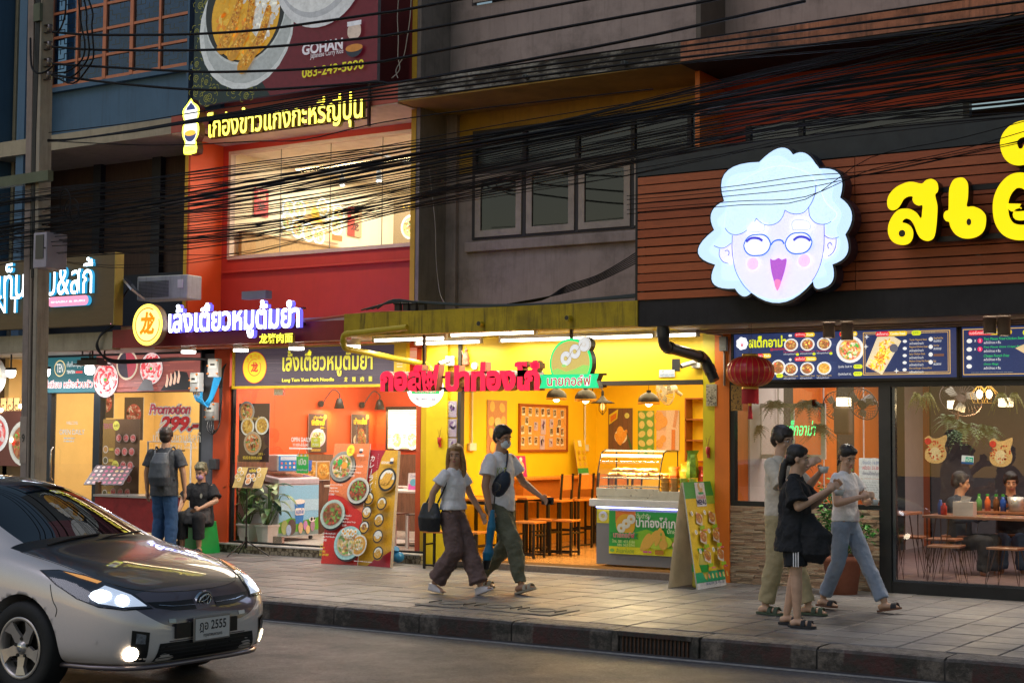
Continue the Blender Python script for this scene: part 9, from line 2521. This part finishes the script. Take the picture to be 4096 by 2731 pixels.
def mask(t,H,mat,yaw,pitch=0):
 m=MB();m.ell(H(.062,0,-.05),(.05,.062,.052),(0,R(pitch),R(yaw)),14);m.v=[v for v in m.v];o=fuse(m,'face_mask',mat,t,.008);m=MB()
 for sy in(-1,1):m.tube([H(.06,sy*.055,-.03),H(.03,sy*.075,-.01),H(-.005,sy*.085,0.)],.002,4)
 m.build('mask_loop',mat,o)
def bag(name,label,par,pts_loft,mat,strap=None,cat='bag',rz=0,vox=.01,fold=.02):
 t=thing(name,label,cat,par.location,par.rotation_euler[2]);t.scale=par.scale
 m=MB()
 for p in pts_loft:loft(m,p)if isinstance(p,list)else m.ell(*p)
 fuse(m,'bag_body',mat,t,vox,fold,2)
 if strap:
  m=MB()
  for s_ in strap:m.tube(spline(s_,5),.011,6)
  m.build('strap',mat,t)
 return t
BAGB=M('black_leather',(.014,.015,.018),.4,var=.3,bmp=.2)
w1,H,sho,pel=person('walking woman in white T-shirt and mauve trousers glancing back at the street',(2.66,-2.9,0),R(-4),.885,{-1:((.1,-.09,.5),(-.2,-.085,.11)),1:((.17,.09,.5),(.34,.085,.1))},{-1:((-.1,-.25,1.16),(-.13,-.27,.91)),1:((.06,.25,1.13),(.22,.25,.93))},-62,4,'mid','long',HAIRL,dict(mat=WT,hem=.97,loose=.022,sleeve=.5),dict(mat=MAU,r=(.115,.105,.108),to=.94,fold=.055),dict(kind='sneaker',mat=WSH,pitch={-1:.12,1:-.35}),female=True)
bag('shoulder_bag','black leather shoulder bag hanging at the side of the walking woman',w1,[[(V((-.15,-.24,.72)),.15,.05),(V((-.15,-.25,.88)),.17,.065),(V((-.14,-.235,1.05)),.11,.04)],[(V((-.24,-.16,.86)),.09,.05),(V((-.23,-.18,1.)),.1,.05)]],BAGB,[[(-.22,-.22,1.04),(-.1,-.2,1.25),(0.,-.15,1.43),(.03,-.17,1.28),(-.05,-.22,1.05)]])
m1,H,sho,pel=person('walking man with white T-shirt, face mask and olive trousers',(2.92,-2.42,0),R(-2),1.,{-1:((.24,-.09,.5),(.33,-.085,.1)),1:((.04,.09,.5),(-.3,.085,.13))},{-1:((0.,-.27,1.1),(.05,-.25,.86)),1:((.1,.28,1.13),(.34,.25,.99),.5)},-14,14,'tan','receding',None,dict(mat=WT,hem=.84,loose=.028,sleeve=.62),dict(mat=OLV,r=(.115,.095,.062),to=.97,fold=.055),dict(kind='sandal',mat=TSH,sole=M('beige_sole',(.35,.3,.22),.7),pitch={-1:-.28,1:.15}))
mask(m1,H,MASK,-14,14)
s=Sheet(.002,.002,.001,bgc=(.45,.5,.05));s.text('KLT',0,0,.11,.09,(.42,.45,.1),shear=.3)
s.build('shirt_print',PR(),m1,(.06,-.155,1.2),R(25))
bag('sling_bag','navy sling bag worn across the chest of the masked man',m1,[((.1,-.12,1.12),(.09,.05,.15),(0.,.45,.6))],M('navy_nylon',(.012,.022,.045),.45,bmp=.2),[[(.02,-.16,1.),(-.06,-.17,1.04)],[(.12,-.1,1.22),(.11,-.03,1.36),(.06,.04,1.46),(-.02,.08,1.42)]],fold=.012)
t=thing('umbrella','folded blue umbrella with black crook handle held by the masked man','umbrella',m1.location,m1.rotation_euler[2]);m=MB()
m.tube([V((.14+.045*math.cos(q),-.27,1.09+.045*math.sin(q)))for q in[k*.45-1.6 for k in range(12)]],.01,8);m.tube([V((.13,-.27,1.05)),V((.11,-.27,.85)),V((.02,-.26,.28))],.007,6);m.build('handle',BPL,t)
m=MB();loft(m,[(V((.025,-.26,.34)),.045,.045),(V((.04,-.26,.42)),.062,.06),(V((.055,-.26,.5)),.035,.035),(V((.08,-.265,.68)),.045,.042),(V((.1,-.27,.86)),.022,.022)],14);fuse(m,'canopy',M('blue_nylon',(.01,.16,.3),.5),t,.007,.014,1)
m=MB();loft(m,[(V((.015,-.26,.25)),.03,.03),(V((.025,-.26,.34)),.05,.05)],12);m.build('tip',BPL,t)
def phone(par,p,rot,label,w_=.075):
 m=MB();m.obox((0,0,0),(.145,.008,w_));o=m.build('phone',M('black_phone',(.01,.01,.012),.15),None,bevel=.004);o.matrix_world=par.matrix_basis@Matrix.Translation(V(p))@Euler(rot).to_matrix().to_4x4();tag(o,label,'phone')
phone(m1,(.44,.235,.945),(0,0,.1),'black phone in the swinging hand of the masked man')
a1,H,sho,pel=person('tall young man in cream shirt and khaki trousers lifting food to his mouth',(6.12,-2.6,0),R(-4),1.,{-1:((0.,-.1,.5),(-.1,-.1,.09)),1:((.1,.1,.5),(.22,.12,.09))},{-1:((.14,-.24,1.17),(.33,-.1,1.36),.6),1:((.16,.24,1.15),(.36,.08,1.3),.6)},-8,12,'light','fringe',M('brown_black_hair',(.025,.015,.01),.4,bmp=.4),dict(mat=CRS,hem=.9,loose=.02,sleeve=.95,fold=.03),dict(mat=KHK,r=(.105,.086,.078),to=.97,fold=.03),dict(kind='sandal',mat=GSH,sole=GSH))
m=MB()
for sy in(-1,1):m.tube([H(.1,sy*.032+.024*math.cos(q*PI/8),.004+.02*math.sin(q*PI/8))for q in range(17)],.0016,4);m.tube([H(.1,sy*.056,.006),H(0.,sy*.084,.008)],.0016,4)
m.build('glasses',MATS['chrome'],a1)
b1,H,sho,pel=person('girl in baggy black T-shirt and black shorts with a long ponytail, back to the street',(6.58,-3.36,0),R(12),.9,{-1:((.03,-.11,.5),(.04,-.13,.09)),1:((-.02,.1,.5),(-.1,.1,.09))},{-1:((.08,-.27,1.14),(.33,-.17,1.3),.6),1:((.12,.25,1.14),(.36,.08,1.33),.6)},8,8,'light','ponytail',None,dict(mat=BLT,hem=.72,loose=.05,flare=.03,sleeve=.85,fold=.05),dict(mat=BLT,r=(.115,.115,.1),to=.4,fold=.02),dict(kind='sandal',mat=SAN,sole=SAN),female=True)
s=Sheet(.002,.002,.001,bgc=(.7,.2,.02));s.text('GG',0,0,.1,.09,(.75,.22,.03),shear=.2,offset=.03);s.build('back_print',PR(),b1,(-.185,-.03,1.13),R(-80))
m=MB();[m.box(.02+q*.022,.03+q*.022,-.232,-.226,.58,.72)for q in range(3)];m.build('stripes',WT,b1)
m=MB();m.ell(H(-.105,-.03,0.),(.02,.012,.028),n=10);m.build('hair_clip',M('pink_clip',(.5,.16,.16),.4),b1)
bag('cloth_bag','large slouching black cloth bag hanging from the arm of the girl in black',b1,[[(V((.2,-.1,.62)),.07,.06),(V((.2,-.1,.7)),.16,.12),(V((.16,-.08,.88)),.2,.13),(V((.1,-.06,1.08)),.09,.07)]],BLT,[[(.1,-.06,1.05),(.08,-.12,1.2),(.04,-.18,1.3)]],fold=.05)
def bowl(par,p,label,col=(.6,.6,.58),r=.06):
 m=MB();m.lathe([(0.,-.03),(r*.6,-.03),(r,.03),(r*.97,.03),(r*.6,-.02),(0,-.02)],n=18);m.ell((0,0,.015),(r*.75,r*.75,.02),n=10,mi=1);o=m.build('food_bowl',[M('clear_plastic_bowl',col,.2),DON[0]],None);o.matrix_world=par.matrix_basis@Matrix.Translation(V(p));tag(o,label,'food container')
bowl(b1,(.42,0.,1.28),'clear plastic bowl held up by the girl in black');bowl(a1,(.44,0.,1.33),'white napkin and snack held at the mouth of the man in cream',(.65,.62,.6),.05)
c1_,H,sho,pel=person('girl in white T-shirt and light blue jeans looking down at her snack',(6.48,-1.88,0),R(-14),.9,{-1:((-.03,-.09,.5),(-.22,-.09,.11)),1:((.2,.09,.5),(.4,.1,.1))},{-1:((.07,-.25,1.12),(.28,-.14,1.19),.6),1:((.1,.24,1.12),(.3,.06,1.15),.6)},-22,24,'light','tied',None,dict(mat=WT,hem=.93,loose=.015,sleeve=.5),dict(mat=JNS,r=(.105,.08,.072),to=.95,fold=.03),dict(kind='sandal',mat=SAN,sole=BRS,straps=(.09,.115),pitch={1:-.2}),female=True)
bowl(c1_,(.38,-.02,1.14),'clear cup and snack in the hands of the girl in jeans',(.6,.55,.5),.045)
phone(c1_,(.36,0.,1.06),(1.45,0,.3),'dark phone held flat under the cup of the girl in jeans')
d1_,H,sho,pel=person('man seen from behind in dark grey shirt and blue jeans looking at the shabu restaurant',(-3.32,-1.05,0),R(112),.985,{-1:((.02,-.1,.5),(-.04,-.12,.09)),1:((.1,.1,.5),(.05,.12,.09))},None,6,-3,'mid','short',M('dark_brown_hair',(.03,.018,.014),.45,bmp=.4),dict(mat=GRS,hem=.8,loose=.03,sleeve=.72,flare=.01,fold=.03),dict(mat=DJN,r=(.105,.09,.08),to=.96,fold=.03),dict(kind='sneaker',mat=SAN))
bag('backpack','dark grey backpack on the back of the man in blue jeans',d1_,[[(V((-.22,-.02,.94)),.085,.13),(V((-.24,-.02,1.05)),.11,.15),(V((-.22,-.02,1.25)),.09,.135),(V((-.17,-.02,1.38)),.04,.1)]],M('slate_nylon',(.05,.06,.075),.55,var=.2,bmp=.2),[[(-.15,s_*.09,1.36),(-.02,s_*.12,1.46),(.1,s_*.13,1.36),(.12,s_*.14,1.2),(-.08,s_*.17,1.02)]for s_ in(-1,1)],fold=.015)
sx,sy_=-3.25,-.42
t=thing('plastic_stool','bright green plastic stool under the seated woman in black','stool',(sx,sy_,0));m=MB();GP=M('green_plastic',(.01,.3,.06),.35)
m.add([V((x*q,y*q,z))for(q,z)in((.19,0.),(.15,.4),(.15,.43))for(x,y)in((-1,-1),(1,-1),(1,1),(-1,1))],[(4*r0+i,4*r0+(i+1)%4,4*r0+4+(i+1)%4,4*r0+4+i)for r0 in range(2)for i in range(4)]+[(8,9,10,11)]);m.build('seat_and_legs',GP,t,bevel=.01)
e1_,H,sho,pel=person('seated woman in black polo and apron with lilac face mask and streaked hair',(sx,sy_,-.37),R(-72),.93,{-1:((.36,-.13,.93),(.3,-.14,.5)),1:((.36,.13,.93),(.32,.13,.5))},{-1:((.06,-.27,1.16),(.3,-.2,1.02)),1:((.08,.27,1.16),(.27,.12,1.06),.5)},-6,22,'mid','tufts',HAIRG,dict(mat=BLT,hem=.86,loose=.035,sleeve=.8,fold=.03),dict(mat=BLT,r=(.115,.095,.085),to=.86,fold=.02),dict(kind='sandal',mat=SAN,sole=SAN),female=True,hipz=.9)
mask(e1_,H,PMASK,-6,22)
m=MB();loft(m,[(V((.2,0,.84)),.24,.24),(V((.2,0,.97)),.22,.22),(V((.06,0,1.06)),.12,.17)]);fuse(m,'apron',M('charcoal_apron',(.028,.028,.033),.8,bmp=.2),e1_,.012,.04)
s=Sheet(.05,.07,.001,bgc=(.5,.48,.4),outline=ellipse(.025,.035,.022,.035,14));s.build('badge',PR(),e1_,(.165,.05,1.2),R(80))
phone(e1_,(.33,.05,1.06),(1.2,0,.2),'black phone in the lap of the seated woman')
SL={-1:((.4,-.12,.86),(.36,-.12,.46)),1:((.4,.12,.86),(.36,.13,.46))}
EA={-1:((.1,-.26,1.12),(.32,-.12,1.14),.6),1:((.1,.26,1.12),(.32,.12,1.14),.6)}
PA={-1:((.14,-.25,1.14),(.28,-.05,1.28),.6),1:((.14,.25,1.14),(.28,.05,1.28),.6)}
NV=cloth('navy_jacket',(.02,.03,.05));LSH=cloth('lilac_shirt',(.5,.44,.6));PLD=cloth('plaid_pinkish',(.5,.32,.34))
for(lab,x,y,rz,arms_,mt,slv,hair_,yw)in(('diner in a dark hooded jacket seen from behind at the left of the rear table',6.3,2.35,-10,EA,NV,1.9,'short',30),('young diner in a black T-shirt holding up a phone',6.72,3.05,-75,PA,BLT,.7,'fringe',5),('long haired diner in a pale plaid shirt turned away',7.15,3.5,60,EA,PLD,1.8,'long',0),('diner in a lilac shirt seen from behind at the right edge',7.5,1.95,100,EA,LSH,1.8,'short',0),('dark haired diner facing the street behind the lilac shirt',7.55,3.3,-85,EA,cloth('tan_shirt',(.3,.22,.18)),.7,'short',0)):
 p_,Hd_,_,_=person(lab,(x,y,-.4),R(rz),.97,SL,arms_,yw,12,'mid',hair_,None,dict(mat=mt,hem=.84,loose=.03,sleeve=slv),dict(mat=DJN if 'phone' in lab else BLT,r=(.1,.085,.08),to=.94),dict(kind='sneaker',mat=WSH),vox=.013,hipz=.88,group='diners behind the restaurant glass')
 if 'phone' in lab:phone(p_,(.36,0.,1.34),(.2,0,1.57),'pale phone raised by the young diner in black')
 dup(hs,(x,y,.04),0,'hairpin stool carrying the '+' '.join(lab.split()[:6]))
